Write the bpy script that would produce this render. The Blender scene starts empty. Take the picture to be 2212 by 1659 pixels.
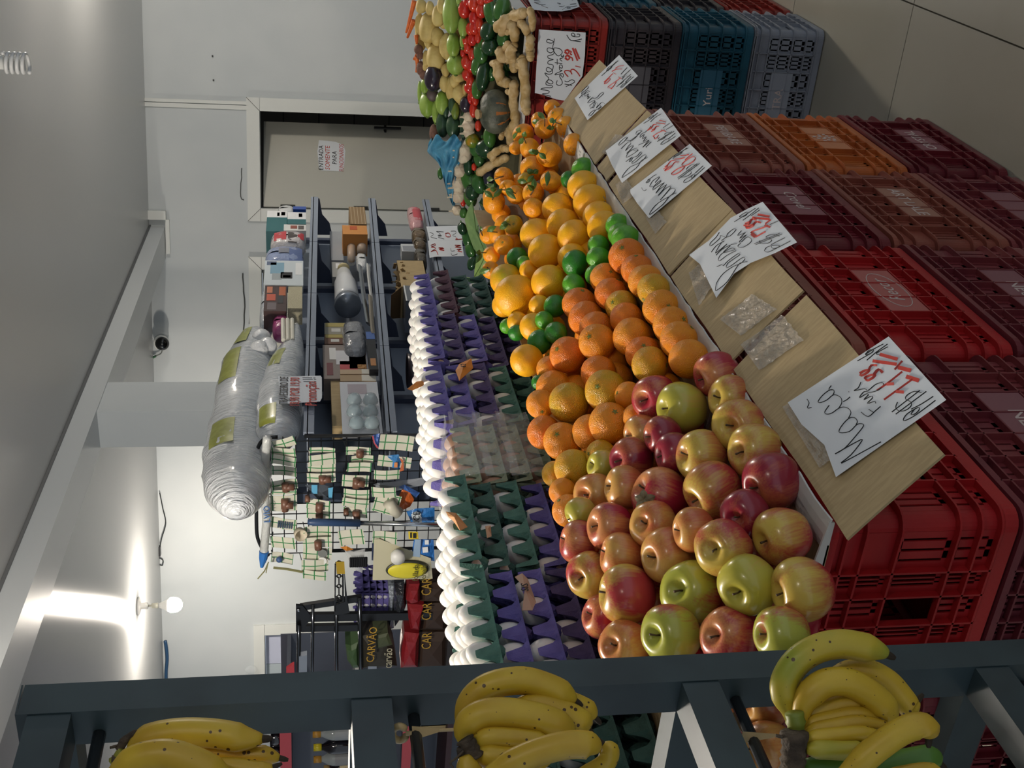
import bpy, math, random
import numpy as np
from mathutils import Vector, Matrix, Quaternion
R = random.Random(7)
SC = bpy.context.scene
COL = SC.collection
PI = math.pi

# ---------------------------------------------------------------- camera (portrait phone held sideways: rolled a quarter turn)
F = 2531.9; PITCH = .1738; ROLL = -.0043; EYE = 2.0; YAW = .5031
_fw0 = np.array([-math.sin(YAW), math.cos(YAW), 0.]); RT = np.array([math.cos(YAW), math.sin(YAW), 0.]); UZ = np.array([0, 0, 1.])
FW = _fw0 * math.cos(PITCH) - UZ * math.sin(PITCH); UP = _fw0 * math.sin(PITCH) + UZ * math.cos(PITCH)
CAM = np.array([0, 0, EYE])
_c, _s = math.cos(ROLL), math.sin(ROLL)
cam = bpy.data.cameras.new('camera'); camo = bpy.data.objects.new('camera', cam); COL.objects.link(camo)
cam.sensor_fit = 'HORIZONTAL'; cam.sensor_width = 36; cam.lens = 36 * F / 2212; cam.clip_start = .05; cam.clip_end = 60
rr, uu = RT * _c + UP * _s, UP * _c - RT * _s          # upright right / up, small roll included
M = Matrix([list(a) + [b] for a, b in zip(np.stack([-uu, rr, -FW], 1), CAM)] + [[0, 0, 0, 1]])
camo.matrix_world = M
SC.camera = camo

# ---------------------------------------------------------------- world, lights, exposure
W = bpy.data.worlds.new('world'); SC.world = W; W.use_nodes = True
bg = W.node_tree.nodes['Background']; bg.inputs[0].default_value = (.80, .89, 1, 1); bg.inputs[1].default_value = .55
SC.view_settings.view_transform = 'Standard'; SC.view_settings.look = 'None'; SC.view_settings.gamma = 1
SC.view_settings.exposure = 0.0
SC.view_settings.use_curve_mapping = False
BULB_POS = (-4.86, 5.985); BULB_E = 75.0
LAMPS = [((-.55, 6.1, 2.80), 75.0), ((-2.2, 1.9, 2.85), 120.0), ((.9, .2, 2.9), 14.0)]   # other bulbs of the shop, out of the frame

# ---------------------------------------------------------------- helpers
def ray(x, y):
    U = 829.5 - y; V = x - 1106
    u = U * _c + V * _s; v = -U * _s + V * _c
    return FW + RT * u / F - UP * v / F
WA = np.array([-1.6, 8.13]); WB = np.array([-6.05, 6.83]); WD = (WB - WA) / np.linalg.norm(WB - WA); WN = np.array([WD[1], -WD[0]])
def at(x, y, X=None, Y=None, Z=None, D=None, W=None):
    r = ray(x, y)
    if X is not None: k = X / r[0]
    elif Y is not None: k = Y / r[1]
    elif Z is not None: k = (Z - EYE) / r[2]
    elif W is not None: k = (WA - W * WN) @ WN / (r[:2] @ WN)     # W metres in front of the back wall
    else: k = D
    return Vector(CAM + k * r)
def pxm(P):
    return F / ((np.array(P) - CAM) @ FW)
def lin(h):
    h = h.lstrip('#'); c = [int(h[i:i + 2], 16) / 255 for i in (0, 2, 4)]
    return tuple(((v + .055) / 1.055) ** 2.4 if v > .04045 else v / 12.92 for v in c) + (1,)
MATS = {}
def mat(name, col, rough=.5, metal=0, spec=.5, alpha=1, emit=None, estr=0, coat=0, trans=0, bump=0, bscale=60, var=None, vscale=8, sss=0, detail=3, vlo=.4, vhi=.6, obj=True, stretch=None):
    if name in MATS: return MATS[name]
    m = bpy.data.materials.new(name); m.use_nodes = True; nt = m.node_tree; b = nt.nodes['Principled BSDF']
    b.inputs['Base Color'].default_value = lin(col); b.inputs['Roughness'].default_value = rough; b.inputs['Metallic'].default_value = metal
    b.inputs['Specular IOR Level'].default_value = spec; b.inputs['Alpha'].default_value = alpha; b.inputs['Coat Weight'].default_value = coat
    b.inputs['Coat Roughness'].default_value = .1
    b.inputs['Transmission Weight'].default_value = trans
    if sss: b.inputs['Subsurface Weight'].default_value = sss; b.inputs['Subsurface Radius'].default_value = (.02, .01, .006); b.inputs['Subsurface Scale'].default_value = .3
    if emit: b.inputs['Emission Color'].default_value = lin(emit); b.inputs['Emission Strength'].default_value = estr
    tc = nt.nodes.new('ShaderNodeTexCoord'); src = tc.outputs['Object']
    if stretch:
        mp = nt.nodes.new('ShaderNodeMapping'); mp.inputs['Scale'].default_value = stretch; nt.links.new(src, mp.inputs[0]); src = mp.outputs[0]
    if var:
        n = nt.nodes.new('ShaderNodeTexNoise'); n.inputs['Scale'].default_value = vscale; n.inputs['Detail'].default_value = detail
        oi = nt.nodes.new('ShaderNodeObjectInfo'); va = nt.nodes.new('ShaderNodeVectorMath'); va.operation = 'ADD'
        ml = nt.nodes.new('ShaderNodeMath'); ml.operation = 'MULTIPLY'; ml.inputs[1].default_value = 37
        nt.links.new(oi.outputs['Random'], ml.inputs[0]); nt.links.new(src, va.inputs[0]); nt.links.new(ml.outputs[0], va.inputs[1])
        nt.links.new(va.outputs[0], n.inputs['Vector'])
        cr = nt.nodes.new('ShaderNodeValToRGB'); cr.color_ramp.elements[0].position = vlo; cr.color_ramp.elements[1].position = vhi
        cr.color_ramp.elements[0].color = lin(col); cr.color_ramp.elements[1].color = lin(var)
        nt.links.new(n.outputs['Fac'], cr.inputs[0]); nt.links.new(cr.outputs[0], b.inputs['Base Color'])
    if bump:
        n = nt.nodes.new('ShaderNodeTexNoise'); n.inputs['Scale'].default_value = bscale; n.inputs['Detail'].default_value = 3
        bp = nt.nodes.new('ShaderNodeBump'); bp.inputs['Strength'].default_value = bump; bp.inputs['Distance'].default_value = .02
        nt.links.new(src, n.inputs['Vector']); nt.links.new(n.outputs['Fac'], bp.inputs['Height']); nt.links.new(bp.outputs[0], b.inputs['Normal'])
    MATS[name] = m
    return m
class MB:
    def __init__(s): s.v = []; s.f = []; s.m = []
    def add(s, vs, fs, m=0):
        o = len(s.v); s.v += [tuple(p) for p in vs]; s.f += [tuple(i + o for i in f) for f in fs]; s.m += [m] * len(fs); return s
    def box(s, c, d, rot=None, m=0, taper=1):
        x, y, z = [k / 2 for k in d]; vs = []
        for k, (a, b, e) in enumerate([(-1, -1, -1), (1, -1, -1), (1, 1, -1), (-1, 1, -1), (-1, -1, 1), (1, -1, 1), (1, 1, 1), (-1, 1, 1)]):
            t = taper if e > 0 else 1
            p = Vector((a * x * t, b * y * t, e * z))
            if rot is not None: p = rot @ p
            vs.append(p + Vector(c))
        return s.add(vs, [(0, 3, 2, 1), (4, 5, 6, 7), (0, 1, 5, 4), (1, 2, 6, 5), (2, 3, 7, 6), (3, 0, 4, 7)], m)
    def box2(s, a, b, m=0):
        a = Vector(a); b = Vector(b); return s.box((a + b) / 2, [abs(k) for k in (b - a)], m=m)
    def tube(s, pts, r, n=8, m=0, cap=True, flat=1):
        pts = [Vector(p) for p in pts]; rs = r if isinstance(r, (list, tuple)) else [r] * len(pts)
        rings = []; up = None
        for i, p in enumerate(pts):
            t = (pts[min(i + 1, len(pts) - 1)] - pts[max(i - 1, 0)])
            t = t.normalized() if t.length > 1e-9 else Vector((0, 0, 1))
            if up is None: up = t.orthogonal().normalized()
            up = (up - t * up.dot(t)); up = up.normalized() if up.length > 1e-6 else t.orthogonal().normalized()
            b = t.cross(up)
            rings.append([p + (up * math.cos(a) + b * math.sin(a) * flat) * rs[i] for a in [2 * PI * k / n for k in range(n)]])
        vs = [q for ring in rings for q in ring]; fs = []
        for i in range(len(pts) - 1):
            for k in range(n): fs.append((i * n + k, i * n + (k + 1) % n, (i + 1) * n + (k + 1) % n, (i + 1) * n + k))
        if cap: fs += [tuple(range(n))[::-1], tuple((len(pts) - 1) * n + k for k in range(n))]
        return s.add(vs, fs, m)
    def lathe(s, prof, n=20, m=0, lob=None, c=(0, 0, 0), ax=None):
        vs = []; fs = []; L = len(prof)
        for i, (r, z) in enumerate(prof):
            for k in range(n):
                a = 2 * PI * k / n; q = r * (1 + (lob(a, i / (L - 1)) if lob else 0)); vs.append(Vector((q * math.cos(a), q * math.sin(a), z)))
        for i in range(L - 1):
            for k in range(n): fs.append((i * n + k, i * n + (k + 1) % n, (i + 1) * n + (k + 1) % n, (i + 1) * n + k))
        fs += [tuple(range(n))[::-1], tuple((L - 1) * n + k for k in range(n))]
        if ax is not None:
            q = Vector((0, 0, 1)).rotation_difference(Vector(ax)); vs = [q @ p for p in vs]
        return s.add([p + Vector(c) for p in vs], fs, m)
    def ell(s, c, rad, n=14, k=9, rot=None, m=0, fn=None):
        vs = []; fs = []
        for i in range(k + 1):
            th = PI * i / k
            for j in range(n):
                a = 2 * PI * j / n; d = Vector((math.sin(th) * math.cos(a), math.sin(th) * math.sin(a), math.cos(th)))
                g = fn(d) if fn else 1
                p = Vector((d.x * rad[0] * g, d.y * rad[1] * g, d.z * rad[2] * g))
                if rot is not None: p = rot @ p
                vs.append(p + Vector(c))
        for i in range(k):
            for j in range(n): fs.append((i * n + j, (i + 1) * n + j, (i + 1) * n + (j + 1) % n, i * n + (j + 1) % n))
        return s.add(vs, fs, m)
    def grid(s, fn, nu, nv, m=0):
        vs = [fn(i / nu, j / nv) for i in range(nu + 1) for j in range(nv + 1)]
        return s.add(vs, [(i * (nv + 1) + j, (i + 1) * (nv + 1) + j, (i + 1) * (nv + 1) + j + 1, i * (nv + 1) + j + 1) for i in range(nu) for j in range(nv)], m)
    def sheet(s, fn, nu, nv, th, m=0):      # a thin slab following fn, thickness th along +n
        P = [[Vector(fn(i / nu, j / nv)) for j in range(nv + 1)] for i in range(nu + 1)]
        nn = (P[nu][0] - P[0][0]).cross(P[0][nv] - P[0][0]).normalized() * th
        s.grid(lambda a, b: P[round(a * nu)][round(b * nv)] + nn, nu, nv, m)
        s.add([P[i][j] for i in range(nu + 1) for j in range(nv + 1)], [(i * (nv + 1) + j, i * (nv + 1) + j + 1, (i + 1) * (nv + 1) + j + 1, (i + 1) * (nv + 1) + j) for i in range(nu) for j in range(nv)], m)
        per = [(i, 0) for i in range(nu)] + [(nu, j) for j in range(nv)] + [(nu - i, nv) for i in range(nu)] + [(0, nv - j) for j in range(nv)]
        for a, b in zip(per, per[1:] + per[:1]):
            s.add([P[a[0]][a[1]], P[b[0]][b[1]], P[b[0]][b[1]] + nn, P[a[0]][a[1]] + nn], [(0, 1, 2, 3)], m)
        return s
    def prism(s, poly, d, m=0):             # polygon (3-D points) extruded by vector d
        n = len(poly); d = Vector(d); A = [Vector(p) for p in poly]
        return s.add(A + [p + d for p in A], [tuple(range(n))[::-1], tuple(range(n, 2 * n))] + [(i, (i + 1) % n, n + (i + 1) % n, n + i) for i in range(n)], m)
    def mesh(s, name, mats, smooth=False):
        me = bpy.data.meshes.new(name); me.from_pydata(s.v, [], s.f)
        for q in mats: me.materials.append(q)
        if len(mats) > 1: me.polygons.foreach_set('material_index', s.m)
        if smooth: me.polygons.foreach_set('use_smooth', [True] * len(s.f))
        me.update(); return me
def tag(o, label=None, cat=None, group=None, kind=None):
    if label: o['label'] = label
    if cat: o['category'] = cat
    if group: o['group'] = group
    if kind: o['kind'] = kind
    return o
def link(name, me, parent=None):
    o = bpy.data.objects.new(name, me); COL.objects.link(o)
    if parent is not None: o.parent = parent
    return o
def put(name, mb, mats, parent=None, label=None, cat=None, group=None, kind=None, smooth=False, local=False):
    """link a mesh built in world coordinates; a top-level one gets its origin at the middle of its base"""
    mats = mats if isinstance(mats, (list, tuple)) else [mats]
    A = np.array(mb.v)
    if parent is None:
        org = Vector(((A[:, 0].min() + A[:, 0].max()) / 2, (A[:, 1].min() + A[:, 1].max()) / 2, A[:, 2].min()))
    else: org = Vector((0, 0, 0)) if local else worldloc(parent)
    if not local: mb.v = [tuple(p) for p in (A - np.array(org))]
    o = link(name, mb.mesh(name, mats, smooth), parent)
    if parent is None and not local: o.location = org
    return tag(o, label, cat, group, kind)
def worldloc(o):
    p = Vector((0, 0, 0))
    while o is not None: p += o.location; o = o.parent
    return p
def empty(name, loc, label, cat, group=None):
    o = bpy.data.objects.new(name, None); COL.objects.link(o); o.location = loc; o.empty_display_size = .05
    return tag(o, label, cat, group)
def inst(name, me, loc=(0, 0, 0), q=None, sc=1, parent=None, m=None, label=None, cat=None, group=None):
    o = link(name, me, parent); o.location = loc
    if q is not None: o.rotation_mode = 'QUATERNION'; o.rotation_quaternion = q
    o.scale = (sc, sc, sc) if isinstance(sc, (int, float)) else sc
    if m is not None:
        for sl in o.material_slots: sl.link = 'OBJECT'
        for k, mm in enumerate(m if isinstance(m, (list, tuple)) else [m]): o.material_slots[k].material = mm
    return tag(o, label, cat, group)
def smooth_path(pts, sub=5):
    P = [Vector(p) for p in pts]
    if len(P) < 3: return P
    out = []
    for i in range(len(P) - 1):
        a = P[max(i - 1, 0)]; b = P[i]; c = P[i + 1]; d = P[min(i + 2, len(P) - 1)]
        for k in range(sub):
            t = k / sub; out.append(.5 * ((2 * b) + (c - a) * t + (2 * a - 5 * b + 4 * c - d) * t * t + (3 * b - a - 3 * c + d) * t ** 3))
    return out + [P[-1]]
ORD = 'zeroth first second third fourth fifth sixth seventh eighth ninth tenth eleventh twelfth thirteenth fourteenth fifteenth sixteenth seventeenth eighteenth nineteenth twentieth'.split()
def text_mesh(body, size, shear=0):
    cu = bpy.data.curves.new('t', 'FONT'); cu.body = body; cu.size = size; cu.shear = shear; cu.extrude = .0004; cu.align_x = 'CENTER'; cu.align_y = 'CENTER'; cu.resolution_u = 2
    o = bpy.data.objects.new('t', cu); COL.objects.link(o); bpy.context.view_layer.update()
    me = bpy.data.meshes.new_from_object(o.evaluated_get(bpy.context.evaluated_depsgraph_get())); bpy.data.objects.remove(o); return me
def lettering(body, size, P, ex, ey, m, parent, shear=0, name='lettering', sx=1):
    """text centred on world point P, reading along ex with ey upward"""
    ex = Vector(ex).normalized(); ey = (Vector(ey) - ex * Vector(ey).dot(ex)).normalized(); ez = ex.cross(ey)
    me = text_mesh(body, size, shear); me.materials.clear(); me.materials.append(m)
    A = Matrix((ex * sx, ey, ez)).transposed()
    org = worldloc(parent); 
    for v in me.vertices: v.co = A @ v.co + Vector(P) - org
    return link(name, me, parent)

# ---------------------------------------------------------------- materials
WALL = mat('wall_paint', '#b9bfc1', .6, var='#b0b7ba', vscale=1.2, bump=.06, bscale=9)
TRIM = mat('frame_paint', '#c6cac7', .35)
GAP = mat('dark_gap', '#3c3f3e', .8)
BLACK = mat('black_plastic', '#16171a', .35)
WHITEP = mat('white_plastic', '#d9dad6', .4)
PAPER = mat('paper', '#d6dce2', .6)
INK = mat('black_ink', '#10161b', .6)
REDINK = mat('red_ink', '#b3352c', .6)
CARD = mat('cardboard', '#b39e76', .75, var='#a9946d', vscale=25, bump=.05, bscale=200, stretch=(1, 8, 1))
CARDIN = mat('cardboard_white_liner', '#cfcfcb', .6)
STEEL = mat('grey_shelf_steel', '#8791a0', .35, metal=.1)
STEELD = mat('dark_shelf_steel', '#454e62', .45, metal=.1)
CHROME = mat('chrome', '#b8bcc0', .18, metal=1)
CLEAR = mat('clear_film', '#e8eef0', .10, alpha=.13, bump=.8, bscale=38)
RACKM = mat('rack_paint', '#35454a', .42, var='#2a373c', vscale=6)
EGGM = mat('egg_shell', '#e3e2de', .42, sss=.15)
GREENLF = mat('leaf_green', '#4f7a3a', .45, var='#3a602f', vscale=14)
STEMB = mat('stem_brown', '#4d3a20', .7)
# ---------------------------------------------------------------- setting
def Wp(s, z, off=0):                      # point on the back wall: s metres along it, off metres in front
    p = WA + WD * s - WN * off; return Vector((p[0], p[1], z))
def wbox(mb, s0, s1, z0, z1, o0, o1, m=0):
    A = [Wp(s, z, o) for z in (z0, z1) for s, o in ((s0, o0), (s1, o0), (s1, o1), (s0, o1))]
    return mb.add(A, [(0, 1, 2, 3), (7, 6, 5, 4), (0, 4, 5, 1), (1, 5, 6, 2), (2, 6, 7, 3), (3, 7, 4, 0)], m)
CEIL = 3.04
b = MB()
wbox(b, -6, .694, 0, CEIL + .05, -.12, 0); wbox(b, 1.342, 1.76, 0, CEIL + .05, -.12, 0); wbox(b, .694, 1.342, 2.30, CEIL + .05, -.12, 0)
wbox(b, 1.76, 2.45, 2.30, CEIL + .05, -.12, 0); wbox(b, 2.45, 4.47, 0, CEIL + .05, -.12, 0); wbox(b, 4.47, 5.75, 2.31, CEIL + .05, -.12, 0); wbox(b, 4.47, 5.75, 0, 1.25, -.12, 0); wbox(b, 5.75, 9, 0, CEIL + .05, -.12, 0)
wall = put('wall_back', b, WALL, kind='structure')
for pts in ([(.48, .60)] , ):
    pass
def wcrack(pts, w=.006):
    mb = MB(); P = smooth_path([at(x, y, W=.001) for x, y in pts], 3)
    mb.tube([p + Vector((R.uniform(-.004, .004), 0, R.uniform(-.004, .004))) for p in P], w / 2, 4)
    put('crack', mb, GAP, wall)
wcrack([(533, 240), (534, 280), (535, 320), (537, 360)], .007)
wcrack([(521, 364), (521, 395), (519, 425), (527, 432)], .008)
wcrack([(524, 590), (527, 630), (528, 680), (526, 720)], .012); wcrack([(541, 585), (541, 640), (540, 700)], .012)
for x, y in ((459, 121), (461, 173)):
    mb = MB(); mb.tube([at(x, y, W=.0), at(x, y, W=.012)], .006, 8); put('wall_plug', mb, GAP, wall)
# ceiling in glossy ribbed PVC
cm = mat('pvc_ceiling', '#b4b6b6', .27, spec=.75)
nt = cm.node_tree; bs = nt.nodes['Principled BSDF']

cx_ = nt.nodes.new('ShaderNodeCombineXYZ'); cx_.inputs[0].default_value = .995; cx_.inputs[1].default_value = -.10
nt.links.new(cx_.outputs[0], bs.inputs['Tangent']); bs.inputs['Anisotropic'].default_value = .92
b = MB(); b.box2((-9.5, -3, CEIL), (3.5, 10, CEIL + .05)); put('ceiling', b, cm, kind='structure')
# floor of large polished tiles
FT = mat('porcelain_tile', '#a9a598', .22, var='#a29e90', vscale=1.5, spec=.5)
b = MB(); b.box2((-9.5, -3, -.08), (3.5, 10, -.012)); floor = put('floor', b, mat('grout', '#4a463c', .9), kind='structure')
tm = MB().box((0, 0, -.005), (.995, .995, .014)).mesh('floor_tile', [FT])
A0 = at(1975, 10, Z=0); A1 = at(2212, 105, Z=0); A2 = at(1930, 240, Z=0)
ang = math.atan2((A1 - A0).y, (A1 - A0).x)
ex = Vector((math.cos(ang), math.sin(ang), 0)); ey = Vector((-math.sin(ang), math.cos(ang), 0))
for i in range(-5, 6):
    for j in range(-6, 6):
        p = A0 + ex * (i + .5) + ey * (j + .5)
        if -3 < p.x < 3 and -1.5 < p.y < 8:
            o = inst('floor_tile', tm, p - Vector(floor.location), Quaternion((0, 0, 1), ang), parent=floor); o.location.z = -floor.location.z
# ceiling beam, thin dark trim strip along its top, column
def bx(y): return -3.024 + (7.822 - y) / 4.227 * .354
b = MB(); ys = (7.95, -2.8)
b.prism([(bx(ys[0]), ys[0], 2.935), (bx(ys[1]), ys[1], 2.935), (bx(ys[1]) - .21, ys[1], 2.935), (bx(ys[0]) - .21, ys[0], 2.935)], (0, 0, CEIL - 2.935)); put('trim_1', b, mat('beam_paint', '#b9bec0', .3, spec=.5), kind='structure')
b = MB(); b.prism([(bx(ys[0]) + .006, ys[0], 3.027), (bx(ys[1]) + .006, ys[1], 3.027), (bx(ys[1]), ys[1], 3.027), (bx(ys[0]), ys[0], 3.027)], (0, 0, .012)); put('trim_2', b, mat('dark_strip', '#55585a', .5), kind='structure')
b = MB(); b.prism([(bx(4.81) - .01, 4.81, 0), (bx(5.14) - .01, 5.14, 0), (bx(5.14) - .21, 5.14, 0), (bx(4.81) - .20, 4.81, 0)], (0, 0, 2.935)); put('trim_3', b, WALL, kind='structure')
b = MB(); wbox(b, .635, .657, 2.385, CEIL, 0, .012); wbox(b, .662, .690, 2.385, CEIL, 0, .010); put('trim_4', b, TRIM, kind='structure')
b = MB(); wbox(b, 1.37, 1.43, 2.925, CEIL, 0, .05); wbox(b, 1.43, 1.66, 2.905, 2.93, 0, .03); put('trim_5', b, TRIM, kind='structure')
# doors
def door(name, s0, s1, z1, fw, leafs):
    d = empty(name, Wp((s0 + s1) / 2, 0), None, None); d['kind'] = 'structure'
    for nm, q in (('jamb', (s0 - fw, s0, 0, z1)), ('jamb', (s1, s1 + fw, 0, z1))):
        m = MB(); wbox(m, *q, -.12, .018); put(nm, m, TRIM, d)
    m = MB(); wbox(m, s0 - fw, s1 + fw, z1 + .002, z1 + fw, -.12, .018); put('head', m, TRIM, d)
    for s, sg in ((s0 - fw, 1), (s1 + fw, -1)):
        m = MB(); m.tube([Wp(s, z1 + fw, .0185), Wp(s + sg * fw, z1, .0185)], .0015, 4); put('mitre_joint', m, GAP, d)
    return d
d1 = door('door_1', .694, 1.342, 2.30, .087, 1)
LEAFM = mat('door_leaf', '#b3b3a9', .4); th = math.radians(25)
def leafp(u, z, o=0):                      # u metres from the hinge along the open leaf
    h = Wp(1.342, z, -.06); du = Vector((-WD[0] * math.cos(th) + WN[0] * math.sin(th), -WD[1] * math.cos(th) + WN[1] * math.sin(th), 0)); nn = Vector((-du.y, du.x, 0)); nn = -nn if nn.y > 0 else nn
    return h + du * u + nn * o
m = MB(); m.add([leafp(u, z, o) for z in (.01, 2.285) for u, o in ((.008, 0), (.64, 0), (.64, -.035), (.008, -.035))], [(0, 1, 2, 3), (7, 6, 5, 4), (0, 4, 5, 1), (1, 5, 6, 2), (2, 6, 7, 3), (3, 7, 4, 0)]); put('leaf', m, LEAFM, d1)
m = MB(); m.tube([leafp(.60, 1.33, .045), leafp(.60, 1.52, .045)], .011, 6); m.tube([leafp(.575, 1.44, .03), leafp(.625, 1.44, .03)], .009, 6); m.tube([leafp(.60, 1.44, 0), leafp(.60, 1.44, .045)], .01, 6); put('handle', m, BLACK, d1)
for z in (2.12, 1.62, 1.12, .3):
    m = MB(); m.box(leafp(.012, z, .004), (.022, .012, .10)); put('hinge', m, GAP, d1)
sr = MB(); sr.box2(tuple(Wp(.2, 0, -1.0)), tuple(Wp(.2, 0, -1.0) + Vector((-1.6, .05, 2.6)))); sw = put('wall_storeroom', sr, mat('store_grout', '#4c4a47', .8), kind='structure')
tl = MB().box((0, 0, 0), (1.5, .012, .262)).mesh('wall_tile', [mat('store_tile', '#858078', .35)])
for k in range(9):
    o = inst('wall_tile', tl, Wp(.2, .14 + .27 * k, -.985) + Vector((-.8, 0, 0)) - sw.location, None, parent=sw)
m = MB(); wbox(m, .25, .3, 0, 2.6, -1.1, -.12); wbox(m, 1.75, 1.8, 0, 2.6, -1.1, -.12); put('wall_storeroom_side', m, mat('store_side', '#8b867c', .5), kind='structure')
m = MB(); wbox(m, .2, 1.85, 2.6, 2.65, -1.15, -.12); put('ceiling_storeroom', m, mat('store_side', '', .5), kind='structure')
d2 = door('door_2', 1.76, 2.45, 2.30, .087, 1)
m = MB(); wbox(m, 1.765, 2.445, .01, 2.295, -.10, -.06); put('leaf', m, LEAFM, d2)
w1 = empty('window_1', Wp(5.1, 1.25), None, None); w1['kind'] = 'structure'
for q in ((4.39, 4.47, 1.17, 2.31), (5.75, 5.83, 1.17, 2.31), (4.39, 5.83, 2.312, 2.39), (4.47, 5.75, 1.17, 1.25)):
    m = MB(); wbox(m, *q, -.12, .02); put('frame', m, TRIM, w1)
for s0, s1, c in ((4.475, 4.73, '#b4bace'), (4.735, 5.20, '#aab6bc'), (5.205, 5.745, '#b4bace')):
    m = MB(); wbox(m, s0, s1, 1.255, 2.305, -.07, -.05); put('pane', m, mat('pane' + c, c, .45, spec=.4), w1)
m = MB(); m.ell(at(1455, 545, W=.05) if False else at(543, 1446, W=.05), (.035, .03, .045)); put('wall_hook', m, CLEAR, label='clear plastic hook on the wall beside the window frame', cat='hook', smooth=True)
# fittings near the ceiling
EM = mat('lit_bulb', '#ffffff', .5, emit='#fff4e2', estr=1)
def bulb_emit(nm, power, r):
    m = mat(nm, '#ffffff', .5, emit='#fff3e4', estr=power / (4 * PI * PI * r * r)); return m
bx0, by0 = BULB_POS
L = empty('ceiling_light', (bx0, by0, 2.82), 'lit round white bulb in a holder hanging from the glossy ceiling', 'light')
def holder(t, z, x, y):
    m = MB(); m.lathe([(.01, z), (.055, z), (.058, z - .008), (.045, z - .016), (.022, z - .022), (.02, z - .06), (.014, z - .065)], 24, c=(x, y, 0)); put('ceiling_rose', m, WHITEP, t, smooth=True)
    m = MB(); m.lathe([(.006, z - .06), (.006, z - .085), (.016, z - .086), (.018, z - .125), (.005, z - .126)], 16, c=(x, y, 0)); put('lamp_holder', m, mat('bakelite', '#a9a89a', .5), t, smooth=True)
holder(L, CEIL, bx0, by0)
m = MB(); m.lathe([(.014, 2.918), (.018, 2.90), (.035, 2.865), (.046, 2.842)], 24, c=(bx0, by0, 0)); put('bulb_neck', m, WHITEP, L, smooth=True)
m = MB(); m.lathe([(.0465, 2.842), (.0475, 2.825), (.044, 2.80), (.03, 2.78), (.012, 2.771), (.001, 2.77)], 24, c=(bx0, by0, 0)); put('bulb_globe', m, bulb_emit('bulb_glow', BULB_E, .045), L, smooth=True)
for k, (p, e) in enumerate(LAMPS):
    t = empty('ceiling_light', (p[0], p[1], p[2] - .06), 'lit round bulb under the ceiling of the front room, out of the picture', 'light', 'front room bulbs')
    holder(t, CEIL, p[0], p[1])
    m = MB(); m.ell(p, (.06, .06, .06), 20, 12); put('bulb_globe', m, bulb_emit('lamp_glow%d' % k, e, .06), t, smooth=True)
    m = MB(); m.tube([(p[0], p[1], p[2] + .058), (p[0], p[1], CEIL - .10)], .012, 10); put('bulb_neck', m, WHITEP, t, smooth=True)
P = at(4, 135, Z=2.96); cfl = empty('spiral_bulb', P, 'unlit white spiral bulb hanging from the ceiling at the upper edge', 'light')
m = MB(); m.lathe([(.001, 3.04), (.05, 3.04), (.05, 3.025), (.02, 3.02), (.02, 2.99), (.022, 2.99), (.022, 2.955), (.001, 2.954)], 20, c=(P.x, P.y, 0)); put('bulb_base', m, WHITEP, cfl, smooth=True)
m = MB(); m.tube([(P.x + .03 * math.cos(a), P.y + .03 * math.sin(a), 2.955 - .075 * a / (9 * PI)) for a in [9 * PI * k / 108 for k in range(109)]], .0062, 8); put('spiral_tube', m, mat('cfl_glass', '#d6d8d8', .25), cfl, smooth=True)
D = at(348, 740, W=.05); dc = empty('security_camera', D, 'black dome camera high on the back wall under the beam', 'camera')
m = MB(); m.lathe([(.001, -.02), (.05, -.02), (.052, .0), (.046, .012)], 24, c=D, ax=Vector((.28, -.96, 0))); put('mount', m, WHITEP, dc, smooth=True)
m = MB(); m.ell(D + Vector((.012, -.04, -.012)), (.047, .047, .047), 20, 12); put('dome', m, mat('dome', '#050608', .08), dc, smooth=True)
m = MB(); m.tube(smooth_path([at(x, y, W=.02) for x, y in ((346, 750), (350, 756), (347, 764), (336, 769))]), .004, 6); put('cable', m, mat('grey_cable', '#5d6360', .5), dc)
m = MB(); m.tube([at(337, 769, W=.02), at(329, 773, W=.02)], .008, 8); put('plug', m, mat('green_plug', '#2c5a3c', .5), dc)
J = at(340, 1190, W=.03); jb = empty('junction_box', J, 'small black junction box with loose wires at the wall top', 'box')
m = MB(); m.box(J + Vector((0, 0, 0)), (.07, .05, .045), Quaternion((0, 0, 1), .29).to_matrix()); put('box_body', m, BLACK, jb)
for pts in ([(342, 1205), (352, 1210), (350, 1222), (341, 1215), (345, 1203)], [(340, 1200), (338, 1225), (337, 1240), (339, 1252)], [(346, 1178), (350, 1160), (358, 1130), (352, 1100), (345, 1065)]):
    m = MB(); m.tube(smooth_path([at(x, y, W=.03) for x, y in pts]), .004, 5); put('wire', m, mat('wire_black', '#2b3031', .5), jb)
m = MB(); m.tube(smooth_path([at(x, y, W=.03) for x, y in ((357, 1384), (360, 1405), (361, 1425), (359, 1450), (359, 1475))]), .012, 8); put('blue_cable', m, mat('blue_cable', '#27496b', .5), label='short blue cable hanging along the top of the back wall', cat='cable', smooth=True)
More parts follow.
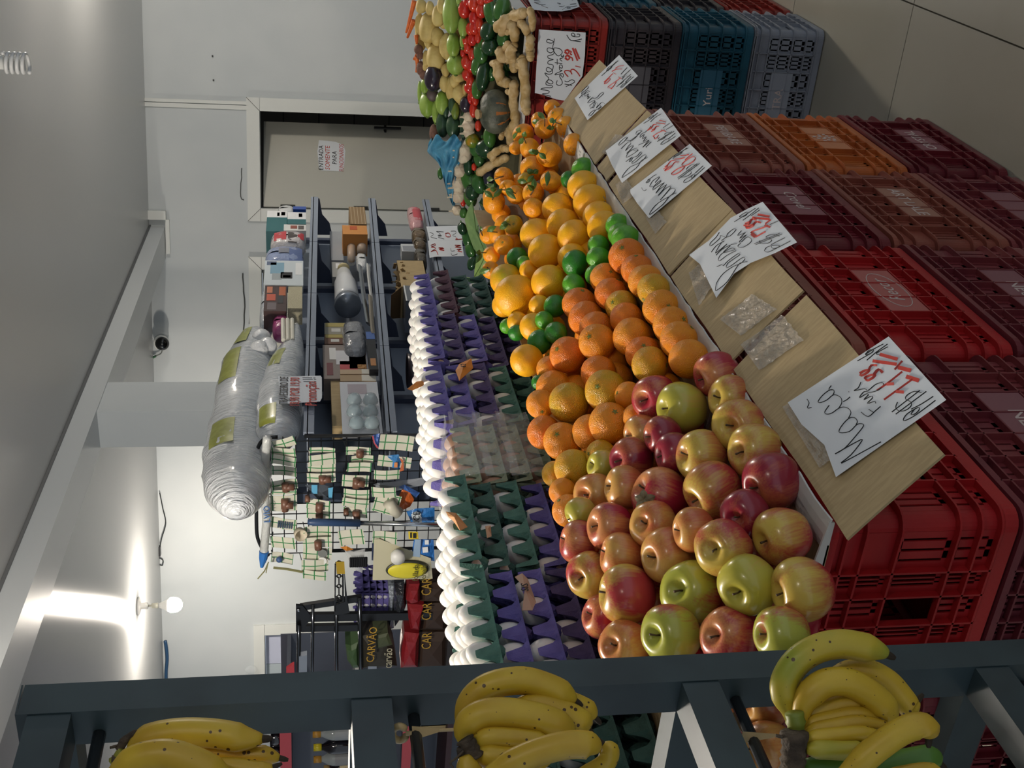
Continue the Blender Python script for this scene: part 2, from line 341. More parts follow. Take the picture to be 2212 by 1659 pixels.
# ---------------------------------------------------------------- crates
def crate_mesh(L, W, H, style=0):
    b = MB(); d = .013; rc = .035
    def loop(ins, n=5):
        r = max(rc - ins, .004); P = []
        for cx, cy, a0 in ((1, 1, 0), (-1, 1, 90), (-1, -1, 180), (1, -1, 270)):
            for k in range(n + 1):
                a = math.radians(a0 + 90 * k / n); P.append((cx * (L / 2 - ins - r) + r * math.cos(a), cy * (W / 2 - ins - r) + r * math.sin(a)))
        return P
    def ring(z0, z1, i0, i1, s0=None):
        A = loop(i0); B = loop(i1); A0 = loop(s0) if s0 is not None else A; n = len(A)
        vs = [(x, y, z0) for x, y in A0] + [(x, y, z1) for x, y in A] + [(x, y, z1) for x, y in B] + [(x, y, z0) for x, y in B]
        b.add(vs, [(k + n * q, (k + 1) % n + n * q, (k + 1) % n + n * ((q + 1) % 4), k + n * ((q + 1) % 4)) for q in range(4) for k in range(n)])
    zr = [.034, .067, .103, .196, .252, .282] if style == 0 else [.036, .075, .13, .185, .225, .262, .285]
    for z in zr: ring(z - .0017, z + .0017, 0, d)
    ring(H - .012, H, 0, .02); ring(0, .006, .016, .03); ring(.006, .034, .001, .004, .014)
    n = len(loop(d)); ch = [k for k in range(n) if k % 6 != 5]           # the rounded corners of the wall
    A = loop(d); 
    for k in ch:
        a, c = A[k], A[(k + 1) % n]; b.add([(a[0], a[1], .03), (c[0], c[1], .03), (c[0], c[1], H - .01), (a[0], a[1], H - .01)], [(0, 1, 2, 3)])
    for sd in range(4):
        S = L if sd % 2 == 0 else W; off = (W if sd % 2 == 0 else L) / 2
        Q = Matrix.Rotation(sd * PI / 2, 3, 'Z')
        def bx(u0, u1, z0, z1, o0, o1): b.box((Q @ Vector(((u0 + u1) / 2, -(off - (o0 + o1) / 2), (z0 + z1) / 2))), (abs(u1 - u0), abs(o1 - o0), abs(z1 - z0)), Q)
        h = S / 2 - rc
        if S > .45: us = [-h, -.178, -.108, -.036, .036, .108, .178, h]
        else: us = [-h, -.075, -.028, .028, .075, h]
        for u in us[1:-1]: bx(u - .0017, u + .0017, .03, H - .01, 0, d)
        zz = [.034, .103, .196, H - .01] if style == 0 else [.036, .13, .225, H - .01]
        for i in range(len(us) - 1):
            a, c = us[i] + .0005, us[i + 1] - .0005
            for r in range(3):
                z0, z1 = zz[r], zz[r + 1]
                mid = len(us) // 2 - 1
                if style == 0:
                    if r == 1 and abs(i - mid) <= 1 and S > .45 or r == 2 and i in (0, len(us) - 2): bx(a, c, z0, z1, d, d + .003); continue
                    if r == 1 and S < .45 and i == mid: continue       # hand hole
                    ns = 3
                else:
                    if r == 2 or (r == 0 and i == 0): bx(a, c, z0, z1, d, d + .003); continue
                    ns = 4 if i % 2 else 3
                gw = .0055; pad = .012 if style == 0 else .008
                w = (c - a - 2 * pad - ns * gw) / max(ns - 1, 1)
                bx(a, a + pad, z0, z1, d, d + .003); bx(c - pad, c, z0, z1, d, d + .003)
                bx(a + pad, c - pad, z0, z0 + .010, d, d + .003); bx(a + pad, c - pad, z1 - .012, z1, d, d + .003)
                if style == 1: bx(a + pad, c - pad, (z0 + z1) / 2 - .006, (z0 + z1) / 2 + .006, d, d + .003)
                for q in range(ns - 1):
                    u0 = a + pad + gw + q * (w + gw); bx(u0, u0 + w, z0, z1, d, d + .003)
    b.box((0, 0, .012), (L - .04, W - .04, .008))
    return b
CL, CW, CH = .554, .358, .31
CM = crate_mesh(CL, CW, CH).mesh('crate', [BLACK]); CMF = crate_mesh(CL, CW, .2895, 1).mesh('crate', [BLACK])
def cmat(nm, c, v): return mat('crate_' + nm, c, .38, var=v, vscale=7, spec=.4, bump=.03, bscale=120)
CC = {'red': cmat('red', '#a81f22', '#9a1a1e'), 'maroon': cmat('maroon', '#6b2a33', '#7b3538'), 'brown': cmat('brown', '#8a4a3c', '#7a3c32'), 'orange': cmat('orange', '#b9642e', '#a85628'),
      'dark red': cmat('darkred', '#6e1f29', '#5f1922'), 'black': cmat('black', '#2b2a30', '#3a3538'), 'teal': cmat('teal', '#1f566a', '#1a4858'), 'grey': cmat('grey', '#878c96', '#7b7f88'), 'dull red': cmat('dullred', '#8e2a22', '#7e241f')}
PLATE = {k: mat('plate_' + k.replace(' ', ''), {'red': '#b0605a', 'maroon': '#85545a', 'brown': '#9a6a58', 'orange': '#c07a52', 'dark red': '#875058', 'black': '#4a4a50', 'teal': '#2a5a70', 'grey': '#90959f', 'dull red': '#964038'}[k], .5) for k in CC}
EMB = mat('embossed_print', '#c6b4ae', .6)
X0 = -.947; YE = 3.53
COLW = [YE - .278 - .556 * i for i in range(4)]
front = {(0, 0): ('dark red', 'CRYSTAL'), (0, 1): ('orange', '*'), (0, 2): ('brown', 'PERIBARE'), (0, 3): ('maroon', ''),
         (1, 0): ('maroon', ''), (1, 1): ('brown', 'ART LALE'), (1, 2): ('dark red', 'Crovel'), (1, 3): ('dark red', ''),
         (2, 0): ('maroon', ''), (2, 1): ('maroon', 'NEU'), (2, 2): ('red', 'Recor'), (2, 3): ('brown', ''),
         (3, 0): ('maroon', ''), (3, 1): ('dark red', ''), (3, 2): ('maroon', 'NEU'), (3, 3): ('red', '')}
cname = ['farthest from the banana rack', 'third from the banana rack', 'second from the banana rack', 'nearest the banana rack']
rname = ['bottom', 'second', 'third', 'top']
def crate(nm_me, x, y, z, rot, col, label, group, txt='', H=CH, plate=True, side=0):
    o = inst('crate', nm_me, (x, y, z), Quaternion((0, 0, 1), rot), m=CC[col], label=label, cat='crate', group=group)
    if plate:
        b = MB(); w = .10
        b.box((0, -(CW / 2 - .006), .150), (.21, .009, .088)); p = put('name_plate', b, PLATE[col], o, local=True)
        if txt:
            if txt == '*':
                me = MB(); [me.ell((.03 * math.cos(k * 2.4) * (k / 9) ** .5, -(CW / 2 - .0008), .15 + .03 * math.sin(k * 2.4) * (k / 9) ** .5), (.006, .0012, .006), 8, 5) for k in range(14)]
                put('emblem', me, EMB, p, local=True)
            else:
                me = text_mesh(txt, .045, .2 if txt in ('Recor', 'Crovel') else 0); me.materials.clear(); me.materials.append(EMB)
                A = Matrix(((1, 0, 0), (0, 0, -1), (0, 1, 0))) @ Matrix.Rotation(PI if txt in ('PERIBARE', 'ART LALE', 'Crovel', 'NEU') else 0, 3, 'Z')
                for v in me.vertices: v.co = A @ v.co + Vector((0, -(CW / 2 - .001), .15))
                link('lettering', me, p)
            if txt == 'Recor':
                me = MB(); me.tube([(.085 * math.cos(a), -(CW / 2 - .001), .15 + .036 * math.sin(a)) for a in [2 * PI * k / 32 for k in range(33)]], .0012, 4, cap=False); put('oval_emblem', me, EMB, p, local=True)
    return o
for (i, j), (c, t) in front.items():
    crate(CM, X0 - CW / 2 + R.uniform(-.004, .003), COLW[i], j * CH, PI / 2, c, f'{c} slotted crate, {rname[j]} of four in the front stack {cname[i]}', 'crates under the fruit', t)
for i in range(4):
    for j in range(4):
        c = ['red', 'dark red', 'maroon', 'red'][(i + j) % 4]
        crate(CM, X0 - CW * 1.5 - .004, COLW[i], j * CH, PI / 2, c, f'{c} crate behind the front row, {rname[j]} of the stack {cname[i]}', 'crates under the eggs', plate=False)
# the far display: stacks of four standing apart
FX, FY, FH = -.861, 4.40, .2895
fc = ['grey', 'teal', 'black', 'dull red']
for i, (dx, dy) in enumerate([(0, 0), (0, 1), (1, 0), (1, 1)]):
    for j in range(4):
        c = fc[j] if i == 0 else ['dull red', 'black', 'teal', 'black'][j] if i == 1 else ['brown', 'maroon', 'brown', 'dull red'][j]
        where = ['the corner stack under the ginger', 'the stack behind the corner stack', 'the hidden stack under the garlic', 'the rear stack under the blue bag'][i]
        crate(CMF, FX - CL / 2 - dx * .56, FY + CW / 2 + dy * .366, j * FH, 0 if True else 0, c, f'{c} crate, {rname[j]} of four in {where}', 'crates under the vegetables', {2: '', 1: 'Yuri', 0: 'TRA'}.get(j, '') if i == 0 else '', plate=i < 1)
# ---------------------------------------------------------------- fruit cartons with printed lips and hanging front flaps
HX, HZ = -.945, 1.243                       # hinge line of the flaps
SL = (1.135 - HZ) / (-.800 - HX)
def flap(y, t, lift=0): return Vector((HX + t + .6 * lift, y, HZ + SL * t + .8 * lift))
def flapxy(x, y, lift=.0):                 # pixel -> the flap plane, lifted along its normal
    n = Vector((-SL, 0, 1)).normalized(); p0 = Vector((HX, 0, HZ)) + n * lift; r = Vector(ray(x, y)); k = (p0 - Vector(CAM)).dot(n) / r.dot(n); return Vector(CAM) + r * k
TAPE = mat('clear_tape', '#ded6c8', .14, alpha=.30, bump=.9, bscale=95, spec=.7)
PRINT = mat('grey_print', '#8b8c8c', .6)
boxes = [(3.515, 3.03, 'nearest the vegetables, full of tangerines', [[(1217, 193), (1297, 131), (1396, 236), (1316, 322)], [(1320, 326), (1400, 240), (1425, 268), (1343, 352)]]),
         (3.02, 1.79, 'in the middle, full of oranges and limes', [[(1346, 352), (1420, 283), (1583, 455), (1480, 560)], [(1482, 562), (1585, 457), (1737, 630), (1600, 765)]]),
         (1.78, 1.302, 'nearest the banana rack, full of apples', [[(1606, 775), (1745, 640), (2041, 984), (1834, 1136)]])]
for bi, (ya, yb, wh, flaps) in enumerate(boxes):
    t = empty('fruit_carton', (X0 - .18, (ya + yb) / 2, 1.242), f'open cardboard fruit carton {wh}', 'carton', 'open cartons of fruit')
    m = MB(); m.box2((-.99, ya, 1.242), (-1.302, yb, 1.246)); m.box2((-1.300, ya, 1.242), (-1.305, yb, 1.47)); put('base', m, CARD, t)
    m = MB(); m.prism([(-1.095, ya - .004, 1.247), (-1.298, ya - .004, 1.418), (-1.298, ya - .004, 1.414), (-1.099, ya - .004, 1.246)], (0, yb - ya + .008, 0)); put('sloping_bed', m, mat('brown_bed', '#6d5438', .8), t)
    for ye, sg in ((ya, -1), (yb, 1)):
        m = MB(); m.prism([(-.95, ye, 1.243), (-.95, ye, 1.252), (-1.10, ye, 1.268), (-1.302, ye, 1.40), (-1.302, ye, 1.243)], (0, sg * .004, 0)); put('side_wall', m, CARDIN if ye == yb else CARD, t)
    n = max(6, int((ya - yb) / .03))
    wob = [R.uniform(-.004, .004) for _ in range(n + 1)]
    m = MB()
    def lipf(u, v, ya=ya, yb=yb, n=n, wob=wob):
        k = round(u * n); y = ya + (yb - ya) * u
        return (HX - .002 + wob[k] - .058 * (1 - v), y, HZ + .004 + (.012 + wob[k] * .8) * math.sin(v * 1.7) * (1 - .75 * v) )
    m.sheet(lipf, n, 4, -.003); lip = put('printed_lip', m, CARDIN, t)
    m = MB(); yy = yb + .03
    while yy < ya - .03:
        if R.random() < .75:
            for q in range(R.randint(2, 5)):
                x = HX - .022 - .008 * q; ln = R.uniform(.008, .03)
                m.add([(x, yy, HZ + .0185 - .0001), (x, yy + ln, HZ + .0185), (x - .003, yy + ln, HZ + .0185), (x - .003, yy, HZ + .0185)], [(0, 1, 2, 3)])
        yy += R.uniform(.03, .06)
    put('printed_text', m, PRINT, lip)
    for fl in flaps:
        A = [flapxy(x, y) for x, y in fl]; A[0] = flap(A[1].y - .003, .0); A[3] = flap(A[2].y + .003, .0)
        m = MB(); m.sheet(lambda u, v: (A[0] * (1 - u) + A[3] * u) * (1 - v) + (A[1] * (1 - u) + A[2] * u) * v + Vector((0, 0, .002 * math.sin(7 * u + 3 * v))), 10, 5, .004)
        put('front_flap', m, CARD, t)
    tp = {0: [[(1300, 330), (1330, 290), (1385, 300), (1350, 350)]], 1: [[(1330, 400), (1350, 380), (1375, 420), (1345, 440)], [(1395, 470), (1415, 445), (1440, 480), (1415, 505)], [(1488, 590), (1510, 570), (1545, 610), (1510, 660)], [(1555, 690), (1625, 635), (1678, 668), (1600, 725)]], 2: [[(1600, 745), (1690, 680), (1735, 735), (1640, 800)], [(1690, 880), (1720, 860), (1800, 990), (1770, 1010)]]}[bi]
    for q in tp:
        A2 = [flapxy(x, y, .0075) for x, y in q]; m = MB()
        m.sheet(lambda u, v: (A2[0] * (1 - u) + A2[3] * u) * (1 - v) + (A2[1] * (1 - u) + A2[2] * u) * v + Vector((0, 0, .0022 * math.sin(23 * u + 11 * v) * math.sin(17 * v))), 10, 10, .0003)
        put('clear_tape', m, TAPE, t, smooth=True)
# ---------------------------------------------------------------- handwritten price signs
def sign(name, org, sc, poly, strokes, plane, label, cat='price sign', group=None, wide=.0016, rw=1, curl=0, paperm=None, smoothit=3, depth=.0006):
    """paper outline and pen strokes given in sheet coordinates (read off the sign), laid on the sheet's own plane"""
    def W_(p, l=0): return plane(org[0] + sc * p[0], org[1] + sc * p[1], l)
    m = MB(); A = [W_(p) for p in poly]
    nn = (W_(poly[0], .01) - W_(poly[0])).normalized()
    m.prism(A, nn * depth); s = put(name, m, paperm or PAPER, label=label, cat=cat, group=group)
    mb = {}
    for st in strokes:
        c, wd, pts = st if isinstance(st[0], str) else ('k', 1, st)
        P = [W_(p, depth + .0006) for p in pts]
        if smoothit: P = smooth_path(P, smoothit)
        b = mb.setdefault(c, MB()); w = wide * (1 + (wd - 1) * rw) * (.75 if rw < 1 and c == 'r' else 1); vs = []
        for i, p in enumerate(P):
            d = (P[min(i + 1, len(P) - 1)] - P[max(i - 1, 0)]); d = d.normalized() if d.length > 1e-9 else Vector((0, 1, 0)); q = d.cross(nn) * w / 2
            vs += [p + q, p - q]
        b.add(vs, [(2 * i, 2 * i + 1, 2 * i + 3, 2 * i + 2) for i in range(len(P) - 1)])
    for c, b in mb.items(): put({'k': 'black_writing', 'r': 'red_writing'}[c], b, {'k': INK, 'r': REDINK}[c], s)
    return s
def r_(*p, w=2.2): return ('r', w, list(p))
fp = lambda lift0: (lambda x, y, l: flapxy(x, y, lift0 + l))
S1 = [[(1105, 1215), (660, 1455), (770, 1360), (890, 1205), (850, 1205), (590, 1350), (700, 1285), (830, 1140), (910, 1035), (880, 1012), (830, 1025), (750, 1100), (640, 1110), (655, 1050), (740, 955), (810, 945), (840, 985), (825, 1025)],
      [(740, 950), (768, 890), (745, 845), (690, 825), (630, 840), (560, 890), (500, 905), (475, 880), (525, 805)], [(630, 840), (665, 780), (655, 720), (600, 690), (560, 695), (500, 745), (430, 775), (400, 765), (445, 700), (520, 640), (570, 632), (580, 660), (565, 690)], [(570, 632), (520, 630), (548, 585)],
      [(680, 765), (720, 745), (758, 712)], [(275, 735), (300, 780), (280, 835), (328, 830)],
      [(1100, 818), (1040, 870), (960, 932), (880, 880)], [(965, 850), (1025, 887)], [(1045, 785), (1035, 762), (950, 785), (1012, 722), (990, 705), (910, 745), (962, 690), (940, 678), (862, 722), (905, 662), (940, 652), (990, 662), (1080, 632), (1135, 575), (1110, 552), (1040, 575), (960, 640), (920, 620), (800, 645), (850, 610), (880, 545)], [(740, 652), (750, 658)],
      [(1690, 705), (1560, 790), (1440, 850)], [(1715, 750), (1500, 910), (1380, 975), (1355, 965), (1400, 900), (1520, 830), (1530, 860), (1480, 905), (1440, 905), (1490, 840)],
      [(1560, 665), (1480, 650), (1400, 690), (1380, 735), (1440, 770), (1440, 815), (1380, 862), (1310, 870), (1270, 830), (1290, 770)], [(1540, 638), (1225, 882)], [(1612, 650), (1270, 905)],
      r_((1140, 745), (1250, 665), (1460, 515)), r_((1270, 655), (1360, 662), w=5), r_((1385, 482), (1530, 530), w=6), r_((1060, 640), (1180, 560), (1345, 430)), r_((1165, 575), (1250, 570), w=5), r_((1295, 380), (1440, 418), w=6), r_((1345, 310), (1260, 408)),
      r_((930, 512), (965, 528), (1020, 500), (1040, 472), (1000, 470), (940, 492), (930, 512), w=3.5), r_((1030, 472), (1080, 410), (1125, 440), w=4), r_((865, 460), (900, 472), (960, 440), (975, 415), (930, 420), (868, 452), w=3.5), r_((970, 418), (1000, 362), (1060, 358), w=3),
      r_((1090, 235), (1290, 290), w=5), r_((1010, 310), (1280, 348), w=5),
      [(840, 310), (980, 230)], [(1130, 120), (1030, 172), (928, 238), (985, 228), (1022, 190), (975, 188), (930, 235)], [(1178, 120), (1050, 212), (945, 302)], [(1182, 150), (1050, 225), (1095, 238)]]
sign('price_sign', (1690, 720), .1929, [(60, 775), (1190, 35), (1835, 745), (600, 1610), (470, 1250), (215, 1020)], S1, fp(.009), 'white price card reading Maçã Fuji R$ 11,99 kg nearest the banana rack', wide=.0017)
S2 = [[(1000, 1005), (930, 1015), (860, 1055), (700, 1300), (540, 1432), (522, 1410), (545, 1310), (640, 1180), (780, 1080), (900, 1030), (960, 965), (945, 940), (890, 965), (760, 1060), (685, 1095), (705, 1030), (800, 960), (885, 900), (860, 885), (790, 930), (700, 1000), (640, 1062), (615, 1050), (540, 1080)],
      [(830, 840), (700, 905), (590, 988), (565, 970), (600, 900), (700, 830), (775, 800), (810, 825), (640, 870), (700, 805), (745, 758), (620, 820), (530, 908), (640, 790), (692, 740), (560, 850), (522, 868), (610, 720), (650, 700), (540, 760), (460, 862)],
      [(610, 690), (680, 642), (740, 620), (820, 540), (825, 517), (780, 522), (700, 590), (680, 640), (600, 612), (590, 650), (540, 700), (460, 765), (437, 762), (450, 720), (530, 640), (580, 565)], [(750, 750), (840, 735)],
      [(900, 728), (862, 758), (862, 782), (930, 790), (1030, 730), (1062, 680), (1030, 640), (980, 642), (920, 700), (880, 715), (890, 690), (990, 600), (880, 660), (955, 580), (970, 570), (850, 615), (912, 540)],
      [(1640, 695), (1440, 800), (1320, 858), (1265, 850), (1257, 830), (1300, 782), (1440, 757), (1480, 772), (1420, 805), (1370, 800), (1350, 765)], [(1560, 645), (1350, 750)],
      [(1480, 625), (1400, 600), (1310, 612), (1275, 640), (1340, 660), (1360, 690), (1300, 730), (1200, 732), (1172, 712), (1190, 690)], [(1515, 590), (1120, 752)], [(1480, 580), (1095, 740)],
      r_((1270, 555), (1170, 610), (1120, 640)), r_((1060, 580), (1120, 630), w=9), r_((1050, 580), (1090, 545), (1250, 490), (1300, 460)), r_((1255, 455), (1338, 488), w=5), r_((1350, 380), (1265, 438)), [(1462, 395), (1330, 450)],
      r_((975, 500), (1030, 500), (1090, 470), (1090, 450), (1000, 480), (975, 500), w=3.5), r_((1090, 460), (1140, 410), (1200, 422), w=4), r_((940, 460), (990, 460), (1040, 430), (1040, 410), (960, 440), w=3.5), r_((1040, 420), (1080, 370), (1130, 382), w=4), r_((1150, 300), (1330, 330), w=5), r_((1070, 345), (1330, 372), w=5),
      [(800, 410), (930, 330), (1120, 205)], [(880, 335), (950, 330), (1000, 282), (980, 266), (900, 312), (880, 335)], [(1170, 200), (1060, 290), (930, 387)], [(1185, 230), (1050, 322)]]
sign('price_sign', (1470, 420), .1447, [(125, 905), (420, 690), (750, 350), (1000, 215), (1225, 110), (1360, 270), (1500, 430), (1740, 715), (1400, 880), (1050, 1020), (800, 1180), (535, 1545), (290, 1040)], S2, fp(.012), 'white price card reading Laranja Céu R$ 7,99 kg, second from the banana rack', wide=.0017)
S3 = [[(1025, 1075), (960, 1100), (880, 1150), (760, 1300), (560, 1462), (488, 1508), (505, 1460), (600, 1330), (760, 1212), (880, 1150), (980, 1060), (1000, 1000), (965, 985), (900, 1000), (800, 1110), (705, 1215), (820, 1080), (912, 960), (890, 943), (780, 1010), (655, 1135), (760, 1010), (828, 908)], [(820, 920), (700, 990), (612, 1085), (700, 960), (785, 868), (640, 960), (550, 1020), (590, 930), (690, 840), (718, 832), (690, 872), (600, 940), (500, 952), (500, 925), (560, 830), (660, 765), (690, 765), (600, 870)],
      [(630, 715), (580, 730), (480, 810), (418, 872), (450, 872), (500, 822), (490, 795), (450, 815)], [(333, 968), (350, 1010), (385, 1032), (428, 1010)],
      [(1585, 570), (1420, 720), (1290, 830), (1200, 872), (1165, 862), (1200, 810), (1290, 760), (1390, 690), (1380, 740), (1320, 790), (1330, 720)], [(1555, 535), (1400, 680)], [(1440, 532), (1340, 515), (1260, 560), (1223, 612), (1310, 640), (1312, 690), (1220, 750), (1120, 762), (1088, 740)], [(1485, 490), (1060, 802)], [(1440, 492), (1048, 772)],
      r_((1180, 540), (1130, 520), (1200, 440), (1330, 360), (1400, 368), (1380, 430), (1280, 500), (1180, 545), (1060, 590), (960, 660), (925, 705), (980, 712), (1090, 660), (1180, 572), (1180, 540), w=3), r_((1345, 290), (1195, 417)),
      r_((790, 640), (870, 600), (930, 550), (900, 540), (820, 602), (790, 640), w=3), r_((930, 550), (1000, 460), (1062, 482), w=3), r_((765, 602), (830, 562), (850, 520), (790, 562), w=3), r_((850, 520), (920, 440), (990, 430), (1080, 462), w=3), r_((1100, 332), (1190, 330), (1270, 310), w=4), r_((980, 402), (1100, 395), (1190, 370), w=4),
      [(860, 432), (1000, 320), (1262, 180)], [(960, 350), (1060, 332), (1140, 262), (1060, 280), (970, 350)], [(1232, 180), (1100, 280), (948, 392)]]
sign('price_sign', (1350, 300), .1085, [(105, 1010), (1290, 100), (1730, 535), (480, 1580), (250, 1290), (110, 1080)], S3, fp(.009), 'white price card reading Limão R$ 8,99 kg, middle card of the five', wide=.0019, rw=.55)
S4 = [[(912, 1110), (850, 1135), (780, 1180), (680, 1320), (420, 1502), (408, 1488), (450, 1420), (560, 1300), (700, 1240), (820, 1160), (882, 1080), (860, 1053), (790, 1090), (680, 1190), (600, 1232), (610, 1190), (700, 1120), (795, 1020), (770, 998), (700, 1080), (620, 1110), (590, 1162), (545, 1197), (560, 1150), (600, 1100), (478, 1192)],
      [(730, 960), (620, 1040), (500, 1107), (488, 1090), (530, 1010), (640, 940), (712, 940), (690, 980), (590, 960), (488, 1032), (570, 950), (632, 868), (540, 910), (468, 977), (530, 880), (577, 830), (560, 800), (500, 820), (385, 932)], [(520, 770), (570, 768), (640, 720), (740, 640), (760, 610)], [(560, 790), (600, 770), (690, 692), (733, 620)], [(515, 708), (440, 792), (350, 862), (333, 850), (380, 780), (470, 708), (502, 712), (470, 772), (580, 772)],
      [(985, 795), (875, 905)], [(960, 790), (900, 832), (808, 912), (880, 830), (942, 758), (870, 800), (728, 862)], [(905, 740), (820, 792), (892, 688), (800, 742), (852, 638), (760, 712), (780, 650), (830, 618), (870, 600), (942, 530), (980, 480)], [(800, 578), (720, 642), (680, 642), (698, 590), (770, 568), (802, 580)],
      [(1468, 685), (1330, 780), (1200, 852), (1173, 840), (1240, 770), (1320, 738), (1342, 762), (1290, 800)], [(1462, 620), (1320, 740)], [(1392, 620), (1320, 610), (1250, 640), (1270, 690), (1200, 750), (1118, 740), (1150, 708)], [(1440, 588), (1100, 792)], [(1400, 590), (1120, 775)],
      r_((1130, 660), (1100, 710), (1050, 742)), r_((1030, 690), (1060, 730), w=8), r_((1015, 690), (1080, 640), (1220, 570), (1250, 560)), r_((1175, 558), (1282, 592), w=6), [(1422, 470), (1280, 552)], [(1352, 425), (1218, 517)],
      r_((980, 592), (1040, 562), (1060, 530), (1000, 560), w=4), r_((1060, 530), (1090, 488), (1140, 490), w=4), r_((905, 570), (980, 530), (1000, 500), (940, 540), w=4), r_((1000, 500), (1040, 450), (1090, 452), w=4), r_((1140, 365), (1270, 392), w=5), r_((1080, 418), (1262, 440), w=5),
      [(830, 432), (960, 350), (1112, 218)], [(930, 332), (1000, 310), (1032, 268), (960, 300), (930, 332)], [(1182, 240), (1050, 320), (968, 402)]]
sign('price_sign', (1300, 220), .1085, [(75, 975), (1180, 115), (1575, 670), (400, 1615), (200, 1260)], S4, fp(.009), 'white price card reading Laranja Umbigo R$ 7,99 kg, beside the tangerine card', wide=.0019, rw=.55)
S5 = [[(795, 1190), (740, 1150), (680, 1190), (700, 1240), (640, 1300), (580, 1332), (500, 1430), (440, 1462), (438, 1430), (500, 1360), (580, 1318)], [(722, 1245), (648, 1312)], [(690, 1180), (600, 1282), (640, 1200), (590, 1160), (540, 1272), (448, 1240), (520, 1170), (582, 1118), (540, 1200), (520, 1262), (460, 1292)],
      [(575, 1098), (440, 1162), (408, 1160), (470, 1090), (542, 1060), (520, 1038), (440, 1112)], [(540, 1055), (620, 1082), (700, 1020), (768, 950), (750, 928), (680, 970), (620, 1042), (560, 1062)],
      [(475, 1020), (400, 1082), (442, 1008), (388, 1042), (432, 958), (368, 1002), (340, 1012), (360, 950), (462, 910)], [(460, 905), (400, 890), (298, 982), (280, 950), (400, 850), (432, 800), (400, 788), (330, 850), (268, 932), (292, 1032)], [(290, 980), (218, 1057)],
      [(1437, 578), (1300, 700), (1170, 822), (1148, 810), (1200, 750), (1290, 700), (1258, 690)], [(1382, 570), (1250, 702)], [(1352, 580), (1250, 560), (1180, 640), (1222, 660), (1150, 740), (1088, 762)], [(1382, 518), (1058, 802)],
      r_((1052, 690), (990, 790), (930, 855), w=2.5), r_((880, 820), (940, 840), w=8), r_((870, 840), (870, 800), (1000, 710), (1150, 600)), r_((1098, 580), (1172, 622), w=6), [(1368, 418), (1178, 592)], [(1292, 373), (1153, 522)],
      r_((772, 745), (830, 722), (912, 640), (900, 610), (830, 670), (780, 732), w=2.5), r_((770, 702), (880, 600), (972, 508), w=2.5), r_((980, 488), (1050, 522), w=5), r_((1030, 390), (1110, 342), (1220, 330), w=3), r_((950, 462), (1050, 412), (1182, 405), w=4),
      [(722, 557), (850, 440), (1092, 218)], [(830, 442), (920, 400), (962, 328), (880, 370), (830, 442)], [(1052, 240), (940, 350), (858, 452)]]
sign('price_sign', (1230, 110), .0964, [(115, 1060), (1115, 90), (1535, 560), (405, 1550)], S5, fp(.009), 'white price card reading Tangerina R$ 7,99 kg, nearest the vegetables', wide=.0021, rw=.5)
S6 = [[(380, 1570), (230, 1530), (330, 1520), (342, 1480), (208, 1455), (290, 1430), (380, 1430), (402, 1400), (300, 1380), (310, 1320), (360, 1300), (412, 1340), (380, 1370), (318, 1340), (330, 1300), (342, 1270), (300, 1230), (278, 1188), (340, 1210), (402, 1190), (390, 1130), (320, 1098), (303, 1150), (350, 1172), (402, 1140), (412, 1060), (330, 1040), (342, 990), (422, 970), (340, 950), (330, 910), (422, 880), (410, 800), (330, 780), (318, 830), (370, 862), (422, 830), (432, 780), (530, 800), (562, 860), (500, 912), (440, 860), (410, 790), (412, 740), (422, 680), (330, 640), (308, 680), (360, 702), (422, 690), (432, 628)],
      [(480, 1310), (468, 1370), (520, 1392), (562, 1360), (555, 1310), (520, 1250), (530, 1218), (572, 1260), (570, 1200), (450, 1220), (460, 1198), (562, 1150), (520, 1138), (520, 1062), (562, 1070), (560, 1110), (520, 1100)], [(562, 1040), (440, 1018)], [(480, 1052), (480, 958)], [(562, 1000), (520, 960), (572, 940), (582, 890), (582, 920), (545, 917), (560, 898)],
      [(600, 1370), (722, 1390)], [(620, 1412), (762, 1340), (720, 1298), (650, 1332), (600, 1318)], [(635, 570), (712, 662), (882, 635)], [(700, 660), (862, 680)], [(730, 590), (708, 560), (740, 538), (772, 580), (730, 592), (832, 600), (847, 560), (800, 556)],
      r_((660, 1252), (600, 1180), (620, 1150), (690, 1160), (720, 1212), (700, 1150), (740, 1128), (800, 1170), (852, 1245), w=3.5), r_((775, 1075), (862, 1095), w=2.5), r_((608, 930), (640, 900), (682, 930), (650, 972), (608, 940), w=7), r_((680, 930), (720, 940), (732, 992), w=4), r_((600, 830), (640, 810), (672, 840), (640, 872), (600, 840), w=7), r_((670, 830), (710, 842), (690, 880), (722, 890), w=4), r_((730, 780), (812, 990), w=6), r_((770, 790), (842, 962), w=6)]
sign('price_sign', (1140, 0), .1326, [(180, 480), (945, 530), (930, 900), (890, 1240), (600, 1640), (470, 1620), (230, 1540), (115, 1515)], S6, lambda x, y, l: at(x, y, Y=FY - .012 - l), 'white price sheet reading Moranga Cabotiá R$ 3,99 Kg on the red vegetable crate', wide=.0028, rw=.45)
S7 = [[(100, 10), (200, 20), (180, 50), (100, 40), (230, 80), (290, 70)], [(220, 90), (330, 130)], [(480, 50), (540, 62), (500, 80)], [(510, 100), (560, 110), (600, 90)], [(560, 160), (640, 112), (702, 130), (640, 140)], [(640, 120), (800, 95)], [(690, 70), (790, 60)], [(720, 10), (740, 0)]]
sign('price_sign', (1140, 0), .1326, [(10, 5), (60, -160), (740, -160), (845, 110), (700, 160), (560, 185), (280, 180), (90, 155)], S7, lambda x, y, l: at(x, y, X=FX + .012 + l), 'cut-off white price sheet on the aisle face of the vegetable crates', wide=.003)
DS = lambda x, y, l: at(x, y, W=-.12 + l)
